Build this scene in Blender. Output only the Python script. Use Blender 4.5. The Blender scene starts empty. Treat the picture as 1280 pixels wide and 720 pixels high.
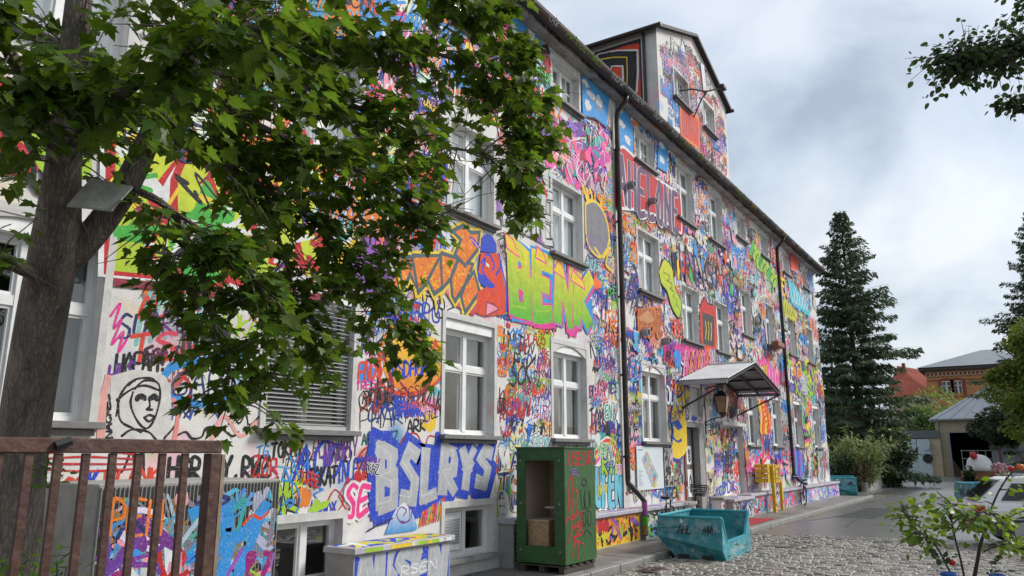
import bpy, bmesh, math, random
import numpy as np
from mathutils import Vector, Matrix, Euler
random.seed(11)
rng = np.random.default_rng(11)
SC = bpy.context.scene
COL = SC.collection
R_ = math.radians

# ------------------------------------------------------------------ camera
# facade = plane y = 0, x runs along the street front, z up, pavement at z = 0
CAM_D, CAM_H, FPX = 7.8016, 1.9, 960.0
CAM_R = np.array([[0.5447010148, -0.1775827760, -0.8196128123],
                  [-0.8386303145, -0.1153422630, -0.5323489062],
                  [0.0, 0.9773231400, -0.2117533470]])
CAM_P = np.array([0.0, -CAM_D, CAM_H])
cam_data = bpy.data.cameras.new('camera')
cam_data.sensor_width = 36.0
cam_data.lens = FPX / 1280.0 * 36.0
cam_data.clip_start = 0.05
cam_data.clip_end = 3000.0
cam = bpy.data.objects.new('camera', cam_data)
COL.objects.link(cam)
m4 = Matrix.Identity(4)
for i in range(3):
    for j in range(3):
        m4[i][j] = CAM_R[i, j]
    m4[i][3] = CAM_P[i]
cam.matrix_world = m4
SC.camera = cam

# ------------------------------------------------------------------ sky, sun, exposure
SUN_DIR = Vector((0.85, -0.78, 0.95)).normalized()      # towards the sun
elev = math.asin(SUN_DIR.z)
azim = math.atan2(SUN_DIR.x, SUN_DIR.y)
world = bpy.data.worlds.new('World')
SC.world = world
world.use_nodes = True
nt = world.node_tree
nt.nodes.clear()
out = nt.nodes.new('ShaderNodeOutputWorld')
bg = nt.nodes.new('ShaderNodeBackground')
bg.inputs['Strength'].default_value = 0.1
sky = nt.nodes.new('ShaderNodeTexSky')
sky.sky_type = 'NISHITA'
sky.sun_disc = False
sky.sun_elevation = elev
sky.sun_rotation = azim
sky.air_density = 1.0
sky.dust_density = 2.0
tc = nt.nodes.new('ShaderNodeTexCoord')
mp = nt.nodes.new('ShaderNodeMapping')
mp.inputs['Scale'].default_value = (1.0, 1.0, 1.7)
mp.inputs['Location'].default_value = (0.35, 1.2, 0.1)
nz = nt.nodes.new('ShaderNodeTexNoise')
nz.inputs['Scale'].default_value = 3.0
nz.inputs['Detail'].default_value = 7.0
nz.inputs['Roughness'].default_value = 0.52
nz.inputs['Distortion'].default_value = 0.35
nz2 = nt.nodes.new('ShaderNodeTexNoise')
nz2.inputs['Scale'].default_value = 1.3
nz2.inputs['Detail'].default_value = 4.0
ramp = nt.nodes.new('ShaderNodeValToRGB')          # shades of the cloud layer
ramp.color_ramp.elements[0].position = 0.38
ramp.color_ramp.elements[0].color = (1.65, 1.92, 2.28, 1)
ramp.color_ramp.elements[1].position = 0.63
ramp.color_ramp.elements[1].color = (3.6, 3.72, 3.82, 1)
e = ramp.color_ramp.elements.new(0.50)
e.color = (2.7, 2.98, 3.28, 1)
ramp2 = nt.nodes.new('ShaderNodeValToRGB')         # where thin cloud lets the sky show
ramp2.color_ramp.elements[0].position = 0.30
ramp2.color_ramp.elements[0].color = (0.72, 0.72, 0.72, 1)
ramp2.color_ramp.elements[1].position = 0.62
ramp2.color_ramp.elements[1].color = (1, 1, 1, 1)
mix = nt.nodes.new('ShaderNodeMix')
mix.data_type = 'RGBA'
L = nt.links.new
L(tc.outputs['Generated'], mp.inputs['Vector'])
L(mp.outputs['Vector'], nz.inputs['Vector'])
L(mp.outputs['Vector'], nz2.inputs['Vector'])
L(nz.outputs['Fac'], ramp.inputs['Fac'])
L(nz2.outputs['Fac'], ramp2.inputs['Fac'])
L(ramp2.outputs['Color'], mix.inputs['Factor'])
L(sky.outputs['Color'], mix.inputs[6])
L(ramp.outputs['Color'], mix.inputs[7])
L(mix.outputs[2], bg.inputs['Color'])
L(bg.outputs['Background'], out.inputs['Surface'])

sun_data = bpy.data.lights.new('sun', 'SUN')
sun_data.energy = 1.5
sun_data.angle = R_(18)
sun_data.color = (1.0, 0.97, 0.92)
sun = bpy.data.objects.new('sun', sun_data)
COL.objects.link(sun)
sun.rotation_euler = SUN_DIR.to_track_quat('Z', 'Y').to_euler()
sun.location = (0, -30, 40)

SC.view_settings.view_transform = 'Standard'
SC.view_settings.look = 'None'
SC.view_settings.gamma = 1.0
SC.view_settings.exposure = 1.28
SC.render.engine = 'CYCLES'
SC.cycles.max_bounces = 6
SC.cycles.diffuse_bounces = 3
SC.cycles.transparent_max_bounces = 12
SC.cycles.use_denoising = True

# ------------------------------------------------------------------ point helpers
def _ray(u, v):
    return CAM_R @ np.array([(u - 640) / FPX, -(v - 360) / FPX, -1.0])
def on_wall(u, v, y=0.0):
    d = _ray(u, v); t = (y + CAM_D) / d[1]
    p = CAM_P + t * d
    return float(p[0]), float(p[2])
def on_ground(u, v, z=0.0):
    d = _ray(u, v); t = (z - CAM_H) / d[2]
    p = CAM_P + t * d
    return float(p[0]), float(p[1])
def at_depth(u, v, t):
    return Vector((CAM_P + t * _ray(u, v)).tolist())

# ------------------------------------------------------------------ mesh builder
class MB:
    def __init__(s):
        s.v = []; s.f = []; s.c = None
    def quad(s, a, b, c, d):
        n = len(s.v); s.v += [tuple(a), tuple(b), tuple(c), tuple(d)]; s.f.append((n, n+1, n+2, n+3)); return s
    def poly(s, pts):
        n = len(s.v); s.v += [tuple(p) for p in pts]; s.f.append(tuple(range(n, n+len(pts)))); return s
    def box(s, x0, x1, y0, y1, z0, z1):
        n = len(s.v)
        s.v += [(x0,y0,z0),(x1,y0,z0),(x1,y1,z0),(x0,y1,z0),(x0,y0,z1),(x1,y0,z1),(x1,y1,z1),(x0,y1,z1)]
        for q in ((0,3,2,1),(4,5,6,7),(0,1,5,4),(1,2,6,5),(2,3,7,6),(3,0,4,7)):
            s.f.append(tuple(n+i for i in q))
        return s
    def hexa(s, p):                       # 8 points: bottom 4 ccw, top 4 ccw
        n = len(s.v); s.v += [tuple(q) for q in p]
        for q in ((0,3,2,1),(4,5,6,7),(0,1,5,4),(1,2,6,5),(2,3,7,6),(3,0,4,7)):
            s.f.append(tuple(n+i for i in q))
        return s
    def bar(s, a, b, w, h=None, up=(0,0,1)):
        h = h or w
        a = Vector(a); b = Vector(b); d = (b-a).normalized(); up = Vector(up)
        if abs(d.dot(up)) > 0.97: up = Vector((0,1,0))
        x = d.cross(up).normalized()*w/2; y = x.cross(d).normalized()*h/2
        return s.hexa([a-x-y, a+x-y, a+x+y, a-x+y, b-x-y, b+x-y, b+x+y, b-x+y])
    def tube(s, pts, rad, n=8, cap=True):
        pts = [Vector(p) for p in pts]
        if not isinstance(rad, (list, tuple)): rad = [rad]*len(pts)
        base = len(s.v); prev = None
        for i, p in enumerate(pts):
            if i == 0: t = pts[1]-p
            elif i == len(pts)-1: t = p-pts[i-1]
            else: t = pts[i+1]-pts[i-1]
            t.normalize()
            if prev is None:
                a = Vector((0,0,1)) if abs(t.z) < 0.9 else Vector((1,0,0))
                x = t.cross(a).normalized()
            else:
                x = (prev - t*prev.dot(t)).normalized()
            prev = x; y = t.cross(x)
            for k in range(n):
                g = 2*math.pi*k/n
                s.v.append(tuple(p + (x*math.cos(g)+y*math.sin(g))*rad[i]))
        for i in range(len(pts)-1):
            for k in range(n):
                k2 = (k+1) % n
                s.f.append((base+i*n+k, base+i*n+k2, base+(i+1)*n+k2, base+(i+1)*n+k))
        if cap:
            s.f.append(tuple(base+k for k in reversed(range(n))))
            s.f.append(tuple(base+(len(pts)-1)*n+k for k in range(n)))
        return s
    def lathe(s, prof, c=(0,0,0), n=16):
        b = len(s.v)
        for r, z in prof:
            for k in range(n):
                g = 2*math.pi*k/n
                s.v.append((c[0]+r*math.cos(g), c[1]+r*math.sin(g), c[2]+z))
        for i in range(len(prof)-1):
            for k in range(n):
                k2 = (k+1) % n
                s.f.append((b+i*n+k, b+i*n+k2, b+(i+1)*n+k2, b+(i+1)*n+k))
        s.f.append(tuple(b+k for k in reversed(range(n))))
        s.f.append(tuple(b+(len(prof)-1)*n+k for k in range(n)))
        return s
    def prism(s, pts, axis, a, b):        # 2-D outline extruded along an axis: 'x' -> (y,z), 'y' -> (x,z), 'z' -> (x,y)
        f = {'x': lambda p, k: (k, p[0], p[1]), 'y': lambda p, k: (p[0], k, p[1]), 'z': lambda p, k: (p[0], p[1], k)}[axis]
        n = len(s.v); m = len(pts)
        s.v += [f(p, a) for p in pts] + [f(p, b) for p in pts]
        s.f.append(tuple(n+i for i in range(m))); s.f.append(tuple(n+m+i for i in reversed(range(m))))
        for i in range(m):
            j = (i+1) % m
            s.f.append((n+j, n+i, n+m+i, n+m+j))
        return s
    def mesh(s, name, smooth=False, bevel=0, fix=True):
        me = bpy.data.meshes.new(name)
        me.from_pydata(s.v, [], s.f)
        if fix or bevel:
            bm = bmesh.new(); bm.from_mesh(me)
            if bevel:
                bmesh.ops.remove_doubles(bm, verts=bm.verts, dist=1e-5)
                bmesh.ops.bevel(bm, geom=[q for q in bm.edges if len(q.link_faces) == 2 and q.calc_face_angle(0) > 0.5], offset=bevel, segments=1, affect='EDGES')
            bmesh.ops.recalc_face_normals(bm, faces=bm.faces)
            bm.to_mesh(me); bm.free()
        if smooth:
            me.polygons.foreach_set('use_smooth', [True]*len(me.polygons))
        me.update()
        return me
    def build(s, name, mat, parent=None, smooth=False, bevel=0, fix=True):
        me = s.mesh(name, smooth, bevel, fix)
        return link(name, me, mat, parent)

def link(name, me, mat=None, parent=None):
    o = bpy.data.objects.new(name, me)
    if mat is not None and not me.materials: me.materials.append(mat)
    COL.objects.link(o)
    if parent is not None: o.parent = parent
    return o
def empty(name, loc=(0,0,0), rz=0.0):
    o = bpy.data.objects.new(name, None); COL.objects.link(o)
    o.empty_display_size = 0.2
    o.location = loc; o.rotation_euler = (0, 0, rz)
    return o
def tag(o, label=None, cat=None, group=None, kind=None):
    if label: o['label'] = label
    if cat: o['category'] = cat
    if group: o['group'] = group
    if kind: o['kind'] = kind
    return o
def copy_tree(o, parent=None):
    c = o.copy(); COL.objects.link(c); c.parent = parent
    for ch in list(o.children): copy_tree(ch, c)
    return c

# ------------------------------------------------------------------ materials
def mat(name, col, rough=0.8, var=0.12, scale=6.0, bump=0.0, bscale=40.0, metal=0.0, dirt=None, spec=0.5, coord='Object', col2=None):
    m = bpy.data.materials.new(name); m.use_nodes = True
    t = m.node_tree; b = t.nodes['Principled BSDF']
    b.inputs['Roughness'].default_value = rough
    b.inputs['Metallic'].default_value = metal
    b.inputs['Specular IOR Level'].default_value = spec
    co = t.nodes.new('ShaderNodeTexCoord')
    n = t.nodes.new('ShaderNodeTexNoise'); n.inputs['Scale'].default_value = scale
    n.inputs['Detail'].default_value = 6; n.inputs['Roughness'].default_value = 0.62
    r = t.nodes.new('ShaderNodeValToRGB')
    c2 = col2 or tuple(min(1, c*(1+var)) for c in col[:3])
    c1 = tuple(c*(1-var) for c in col[:3])
    r.color_ramp.elements[0].position = 0.3; r.color_ramp.elements[0].color = (*c1, 1)
    r.color_ramp.elements[1].position = 0.7; r.color_ramp.elements[1].color = (*c2, 1)
    t.links.new(co.outputs[coord], n.inputs['Vector'])
    t.links.new(n.outputs['Fac'], r.inputs['Fac'])
    src = r.outputs['Color']
    if dirt:
        dc, amt, ds = dirt
        n2 = t.nodes.new('ShaderNodeTexNoise'); n2.inputs['Scale'].default_value = ds; n2.inputs['Detail'].default_value = 8; n2.inputs['Roughness'].default_value = 0.7
        r2 = t.nodes.new('ShaderNodeValToRGB')
        r2.color_ramp.elements[0].position = 0.48; r2.color_ramp.elements[0].color = (0,0,0,1)
        r2.color_ramp.elements[1].position = 0.72; r2.color_ramp.elements[1].color = (amt,amt,amt,1)
        mx = t.nodes.new('ShaderNodeMix'); mx.data_type = 'RGBA'
        mx.inputs[7].default_value = (*dc, 1)
        t.links.new(co.outputs[coord], n2.inputs['Vector']); t.links.new(n2.outputs['Fac'], r2.inputs['Fac'])
        t.links.new(r2.outputs['Color'], mx.inputs['Factor']); t.links.new(src, mx.inputs[6])
        src = mx.outputs[2]
    t.links.new(src, b.inputs['Base Color'])
    if bump:
        n3 = t.nodes.new('ShaderNodeTexNoise'); n3.inputs['Scale'].default_value = bscale; n3.inputs['Detail'].default_value = 4
        bp = t.nodes.new('ShaderNodeBump'); bp.inputs['Strength'].default_value = bump; bp.inputs['Distance'].default_value = 0.02
        t.links.new(co.outputs[coord], n3.inputs['Vector']); t.links.new(n3.outputs['Fac'], bp.inputs['Height'])
        t.links.new(bp.outputs['Normal'], b.inputs['Normal'])
    return m

def paint_mat(name, rough=0.7, bump=0.25):
    """spray paint: the colour of each stroke comes from the mesh's colour attribute, broken up by the render's grain"""
    m = bpy.data.materials.new(name); m.use_nodes = True
    t = m.node_tree; b = t.nodes['Principled BSDF']
    b.inputs['Roughness'].default_value = rough
    b.inputs['Specular IOR Level'].default_value = 0.3
    a = t.nodes.new('ShaderNodeAttribute'); a.attribute_name = 'Col'
    co = t.nodes.new('ShaderNodeTexCoord')
    n = t.nodes.new('ShaderNodeTexNoise'); n.inputs['Scale'].default_value = 45; n.inputs['Detail'].default_value = 3
    r = t.nodes.new('ShaderNodeMapRange'); r.inputs['From Min'].default_value = 0.56; r.inputs['From Max'].default_value = 0.82
    r.inputs['To Min'].default_value = 0.0; r.inputs['To Max'].default_value = 0.45
    mx = t.nodes.new('ShaderNodeMix'); mx.data_type = 'RGBA'
    mx.inputs[7].default_value = (0.62, 0.60, 0.57, 1)
    t.links.new(co.outputs['Object'], n.inputs['Vector'])
    t.links.new(n.outputs['Fac'], r.inputs['Value'])
    t.links.new(r.outputs['Result'], mx.inputs['Factor'])
    n5 = t.nodes.new('ShaderNodeTexNoise'); n5.inputs['Scale'].default_value = 5.5; n5.inputs['Detail'].default_value = 6; n5.inputs['Roughness'].default_value = 0.75
    r5 = t.nodes.new('ShaderNodeMapRange'); r5.inputs['From Min'].default_value = 0.35; r5.inputs['From Max'].default_value = 0.70; r5.inputs['To Min'].default_value = 0.78; r5.inputs['To Max'].default_value = 1.08
    hs = t.nodes.new('ShaderNodeHueSaturation'); hs.inputs['Saturation'].default_value = 1.0
    t.links.new(co.outputs['Object'], n5.inputs['Vector']); t.links.new(n5.outputs['Fac'], r5.inputs['Value']); t.links.new(r5.outputs['Result'], hs.inputs['Value']); t.links.new(a.outputs['Color'], hs.inputs['Color'])
    t.links.new(hs.outputs['Color'], mx.inputs[6]); t.links.new(mx.outputs[2], b.inputs['Base Color'])
    n3 = t.nodes.new('ShaderNodeTexNoise'); n3.inputs['Scale'].default_value = 60; n3.inputs['Detail'].default_value = 4
    bp = t.nodes.new('ShaderNodeBump'); bp.inputs['Strength'].default_value = bump; bp.inputs['Distance'].default_value = 0.02
    t.links.new(co.outputs['Object'], n3.inputs['Vector']); t.links.new(n3.outputs['Fac'], bp.inputs['Height'])
    t.links.new(bp.outputs['Normal'], b.inputs['Normal'])
    return m

def mist_mat():
    """overspray: thin paint dust, its cover stored in the mesh's colour attribute"""
    m = bpy.data.materials.new('overspray'); m.use_nodes = True
    t = m.node_tree; b = t.nodes['Principled BSDF']; b.inputs['Roughness'].default_value = 0.9
    a = t.nodes.new('ShaderNodeAttribute'); a.attribute_name = 'Col'
    co = t.nodes.new('ShaderNodeTexCoord'); n = t.nodes.new('ShaderNodeTexNoise'); n.inputs['Scale'].default_value = 90; n.inputs['Detail'].default_value = 3
    r = t.nodes.new('ShaderNodeMapRange'); r.inputs['From Min'].default_value = .3; r.inputs['From Max'].default_value = .7; r.inputs['To Min'].default_value = .5; r.inputs['To Max'].default_value = 1.3
    mu = t.nodes.new('ShaderNodeMath'); mu.operation = 'MULTIPLY'; mu.use_clamp = True
    t.links.new(co.outputs['Object'], n.inputs['Vector']); t.links.new(n.outputs['Fac'], r.inputs['Value']); t.links.new(r.outputs['Result'], mu.inputs[0]); t.links.new(a.outputs['Alpha'], mu.inputs[1])
    t.links.new(a.outputs['Color'], b.inputs['Base Color']); t.links.new(mu.outputs['Value'], b.inputs['Alpha'])
    return m

def wall_mat():
    """off-white stucco under layers of old overspray"""
    m = mat('stucco', (0.66, 0.64, 0.61), 0.9, 0.06, 1.5, 0.35, 60, dirt=((0.36, 0.34, 0.32), 0.6, 1.1))
    t = m.node_tree; b = t.nodes['Principled BSDF']
    src = b.inputs['Base Color'].links[0].from_socket
    co = [n for n in t.nodes if n.type == 'TEX_COORD'][0]
    for k, (c, s, lo, off) in enumerate((((0.75, 0.18, 0.32), 1.1, 0.60, 3.0), ((0.12, 0.38, 0.72), 1.3, 0.61, 9.0), ((0.80, 0.52, 0.10), 1.2, 0.63, 17.0), ((0.38, 0.30, 0.52), 1.6, 0.62, 29.0))):
        mp = t.nodes.new('ShaderNodeMapping'); mp.inputs['Location'].default_value = (off, off, off)
        n = t.nodes.new('ShaderNodeTexNoise'); n.inputs['Scale'].default_value = s; n.inputs['Detail'].default_value = 5
        r = t.nodes.new('ShaderNodeMapRange'); r.inputs['From Min'].default_value = lo; r.inputs['From Max'].default_value = lo+0.14
        r.inputs['To Max'].default_value = 0.55
        mx = t.nodes.new('ShaderNodeMix'); mx.data_type = 'RGBA'; mx.inputs[7].default_value = (*c, 1)
        t.links.new(co.outputs['Object'], mp.inputs['Vector']); t.links.new(mp.outputs['Vector'], n.inputs['Vector'])
        t.links.new(n.outputs['Fac'], r.inputs['Value']); t.links.new(r.outputs['Result'], mx.inputs['Factor'])
        t.links.new(src, mx.inputs[6]); src = mx.outputs[2]
    t.links.new(src, b.inputs['Base Color'])
    return m

def glass_mat(name, ior=2.2, tint=(0.9, 0.94, 0.94)):
    m = bpy.data.materials.new(name); m.use_nodes = True
    t = m.node_tree; t.nodes.clear()
    o = t.nodes.new('ShaderNodeOutputMaterial')
    fr = t.nodes.new('ShaderNodeFresnel'); fr.inputs['IOR'].default_value = ior
    tr = t.nodes.new('ShaderNodeBsdfTransparent'); tr.inputs['Color'].default_value = (*tint, 1)
    gl = t.nodes.new('ShaderNodeBsdfGlossy'); gl.inputs['Roughness'].default_value = 0.02
    co = t.nodes.new('ShaderNodeTexCoord')
    n = t.nodes.new('ShaderNodeTexNoise'); n.inputs['Scale'].default_value = 1.7
    bp = t.nodes.new('ShaderNodeBump'); bp.inputs['Strength'].default_value = 0.12; bp.inputs['Distance'].default_value = 0.05
    t.links.new(co.outputs['Object'], n.inputs['Vector']); t.links.new(n.outputs['Fac'], bp.inputs['Height']); t.links.new(bp.outputs['Normal'], gl.inputs['Normal'])
    mx = t.nodes.new('ShaderNodeMixShader')
    ge = t.nodes.new('ShaderNodeNewGeometry'); iv = t.nodes.new('ShaderNodeMath'); iv.operation = 'SUBTRACT'; iv.inputs[0].default_value = 1.0
    mu = t.nodes.new('ShaderNodeMath'); mu.operation = 'MULTIPLY'     # thin pane: no total reflection from behind
    t.links.new(ge.outputs['Backfacing'], iv.inputs[1]); t.links.new(fr.outputs['Fac'], mu.inputs[0]); t.links.new(iv.outputs['Value'], mu.inputs[1])
    t.links.new(mu.outputs['Value'], mx.inputs['Fac']); t.links.new(tr.outputs['BSDF'], mx.inputs[1]); t.links.new(gl.outputs['BSDF'], mx.inputs[2])
    t.links.new(mx.outputs['Shader'], o.inputs['Surface'])
    return m

def leaf_mat(name, c1, c2, trans=0.35, rough=0.5, scale=3.0):
    m = bpy.data.materials.new(name); m.use_nodes = True
    t = m.node_tree; b = t.nodes['Principled BSDF']; o = t.nodes['Material Output']
    b.inputs['Roughness'].default_value = rough; b.inputs['Specular IOR Level'].default_value = 0.35
    co = t.nodes.new('ShaderNodeTexCoord')
    n = t.nodes.new('ShaderNodeTexNoise'); n.inputs['Scale'].default_value = scale; n.inputs['Detail'].default_value = 5; n.inputs['Roughness'].default_value = 0.8
    r = t.nodes.new('ShaderNodeValToRGB')
    r.color_ramp.elements[0].position = 0.32; r.color_ramp.elements[0].color = (*c1, 1)
    r.color_ramp.elements[1].position = 0.68; r.color_ramp.elements[1].color = (*c2, 1)
    t.links.new(co.outputs['Object'], n.inputs['Vector']); t.links.new(n.outputs['Fac'], r.inputs['Fac'])
    gi = t.nodes.new('ShaderNodeNewGeometry'); oi = t.nodes.new('ShaderNodeObjectInfo'); ad = t.nodes.new('ShaderNodeMath'); fr = t.nodes.new('ShaderNodeMath'); fr.operation = 'FRACT'
    mr = t.nodes.new('ShaderNodeMapRange'); mr.inputs['To Min'].default_value = 0.62; mr.inputs['To Max'].default_value = 1.38     # each leaf its own tone
    mh = t.nodes.new('ShaderNodeMapRange'); mh.inputs['To Min'].default_value = 0.478; mh.inputs['To Max'].default_value = 0.515
    hv = t.nodes.new('ShaderNodeHueSaturation')
    t.links.new(gi.outputs['Random Per Island'], ad.inputs[0]); t.links.new(oi.outputs['Random'], ad.inputs[1]); t.links.new(ad.outputs['Value'], fr.inputs[0]); t.links.new(fr.outputs['Value'], mr.inputs['Value']); t.links.new(gi.outputs['Random Per Island'], mh.inputs['Value'])
    t.links.new(mr.outputs['Result'], hv.inputs['Value']); t.links.new(mh.outputs['Result'], hv.inputs['Hue']); t.links.new(r.outputs['Color'], hv.inputs['Color'])
    r = hv
    t.links.new(r.outputs['Color'], b.inputs['Base Color'])
    tl = t.nodes.new('ShaderNodeBsdfTranslucent')
    hs = t.nodes.new('ShaderNodeHueSaturation'); hs.inputs['Value'].default_value = 1.7; hs.inputs['Saturation'].default_value = 1.1; hs.inputs['Hue'].default_value = 0.48
    t.links.new(r.outputs['Color'], hs.inputs['Color']); t.links.new(hs.outputs['Color'], tl.inputs['Color'])
    mx = t.nodes.new('ShaderNodeMixShader'); mx.inputs['Fac'].default_value = trans
    t.links.new(b.outputs['BSDF'], mx.inputs[1]); t.links.new(tl.outputs['BSDF'], mx.inputs[2]); t.links.new(mx.outputs['Shader'], o.inputs['Surface'])
    return m

M = {}
M['stucco'] = wall_mat()
M['paint'] = paint_mat('spray_paint')
M['print'] = paint_mat('printed_paint', 0.5, 0.05)
M['plaster'] = mat('window_surround_plaster', (0.56, 0.55, 0.53), 0.85, 0.10, 5, 0.15, 60, dirt=((0.30, 0.28, 0.27), 0.5, 3))
M['white_frame'] = mat('white_window_frame', (0.74, 0.74, 0.73), 0.4, 0.05, 4, dirt=((0.45, 0.44, 0.42), 0.35, 6))
M['sill'] = mat('sill_stone', (0.17, 0.165, 0.16), 0.7, 0.2, 8, 0.1, 50)
M['glass'] = glass_mat('window_glass')
M['curtain'] = mat('curtain_cloth', (0.80, 0.82, 0.82), 0.9, 0.06, 3)
M['curtain_dark'] = mat('dim_blind_cloth', (0.16, 0.19, 0.19), 0.9, 0.2, 2)
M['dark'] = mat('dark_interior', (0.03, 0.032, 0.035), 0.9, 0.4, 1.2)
M['gutter'] = mat('dark_gutter_metal', (0.035, 0.03, 0.028), 0.45, 0.3, 4, 0.1, 30, 0.3, dirt=((0.16, 0.07, 0.04), 0.5, 3))
M['roof_tile'] = mat('dark_roof', (0.05, 0.045, 0.042), 0.8, 0.3, 8, 0.2, 20)
M['concrete'] = mat('concrete', (0.30, 0.29, 0.275), 0.85, 0.18, 4, 0.25, 45, dirt=((0.12, 0.115, 0.11), 0.6, 2.5))
M['paving'] = mat('wet_paving', (0.17, 0.163, 0.155), 0.55, 0.22, 3.5, 0.2, 30, dirt=((0.075, 0.072, 0.068), 0.7, 1.2))
M['asphalt'] = mat('damp_asphalt', (0.15, 0.148, 0.145), 0.25, 0.18, 1.2, 0.25, 70, dirt=((0.17, 0.168, 0.163), 0.7, 0.5))
M['joint'] = mat('cobble_joint_dirt', (0.085, 0.078, 0.066), 0.8, 0.3, 6, 0.3, 40)
M['metal_grey'] = mat('galvanised_metal', (0.34, 0.35, 0.36), 0.45, 0.12, 3, metal=0.5)
M['black_metal'] = mat('black_metal', (0.018, 0.018, 0.019), 0.5, 0.3, 10)
M['white_paint'] = mat('white_paint', (0.78, 0.78, 0.77), 0.6, 0.06, 5, dirt=((0.4, 0.38, 0.36), 0.4, 4))

# ================================================================== SETTING: ground, road, pavement, cobbles
X0, X1, ZT = -6.0, 39.8, 11.05          # facade extent
ROAD_Z = -0.10
g = MB(); g.quad((-600, -600, -0.30), (900, -600, -0.30), (900, 600, -0.30), (-600, 600, -0.30))
tag(g.build('ground', M['joint'], fix=False), kind='structure')

# asphalt yard, slightly uneven
def sheet(name, x0, x1, y0, y1, z, m, nx=2, ny=2, amp=0.0):
    v = []; f = []
    for j in range(ny+1):
        for i in range(nx+1):
            v.append((x0+(x1-x0)*i/nx, y0+(y1-y0)*j/ny, z+random.uniform(-amp, amp)))
    for j in range(ny):
        for i in range(nx):
            a = j*(nx+1)+i
            f.append((a, a+1, a+nx+2, a+nx+1))
    b = MB(); b.v = v; b.f = f
    return tag(b.build(name, m, smooth=amp > 0), kind='structure')
road = sheet('road', 20.6, 160, -70, 60, ROAD_Z, M['asphalt'])
# patched seams in the asphalt
seam = mat('asphalt_seam', (0.03, 0.03, 0.031), 0.6, 0.3, 9)
for pts in (((25.5, -2.0), (39.0, -4.2)), ((30.0, -1.9), (33.0, -5.5)), ((34.0, -2.0), (44.0, -2.3)), ((40.5, -5.0), (44.0, -2.3)), ((24.0, -3.4), (30.8, -2.9)), ((46, -3.2), (70, -2.2)), ((50, -6.0), (58, 2.0))):
    b = MB(); a_, b_ = Vector((*pts[0], ROAD_Z+0.004)), Vector((*pts[1], ROAD_Z+0.004))
    d_ = (b_-a_).normalized(); s_ = Vector((-d_.y, d_.x, 0))*0.03
    n_ = 14; L_ = []; Rr = []
    for i in range(n_+1):
        p = a_.lerp(b_, i/n_) + s_*random.uniform(-1.5, 1.5)
        L_.append(p-s_*random.uniform(.5, 1.1)); Rr.append(p+s_*random.uniform(.5, 1.1))
    for i in range(n_): b.quad(L_[i], L_[i+1], Rr[i+1], Rr[i])
    b.build('road_seam', seam, road)
patch = mat('asphalt_patch', (0.055, 0.056, 0.058), 0.35, 0.15, 3, 0.2, 70)
for (x, y, w, h) in ((27.5, -3.6, 5.5, 1.0), (44, -2.6, 9, 1.4), (36, -4.9, 6, .9)):
    b = MB(); b.poly([(x+random.uniform(-.1,.1), y, ROAD_Z+.003), (x+w, y-.2, ROAD_Z+.003), (x+w+.15, y+h, ROAD_Z+.003), (x+.1, y+h+.15, ROAD_Z+.003)])
    b.build('road_patch', patch, road)

# pavement of slabs along the facade, with a kerb of stones
b = MB(); b.box(-4, 40.2, -1.46, -0.02, -0.3, -0.012)
pavement = tag(b.build('pavement', M['joint']), kind='structure')
pav_m = [mat('paving_slab_%d' % k, c, 0.5, 0.2, 2.2, 0.18, 34, dirt=((0.07, 0.067, 0.062), 0.7, 1.6), coord='Object') for k, c in enumerate(((0.185, 0.175, 0.16), (0.155, 0.148, 0.138), (0.21, 0.20, 0.185)))]
x = 6.0
while x < 40.0:
    w = random.uniform(0.93, 1.07)
    for (ya, yb) in ((-1.45, -0.78), (-0.77, -0.03)):
        z = random.uniform(-0.003, 0.004)
        b = MB(); b.box(x+0.006, x+w-0.006, ya+0.004, yb-0.004, -0.06, z)
        o = b.build('paving_slab', random.choice(pav_m), pavement, bevel=0.004)
    x += w
kerb_m = mat('kerb_stone', (0.24, 0.235, 0.225), 0.6, 0.2, 6, 0.25, 40, dirt=((0.09, 0.088, 0.08), 0.6, 3))
x = 5.0
while x < 40.2:
    w = random.uniform(0.9, 1.15)
    z = random.uniform(-0.003, 0.005)
    b = MB(); b.box(x+.008, x+w-.008, -1.62+random.uniform(-.006, .006), -1.465, -0.3, z)
    b.build('kerb_stone', kerb_m, pavement, bevel=0.012)
    x += w
leaf_lit = mat('fallen_leaf', (0.30, 0.24, 0.12), 0.8, 0.5, 20)
b = MB()
for k in range(900):
    xx = random.uniform(10, 40); yy = -1.66-abs(random.gauss(0, .12))
    if random.random() < 0.4: yy = -0.05-abs(random.gauss(0, .10))
    zz = (ROAD_Z+.012) if yy < -1.6 else 0.008
    s_ = random.uniform(.012, .05); a_ = random.uniform(0, 6.3)
    b.poly([(xx+s_*math.cos(a_+q)*(1 if i % 2 else .6), yy+s_*math.sin(a_+q)*(1 if i % 2 else .6), zz+random.uniform(0, .012)) for i, q in enumerate((0, 1.3, 2.5, 3.9, 5.2))])
tag(b.build('fallen_leaves', leaf_lit, fix=False), label='small brown fallen leaves lying along the kerb and wall foot', cat='leaves', kind='stuff')

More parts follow.
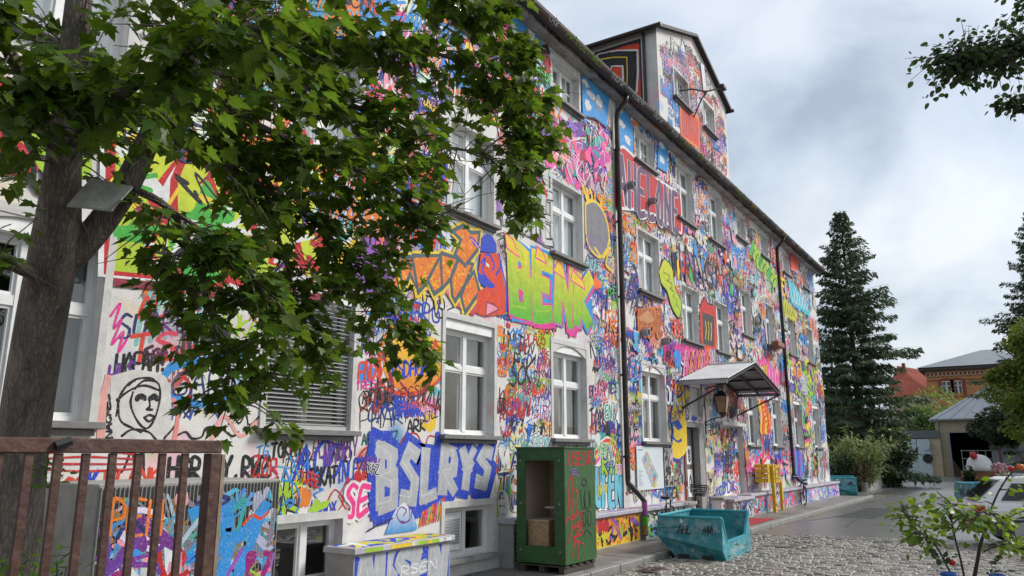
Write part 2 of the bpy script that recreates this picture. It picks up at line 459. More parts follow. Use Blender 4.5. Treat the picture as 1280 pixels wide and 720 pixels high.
# cobbled yard: the largest-looking stones are objects, the rest one mass
cob_m = [mat('cobble_%d' % k, c, 0.48, 0.2, 9, 0.25, 30, dirt=((0.09, 0.083, 0.07), 0.35, 5), coord='Object') for k, c in enumerate(((0.245, 0.23, 0.20), (0.205, 0.19, 0.165), (0.285, 0.265, 0.228), (0.22, 0.19, 0.155)))]
b = MB(); b.quad((-8, -24, ROAD_Z-.055), (21.6, -24, ROAD_Z-.055), (21.6, -1.62, ROAD_Z-.055), (-8, -1.62, ROAD_Z-.055))
yard = tag(b.build('cobbled_yard', M['joint'], fix=False), kind='structure')
def cobble_pts(x, y, w, d):
    ins = random.uniform(.012, .022); j = lambda: random.uniform(-.007, .007)
    z = ROAD_Z + random.uniform(-.012, .012); tx = random.uniform(-.006, .006); ty = random.uniform(-.006, .006)
    P = []
    for k, (zz, f) in enumerate(((-.06, 1.0), (-.017, 1.0), (0.0, 0.0))):
        for (sx, sy) in ((-1, -1), (1, -1), (1, 1), (-1, 1)):
            px = x + sx*(w/2 - (ins if f == 0 else 0)) + j(); py = y + sy*(d/2 - (ins if f == 0 else 0)) + j()
            P.append((px, py, z + zz + (tx*sx+ty*sy)))
    return P
CF = [(0,1,5,4),(1,2,6,5),(2,3,7,6),(3,0,4,7),(4,5,9,8),(5,6,10,9),(6,7,11,10),(7,4,8,11),(8,9,10,11)]
CR_T = CAM_R.T
def project(p):
    c = CR_T @ (np.array(p)-CAM_P)
    if c[2] > -0.2: return None
    return 640+FPX*c[0]/-c[2], 360-FPX*c[1]/-c[2], -c[2]
cob = []
x = 9.0
while x < 21.4:                       # rows run across the yard
    d = random.uniform(.125, .16)
    y = -1.66 - random.uniform(0, .1)
    while y > -13.5:
        w = random.uniform(.14, .24)
        edge = 20.9 + 0.45*math.sin(y*1.3) + (0.9 if y < -4 else 0) + max(0, -y-4.5)*0.35
        if x < edge and y-w > -13.5:
            q = project((x, y-w/2, ROAD_Z))
            if q and -40 < q[0] < 1330 and q[1] < 760: cob.append((q[2], x, y-w/2, d-.012, w-.012))
        y -= w
    x += d
cob.sort()
inview = [c for c in cob if (lambda q: 690 < q[0] < 1280 and q[1] < 722)(project((c[1], c[2], ROAD_Z)))]
near = set(c[1:3] for c in inview[:290])
mass = {k: MB() for k in range(4)}
for (dd, x, y, w, d) in cob:
    k = random.choice((0, 0, 0, 1, 1, 2, 2, 3))
    P = cobble_pts(x, y, w, d)
    if (x, y) in near:
        b = MB(); b.v = P; b.f = list(CF)
        b.build('cobblestone', cob_m[k], yard, fix=False)
    else:
        m_ = mass[k]; n_ = len(m_.v); m_.v += P; m_.f += [tuple(n_+i for i in f) for f in CF]
for k in range(4):
    tag(mass[k].build('cobblestones', cob_m[k], yard, fix=False), kind='stuff')
# manhole cover and gully grate
b = MB(); b.lathe([(.42, -.06), (.42, .012), (.38, .012), (.37, .006), (.05, .006)], (18.4, -3.0, ROAD_Z), 24)
mh = b.build('manhole_cover', mat('cast_iron', (0.10, 0.095, 0.09), 0.5, 0.2, 20, 0.4, 60, 0.3))
tag(mh, 'round cast iron manhole cover set in the cobbles', 'manhole cover')
gr = empty('gully_grate', (13.35, -1.9, ROAD_Z)); tag(gr, 'rusty iron gully grate at the kerb near the green cabinet', 'drain grate')
b = MB(); b.box(-.3, .3, -.02, 0.02, -.05, .016).box(-.3, .3, -.34, -.30, -.05, .016).box(-.3, -.26, -.3, -.02, -.05, .016).box(.26, .3, -.3, -.02, -.05, .016)
rust = mat('rusty_iron', (0.10, 0.06, 0.045), 0.7, 0.3, 12)
b.build('frame', rust, gr)
for k in range(8):
    b = MB(); xx = -.22+k*.063; b.box(xx-.012, xx+.012, -.3, -.02, -.03, .012); b.build('slat', rust, gr)

# ================================================================== THE GRAFFITI BUILDING
bld = empty('graffiti_building', (0, 0, 0))
tag(bld, 'long three storey building covered all over in graffiti with a raised gable', 'building')
COLS = [(-0.78, 0.66), (2.78, 4.22), (6.40, 7.86), (9.97, 11.40), (13.52, 14.97), (17.97, 19.47), (26.80, 28.20), (30.02, 31.36), (33.45, 34.85), (37.05, 38.40)]
OPEN = []    # (x0, x1, z0, z1, kind)
for i, (a, c) in enumerate(COLS):
    OPEN.append((a, c, 2.22, 4.14, 'arch' if i in (1, 4, 5) else ('shade' if i == 2 else 'ground')))
    OPEN.append((a+.05, c-.05, 6.07, 7.70, 'first'))
    OPEN.append((a+.10, c-.10, 9.67, 10.56, 'second'))
for (a, c) in ((21.05, 22.43), (23.90, 25.28)):
    OPEN.append((a, c, 8.84, 10.58, 'stair')); OPEN.append((a, c, 5.15, 6.76, 'stair'))
for (a, c) in ((3.0, 4.15), (6.68, 7.80), (10.03, 11.40)):
    OPEN.append((a, c, 0.28, 1.06, 'cellar'))
DOOR = (20.52, 22.45, 0.0, 2.80); NICHE = (23.80, 26.25, 0.62, 2.80); BLIND = (21.30, 22.32, 2.98, 3.82)
HOLES = [o[:4] for o in OPEN] + [DOOR, NICHE, BLIND]

def wall_with_holes(x0, x1, z0, z1, holes, y):
    xs = sorted({x0, x1, *[h[0] for h in holes], *[h[1] for h in holes]}); zs = sorted({z0, z1, *[h[2] for h in holes], *[h[3] for h in holes]})
    xs = [q for q in xs if x0 <= q <= x1]; zs = [q for q in zs if z0 <= q <= z1]
    b = MB()
    for i in range(len(xs)-1):
        j = 0
        while j < len(zs)-1:
            cx = (xs[i]+xs[i+1])/2; cz = (zs[j]+zs[j+1])/2
            if any(h[0] < cx < h[1] and h[2] < cz < h[3] for h in holes): j += 1; continue
            b.quad((xs[i], y, zs[j]), (xs[i+1], y, zs[j]), (xs[i+1], y, zs[j+1]), (xs[i], y, zs[j+1])); j += 1
    return b
b = wall_with_holes(X0, X1, -0.3, ZT, HOLES, 0.0)
dep = {}
for h in HOLES:
    d = 0.30 if h not in (NICHE, BLIND) else 0.16
    if h == DOOR: d = 0.5
    a, c, z0, z1 = h
    b.quad((a, 0, z0), (a, 0, z1), (a, d, z1), (a, d, z0)); b.quad((c, 0, z1), (c, 0, z0), (c, d, z0), (c, d, z1))
    b.quad((a, 0, z1), (c, 0, z1), (c, d, z1), (a, d, z1)); b.quad((a, 0, z0), (a, d, z0), (c, d, z0), (c, 0, z0))
    if h in (NICHE, BLIND): b.quad((a, d, z0), (c, d, z0), (c, d, z1), (a, d, z1))
# end and rear walls
b.quad((X1, 0, -.3), (X1, 12, -.3), (X1, 12, ZT), (X1, 0, ZT)); b.quad((X0, 12, -.3), (X0, 0, -.3), (X0, 0, ZT), (X0, 12, ZT))
b.quad((X1, 12, -.3), (X0, 12, -.3), (X0, 12, ZT), (X1, 12, ZT))
wall = b.build('wall', M['stucco'], bld, fix=False)
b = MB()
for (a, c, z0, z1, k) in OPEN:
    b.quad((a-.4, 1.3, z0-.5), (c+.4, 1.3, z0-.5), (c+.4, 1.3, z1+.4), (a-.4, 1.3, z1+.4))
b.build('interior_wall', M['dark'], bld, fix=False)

# roof, eaves and gutter
b = MB(); b.prism([(-0.42, 10.93), (0.02, 11.02), (6.0, 13.2), (6.0, 13.32), (-0.42, 11.10)], 'x', X0-.3, X1+.35)
b.prism([(12.4, 10.93), (6.01, 13.2), (6.01, 13.32), (12.4, 11.10)], 'x', X0-.3, X1+.35)
b.build('roof', M['roof_tile'], bld)
b = MB(); b.box(X0, X1+.2, -0.26, -0.004, 10.80, 10.95)
b.build('cornice', mat('grimy_cornice', (0.36, 0.34, 0.32), .85, .25, 3, .2, 50, dirt=((0.06, 0.055, 0.05), 0.9, 2.5)), bld)
b = MB()
n_ = 60
prof = [(-.40+.15*math.cos(a), 10.98+.15*math.sin(a)) for a in np.linspace(math.pi, 2*math.pi, 9)] + [(-.40+.125*math.cos(a), 10.98+.125*math.sin(a)) for a in np.linspace(2*math.pi, math.pi, 9)]
b.prism(prof, 'x', X0-.3, X1+.32)
b.build('gutter', M['gutter'], bld)
x = X0
while x < X1:                        # gutter brackets
    b = MB(); b.tube([(x, -.02, 10.98), (x, -.40+.16*math.cos(4.0), 10.98+.165*math.sin(4.0)), (x, -.40-.16, 10.985)], .012, 5); b.build('gutter_bracket', M['black_metal'], bld); x += 0.9

def downpipe(x, zb, kick):
    p = empty('downpipe', (x, 0, 0)); p.parent = bld
    b = MB(); b.tube([(0, -.40, 10.86), (0, -.36, 10.70), (0, -.12, 10.45), (0, -.10, 10.2), (0, -.10, zb)] + kick, .065, 10)
    b.build('pipe', M['gutter'], p, smooth=True)
    for (za, zc, c) in ((.12, .30, (.55, .30, .05)), (.31, .52, (.12, .55, .04)), (.53, .84, (.45, .12, .35))):
        b = MB(); b.tube([(kick[-1][0], kick[-1][1], za), (kick[-1][0], kick[-1][1], zc)], .0665, 10, cap=False)
        if kick[-1][2] < .3: b.build('painted_band', mat('pipe_band', c, .6, .2, 9), p, fix=False, smooth=True)
    z = zb+.5
    while z < 10:
        b = MB(); b.lathe([(.074, -.03), (.074, .03)], (0, -.10, z), 10); b.box(-.02, .02, -.05, -.001, z-.02, z+.02); b.build('pipe_clamp', M['black_metal'], p); z += 1.9
    return p
downpipe(16.77, 1.35, [(0, -.10, 1.25), (0.12, -.30, 1.02), (0.16, -.42, .85), (0.16, -.42, .10)])
downpipe(32.42, 1.25, [(0, -.10, 1.15), (.35, -.16, .92), (.6, -.30, .78), (.75, -.38, .74)])

# ---- windows
def window(a, c, z0, z1, kind):
    w = c-a; h = z1-z0; fr = 0.055; y0, y1 = (.13, .20)
    zt = h - 0.17 if kind in ('ground', 'arch', 'shade') else h      # a roller-shutter box takes the head
    e = empty('window', (a, 0, z0)); e.parent = bld
    b = MB()
    b.box(0, fr, y0, y1, 0, zt); b.box(w-fr, w, y0, y1, 0, zt); b.box(fr, w-fr, y0, y1, 0, fr); b.box(fr, w-fr, y0, y1, zt-fr, zt)
    b.box(w/2-.05, w/2+.05, y0-.012, y1-.002, fr, zt-fr)
    panes = []
    if kind in ('ground', 'arch', 'shade', 'first', 'stair'):
        zb = zt*0.64
        b.box(fr, w/2-.05, y0-.006, y1-.001, zb-.05, zb+.05); b.box(w/2+.05, w-fr, y0-.006, y1-.001, zb-.05, zb+.05)
        rows = [(fr, zb-.05), (zb+.05, zt-fr)]
    else:
        rows = [(fr, zt-fr)]
    for (xa, xb) in ((fr, w/2-.05), (w/2+.05, w-fr)):
        for (za, zc) in rows:
            s = .032                                                # casement sash
            b.box(xa, xa+s, y0+.012, y1-.012, za, zc); b.box(xb-s, xb, y0+.012, y1-.012, za, zc)
            b.box(xa+s, xb-s, y0+.012, y1-.012, za, za+s); b.box(xa+s, xb-s, y0+.012, y1-.012, zc-s, zc)
            if kind == 'second':
                b.box((xa+xb)/2-.012, (xa+xb)/2+.012, y0+.02, y1-.02, za+s, zc-s); b.box(xa+s, (xa+xb)/2-.012, y0+.02, y1-.02, (za+zc)/2-.012, (za+zc)/2+.012); b.box((xa+xb)/2+.012, xb-s, y0+.02, y1-.02, (za+zc)/2-.012, (za+zc)/2+.012)
            panes.append((xa+s, xb-s, za+s, zc-s))
    b.build('frame', M['white_frame'], e)
    for (xa, xb, za, zc) in panes:
        p = MB(); t_ = [random.uniform(-.003, .003) for _ in range(3)]
        p.quad((xa, y0+.035, za), (xb, y0+.035+t_[0], za), (xb, y0+.035+t_[0]+t_[1], zc), (xa, y0+.035+t_[1], zc)); p.build('pane', M['glass'], e, fix=False)
    # surround, sill
    s = MB(); sw = .085; pr = -.022
    top = h+.02
    s.box(-sw, -.001, pr, -.001, -.02, top+sw); s.box(w+.001, w+sw, pr, -.001, -.02, top+sw); s.box(-.001, w+.001, pr, -.001, h+.001, top+sw)
    s.build('surround', M['plaster'], e)
    if kind != 'cellar':
        s = MB(); s.box(-.12, w+.12, -.13, .127, -.075, -.004); s.box(-.06, w+.06, -.05, -.002, -.14, -.078)
        s.build('sill', M['sill'], e, bevel=.006)
    else:
        s = MB(); s.box(-.08, w+.08, -.16, .127, -.07, -.004); s.build('sill', M['concrete'], e, bevel=.006)
    if kind in ('ground', 'shade', 'arch'):
        s = MB(); s.box(.002, w-.002, .02, .24, zt+.003, h-.002); s.build('shutter_box', M['white_paint'], e)
    if kind == 'arch':                                              # segmental arch: two spandrels inside the head
        s = MB(); n = 8
        arc = [(w*i/n, h - .001 - .20*(2*i/n-1)**2) for i in range(n+1)]
        for i in range(n):
            (xa, za), (xb, zb) = arc[i], arc[i+1]
            s.hexa([(xa, -.012, za-.004), (xb, -.012, zb-.004), (xb, .016, zb-.004), (xa, .016, za-.004), (xa, -.012, h-.0005), (xb, -.012, h-.0005), (xb, .016, h-.0005), (xa, .016, h-.0005)])
        s.build('arch_head', M['plaster'], e)
    # curtains / blinds behind the glass
    r = random.random()
    if kind in ('first', 'second', 'stair'):
        cur = MB(); n = 22; cm = M['curtain']
        full = 0.02 if r < .75 else h*random.uniform(.3, .6)
        for i in range(n):
            xa = fr+(w-2*fr)*i/n; xb = fr+(w-2*fr)*(i+1)/n
            ya = .27+.02*math.sin(i*1.9); yb = .27+.02*math.sin((i+1)*1.9)
            cur.quad((xa, ya, full), (xb, yb, full), (xb, yb, zt), (xa, ya, zt))
        cur.build('curtain', cm, e, smooth=True, fix=False)
    elif kind in ('ground', 'arch') and r < .8:
        cur = MB(); zc = zt*random.uniform(.0, .5)
        cur.quad((w*.52, .30, zc), (w-.05, .30, zc), (w-.05, .30, zt), (w*.52, .30, zt)); cur.build('blind', M['curtain_dark'], e, fix=False)
    if kind == 'shade':                                             # outside venetian blind
        n = 34
        for i in range(n):
            z = .06 + (h-.12)*i/n
            s = MB(); s.hexa([(.04, .028, z), (w-.04, .028, z), (w-.04, .070, z+.020), (.04, .070, z+.020), (.04, .028, z+.003), (w-.04, .028, z+.003), (w-.04, .070, z+.023), (.04, .070, z+.023)])
            s.build('slat', M['blind'], e)
        s = MB(); s.box(.0, .035, .02, .08, 0, h); s.box(w-.035, w, .02, .08, 0, h); s.box(.035, w-.035, .02, .07, .0, .05); s.build('blind_rail', M['blind'], e)
    return e
M['blind'] = mat('aluminium_blind', (0.42, 0.42, 0.41), 0.45, 0.08, 4, metal=0.2)
for o in OPEN:
    w_ = window(*o)
    if o[0] == 10.03 and o[4] == 'cellar':      # ventilated left leaf
        b = MB(); b.box(.10, .60, .110, .126, .10, .69); b.build('panel', M['white_paint'], w_)
        for k in range(9):
            b = MB(); z = .20+k*.045; b.hexa([(.14, .100, z), (.56, .100, z), (.56, .109, z+.02), (.14, .109, z+.02), (.14, .098, z+.004), (.56, .098, z+.004), (.56, .109, z+.03), (.14, .109, z+.03)]); b.build('louvre', M['metal_grey'], w_)

# ---- entrance: doors, frame, blind window, niche
door_m = mat('door_grey', (0.23, 0.22, 0.21), 0.6, 0.12, 3, dirt=((0.08, 0.075, 0.07), 0.5, 3))
red_m = mat('red_paint', (0.50, 0.03, 0.03), 0.5, 0.15, 8)
b = MB(); b.box(20.52, 20.66, .02, .20, 0, 2.80); b.box(22.02, 22.45, .02, .20, 0, 2.80); b.box(20.66, 22.02, .02, .20, 2.66, 2.80)
b.build('door_frame', M['concrete'], bld)
for (xa, xb) in ((20.67, 21.33), (21.36, 22.01)):
    d = empty('door', (xa, .26, .04)); d.parent = bld
    w = xb-xa
    b = MB(); b.box(0, w, 0, .05, 0, 2.61)
    b.build('leaf_panel', door_m, d)
    for k in range(8):
        b = MB(); q = w*(k+.5)/8; b.box(q-.028, q+.028, -.014, -.0005, .03, 2.58); b.build('plank', door_m, d)
    b = MB(); b.box(w-.12 if xa < 21 else .03, w-.06 if xa < 21 else .09, -.05, -.014, 1.0, 1.12); b.build('handle', M['black_metal'], d)
b = MB(); b.box(21.335, 21.355, .22, .30, .04, 2.64); b.build('door_strip', red_m, bld)
b = MB(); b.box(20.1, 22.9, -.55, .26, -.02, .035); b.build('door_step', M['concrete'], bld, bevel=.01)
b = MB(); b.box(23.78, 26.27, -.14, -.002, 2.80, 2.90); b.build('niche_lintel', M['plaster'], bld)

# ---- raised gable (central bay)
GX0, GX1, GE, GA = 20.13, 26.80, 14.60, 15.88
TW = [(21.44, 22.70, 12.88, 13.84), (24.15, 25.30, 12.88, 13.88)]
tb = wall_with_holes(GX0, GX1, ZT+.02, GE, TW, 0.05)
tb.poly([(GX0, .05, GE), (GX1, .05, GE), ((GX0+GX1)/2, .05, GA)])
for (a, c, z0, z1) in TW:
    tb.quad((a, .05, z0), (a, .05, z1), (a, .3, z1), (a, .3, z0)); tb.quad((c, .05, z1), (c, .05, z0), (c, .3, z0), (c, .3, z1)); tb.quad((a, .05, z1), (c, .05, z1), (c, .3, z1), (a, .3, z1)); tb.quad((a, .05, z0), (a, .3, z0), (c, .3, z0), (c, .05, z0))
tb.quad((GX0, 9, ZT), (GX0, .05, ZT), (GX0, .05, GE), (GX0, 9, GE)); tb.quad((GX1, .05, ZT), (GX1, 9, ZT), (GX1, 9, GE), (GX1, .05, GE))
tb.quad((GX1, 9, ZT), (GX0, 9, ZT), (GX0, 9, GE), (GX1, 9, GE))
tb.build('gable_wall', M['stucco'], bld, fix=False)
gm = (GX0+GX1)/2; sl = (GA-GE)/(gm-GX0)
for sgn in (-1, 1):
    b = MB(); xe = gm+sgn*(gm-GX0+.22); ze = GA-sl*(gm-GX0+.22)
    b.hexa([(gm, -.10, GA+.01), (xe, -.10, ze+.01), (xe, 9.2, ze+.01), (gm, 9.2, GA+.01), (gm, -.10, GA+.07), (xe, -.10, ze+.07), (xe, 9.2, ze+.07), (gm, 9.2, GA+.07)])
    b.build('gable_roof', M['roof_tile'], bld)
    b = MB(); b.bar((gm+sgn*.01, -.12, GA+.03), (xe, -.12, ze+.03), .10, .03, up=(0, 1, 0)); b.build('barge_board', mat('grey_timber', (.10, .095, .09), .8, .3, 6), bld)
    b = MB(); b.tube([(xe, -.2, ze+.02), (xe, 9.2, ze+.02)], .07, 8); b.build('gable_gutter', M['gutter'], bld)
b = MB(); b.tube([(GX0-.06, .45, GE-.1), (GX0-.06, .45, ZT+.3)], .05, 8); b.build('gable_pipe', M['gutter'], bld)
for (a, c, z0, z1) in TW:
    w_ = window(a, c, z0, z1, 'second'); w_.location.y = .05

# ---- vent stubs in the wall, sealed conduit pieces
for (x, z) in ((17.45, 8.70), (18.85, 8.66), (18.0, 4.92), (19.45, 4.88)):
    b = MB(); b.lathe([(.10, 0), (.10, .24), (.08, .24), (.08, .05)], (0, 0, 0), 14)
    o = b.build('vent_pipe', M['metal_grey'], bld, smooth=False); o.location = (x, 0, z); o.rotation_euler = (R_(90), 0, 0)

# ================================================================== GRAFFITI
GL = {'A': '0,0 .5,1 1,0|.18,.38 .85,.38', 'B': '0,0 0,1 .75,.92 .75,.58 .1,.52 .9,.4 .85,.05 0,0', 'C': '.95,.8 .6,1 .1,.75 .05,.25 .5,0 .95,.15', 'D': '0,0 0,1 .8,.8 .95,.4 .6,.02 0,0',
 'E': '.95,1 .05,.95 0,0 .95,.03|.0,.52 .75,.52', 'F': '.95,1 .05,.95 0,0|.0,.52 .75,.5', 'G': '.95,.85 .5,1 .05,.6 .2,.05 .9,.05 .95,.45 .5,.42', 'H': '0,0 .05,1|.95,0 .95,1|.0,.5 1,.5', 'I': '.5,0 .5,1',
 'J': '.3,1 .95,1 .8,.2 .4,0 .05,.25', 'K': '.05,0 .05,1|.95,1 .1,.48 1,0', 'L': '.1,1 .05,0 .95,.03', 'M': '0,0 .1,1 .5,.35 .9,1 1,0', 'N': '0,0 .05,1 .95,0 1,1', 'O': '.5,1 .05,.6 .2,.05 .75,.0 .98,.5 .5,1', 'P': '.05,0 .05,1 .85,.9 .85,.5 .1,.42',
 'Q': '.5,1 .05,.6 .2,.05 .75,.0 .98,.5 .5,1|.55,.3 1,-.1', 'R': '.05,0 .05,1 .85,.9 .8,.52 .1,.45 1,0', 'S': '.95,.88 .45,1 .1,.75 .85,.4 .7,.02 .02,.1', 'T': '0,.95 1,1|.5,.97 .45,0', 'U': '.05,1 .05,.2 .5,0 .9,.2 .95,1', 'V': '0,1 .5,0 1,1',
 'W': '0,1 .22,0 .5,.65 .78,0 1,1', 'X': '0,0 1,1|0,1 1,0', 'Y': '0,1 .5,.5 1,1|.5,.5 .45,0', 'Z': '.05,1 .95,.97 .05,0 1,.03', '7': '.05,1 .95,1 .4,0|.2,.5 .9,.5', '6': '.8,1 .2,.6 .1,.15 .6,0 .9,.25 .6,.5 .15,.35', '2': '.1,.8 .5,1 .85,.75 .05,.02 .95,0', '5': '.9,1 .2,.97 .15,.58 .8,.5 .8,.08 .1,0',
 '3': '.1,.95 .8,1 .4,.58 .9,.3 .5,0 .05,.1', '.': '.4,0 .5,.08', '-': '.1,.5 .9,.5', '+': '.1,.5 .9,.5|.5,.1 .5,.9', '1': '.2,.8 .55,1 .5,0', '8': '.5,.52 .15,.8 .5,1 .85,.8 .5,.52 .1,.2 .5,0 .9,.2 .5,.52', '!': '.5,1 .5,.3|.5,.08 .5,0', ' ': ''}
def _gl(s):
    return [np.array([[float(q) for q in p.split(',')] for p in st.split()]) for st in s.split('|') if st]
GLY = {k: _gl(v) for k, v in GL.items()}

def smooth_line(P, n=5, tight=1.0):
    """Catmull-Rom through P; tight=0 keeps it angular"""
    if len(P) < 3 or tight <= 0:
        return P
    E0 = np.vstack([2*P[0]-P[1], P, 2*P[-1]-P[-2]])
    out = []
    t = np.linspace(0, 1, n, endpoint=False)[:, None]
    for i in range(1, len(E0)-2):
        p0, p1, p2, p3 = E0[i-1], E0[i], E0[i+1], E0[i+2]
        m1 = (p2-p0)*.5*tight; m2 = (p3-p1)*.5*tight
        out.append((2*t**3-3*t**2+1)*p1 + (t**3-2*t**2+t)*m1 + (-2*t**3+3*t**2)*p2 + (t**3-t**2)*m2)
    out.append(P[-1:])
    return np.vstack(out)

class Paint:
    """collects flat paint (ribbons and polygons) on one plane; depth order = distance from the plane"""
    STEP = 1e-5
    def __init__(s, O=(0, 0, 0), A=(1, 0, 0), B=(0, 0, 1), N=(0, -1, 0), clip=None, bounds=None, y0=0.0015, step=1e-5):
        s.STEP = step
        s.O, s.A, s.B, s.N = (np.array(q, float) for q in (O, A, B, N))
        s.V = []; s.C = []; s.F4 = []; s.FP = []; s.nv = 0
        s.clip = np.array(clip) if clip else None
        s.bounds = bounds; s.y0 = y0
        s.grid = {}; s.lay = 0
    def begin(s, bb, n=2):
        """reserve n layers above whatever lies in the box"""
        c = .3
        ks = [(i, j) for i in range(int(bb[0]//c), int(bb[1]//c)+1) for j in range(int(bb[2]//c), int(bb[3]//c)+1)]
        top = max((s.grid.get(k, 0) for k in ks), default=0)
        s.lay = top
        for k in ks: s.grid[k] = top+n
    def _emit(s, P, col, dz):
        h = s.y0 + (s.lay)*s.STEP + dz
        V = s.O + P[:, :1]*s.A + P[:, 1:2]*s.B + np.asarray(h).reshape(-1, 1)*s.N
        s.V.append(V); s.C.append(col); b = s.nv; s.nv += len(P)
        return b
    def ribbon(s, P, w, col, sub=0, cap=True, col2=None):
        P = np.asarray(P, float)
        if len(P) < 2: return
        d = np.diff(P, axis=0); L = np.hypot(d[:, 0], d[:, 1]); keep = np.r_[True, L > 1e-5]
        P = P[keep]
        if len(P) < 2: return
        w = (w*(1+.16*np.sin(random.uniform(0, 6.3)+np.arange(len(P))*random.uniform(.3, .9))) if cap and len(P) > 3 else np.full(len(P), w)) if np.isscalar(w) else np.asarray(w)[keep]
        d = np.diff(P, axis=0); d /= np.hypot(d[:, 0], d[:, 1])[:, None]
        if w.max() > .085:
            return s.fat(P, w, d, col, sub, cap, col2)
        if cap:
            h0, h1 = w[0]*.30, w[-1]*.30
            P = np.vstack([P[0]-d[0]*h0*1.5, P[0]-d[0]*h0*.7, P, P[-1]+d[-1]*h1*.7, P[-1]+d[-1]*h1*1.5]); w = np.r_[w[0]*.45, w[0]*.86, w, w[-1]*.86, w[-1]*.45]
            d = np.diff(P, axis=0); d /= np.hypot(d[:, 0], d[:, 1])[:, None]
        t = np.vstack([d[:1], d[:-1]+d[1:], d[-1:]]); tl = np.hypot(t[:, 0], t[:, 1])
        bad = tl < .3; t[bad] = np.vstack([d[:1], d])[bad]; tl = np.hypot(t[:, 0], t[:, 1]); t /= tl[:, None]
        dd = np.vstack([d[:1], d]); mit = 1/np.clip(np.abs((t*dd).sum(1)), .6, 1)
        n = np.c_[-t[:, 1], t[:, 0]]*(w*.5*mit)[:, None]
        m = len(P)
        Q = np.empty((2*m, 2)); Q[0::2] = P+n; Q[1::2] = P-n
        i = np.arange(m-1)
        F = np.c_[2*i, 2*i+1, 2*i+3, 2*i+2]
        if s.clip is not None or s.bounds:
            c = (P[:-1]+P[1:])/2; ok = np.ones(m-1, bool)
            if s.clip is not None:
                R = s.clip
                ins = (c[:, None, 0] > R[None, :, 0]) & (c[:, None, 0] < R[None, :, 1]) & (c[:, None, 1] > R[None, :, 2]) & (c[:, None, 1] < R[None, :, 3])
                ok &= ~ins.any(1)
            if s.bounds:
                bx = s.bounds; lo = Q.reshape(m, 2, 2)
                inb = ((lo[..., 0] > bx[0]) & (lo[..., 0] < bx[1]) & (lo[..., 1] > bx[2]) & (lo[..., 1] < bx[3])).all(1)
                ok &= inb[:-1] & inb[1:]
            F = F[ok]
            if not len(F): return
        col = np.asarray(col, float)
        if col2 is not None:
            z = Q[:, 1]; f = np.clip((z-col2[1])/max(1e-6, col2[2]-col2[1]), 0, 1)[:, None]
            C = np.asarray(col)*(1-f) + np.asarray(col2[0])*f
        else:
            C = np.tile(col, (2*m, 1))
        dz = sub*s.STEP + np.repeat(np.arange(m), 2)*8e-7
        b = s._emit(Q, C, dz)
        s.F4.append(F+b)
    def fat(s, P, w, d, col, sub, cap, col2):
        """a broad stroke: one flat quad per segment, each a hair above the one before"""
        m = len(d); L_ = np.hypot(*np.diff(P, axis=0).T)
        cs = np.r_[1, np.clip((d[:-1]*d[1:]).sum(1), -1, 1), 1]; tn = np.sqrt(np.clip((1-cs)/(1+cs+1e-6), 0, 1.0))
        e0 = tn[:-1]*w[:-1]*.5; e1 = tn[1:]*w[1:]*.5
        if cap: e0[0] = w[0]*.22; e1[-1] = w[-1]*.22
        a = P[:-1]-d*e0[:, None]; b = P[1:]+d*e1[:, None]; n = np.c_[-d[:, 1], d[:, 0]]*.5
        Q = np.stack([a+n*w[:-1, None], a-n*w[:-1, None], b-n*w[1:, None], b+n*w[1:, None]], 1)
        ok = np.ones(m, bool); c = (P[:-1]+P[1:])/2
        if s.clip is not None:
            R = s.clip; ok &= ~((c[:, None, 0] > R[None, :, 0]) & (c[:, None, 0] < R[None, :, 1]) & (c[:, None, 1] > R[None, :, 2]) & (c[:, None, 1] < R[None, :, 3])).any(1)
        if s.bounds:
            bx = s.bounds; ok &= ((c[:, 0] > bx[0]) & (c[:, 0] < bx[1]) & (c[:, 1] > bx[2]) & (c[:, 1] < bx[3]))
            Q[..., 0] = np.clip(Q[..., 0], bx[0], bx[1]); Q[..., 1] = np.clip(Q[..., 1], bx[2], bx[3])
        if not ok.any(): return
        dz = np.repeat(np.arange(m), 4).reshape(m, 4)[ok].ravel()*min(3e-6, 6e-5/m) + sub*s.STEP
        Q = Q[ok].reshape(-1, 2); k = len(Q)
        if col2 is not None:
            f = np.clip((Q[:, 1]-col2[1])/max(1e-6, col2[2]-col2[1]), 0, 1)[:, None]; C = np.asarray(col)*(1-f)+np.asarray(col2[0])*f
        else: C = np.tile(np.asarray(col, float), (k, 1))
        b0 = s._emit(Q, C, dz); s.F4.append(np.arange(k).reshape(-1, 4)+b0)
    def poly(s, P, col, sub=0, col2=None):
        P = np.asarray(P, float)
        if s.bounds:
            bx = s.bounds; P = np.c_[np.clip(P[:, 0], bx[0], bx[1]), np.clip(P[:, 1], bx[2], bx[3])]
        if col2 is not None:
            f = np.clip((P[:, 1]-col2[1])/max(1e-6, col2[2]-col2[1]), 0, 1)[:, None]; C = np.asarray(col)*(1-f)+np.asarray(col2[0])*f
        else: C = np.tile(np.asarray(col, float), (len(P), 1))
        b = s._emit(P, C, np.full(len(P), sub*s.STEP))
        s.FP.append(list(range(b, b+len(P))))
    def ring(s, P, w, col, sub=0):
        P = np.asarray(P, float); s.ribbon(np.vstack([P, P[:1]]), w, col, sub, cap=False)
    def free(s, c, r):
        if s.clip is None: return True
        R = s.clip
        return not ((c[0]+r > R[:, 0]) & (c[0]-r < R[:, 1]) & (c[1]+r > R[:, 2]) & (c[1]-r < R[:, 3])).any()
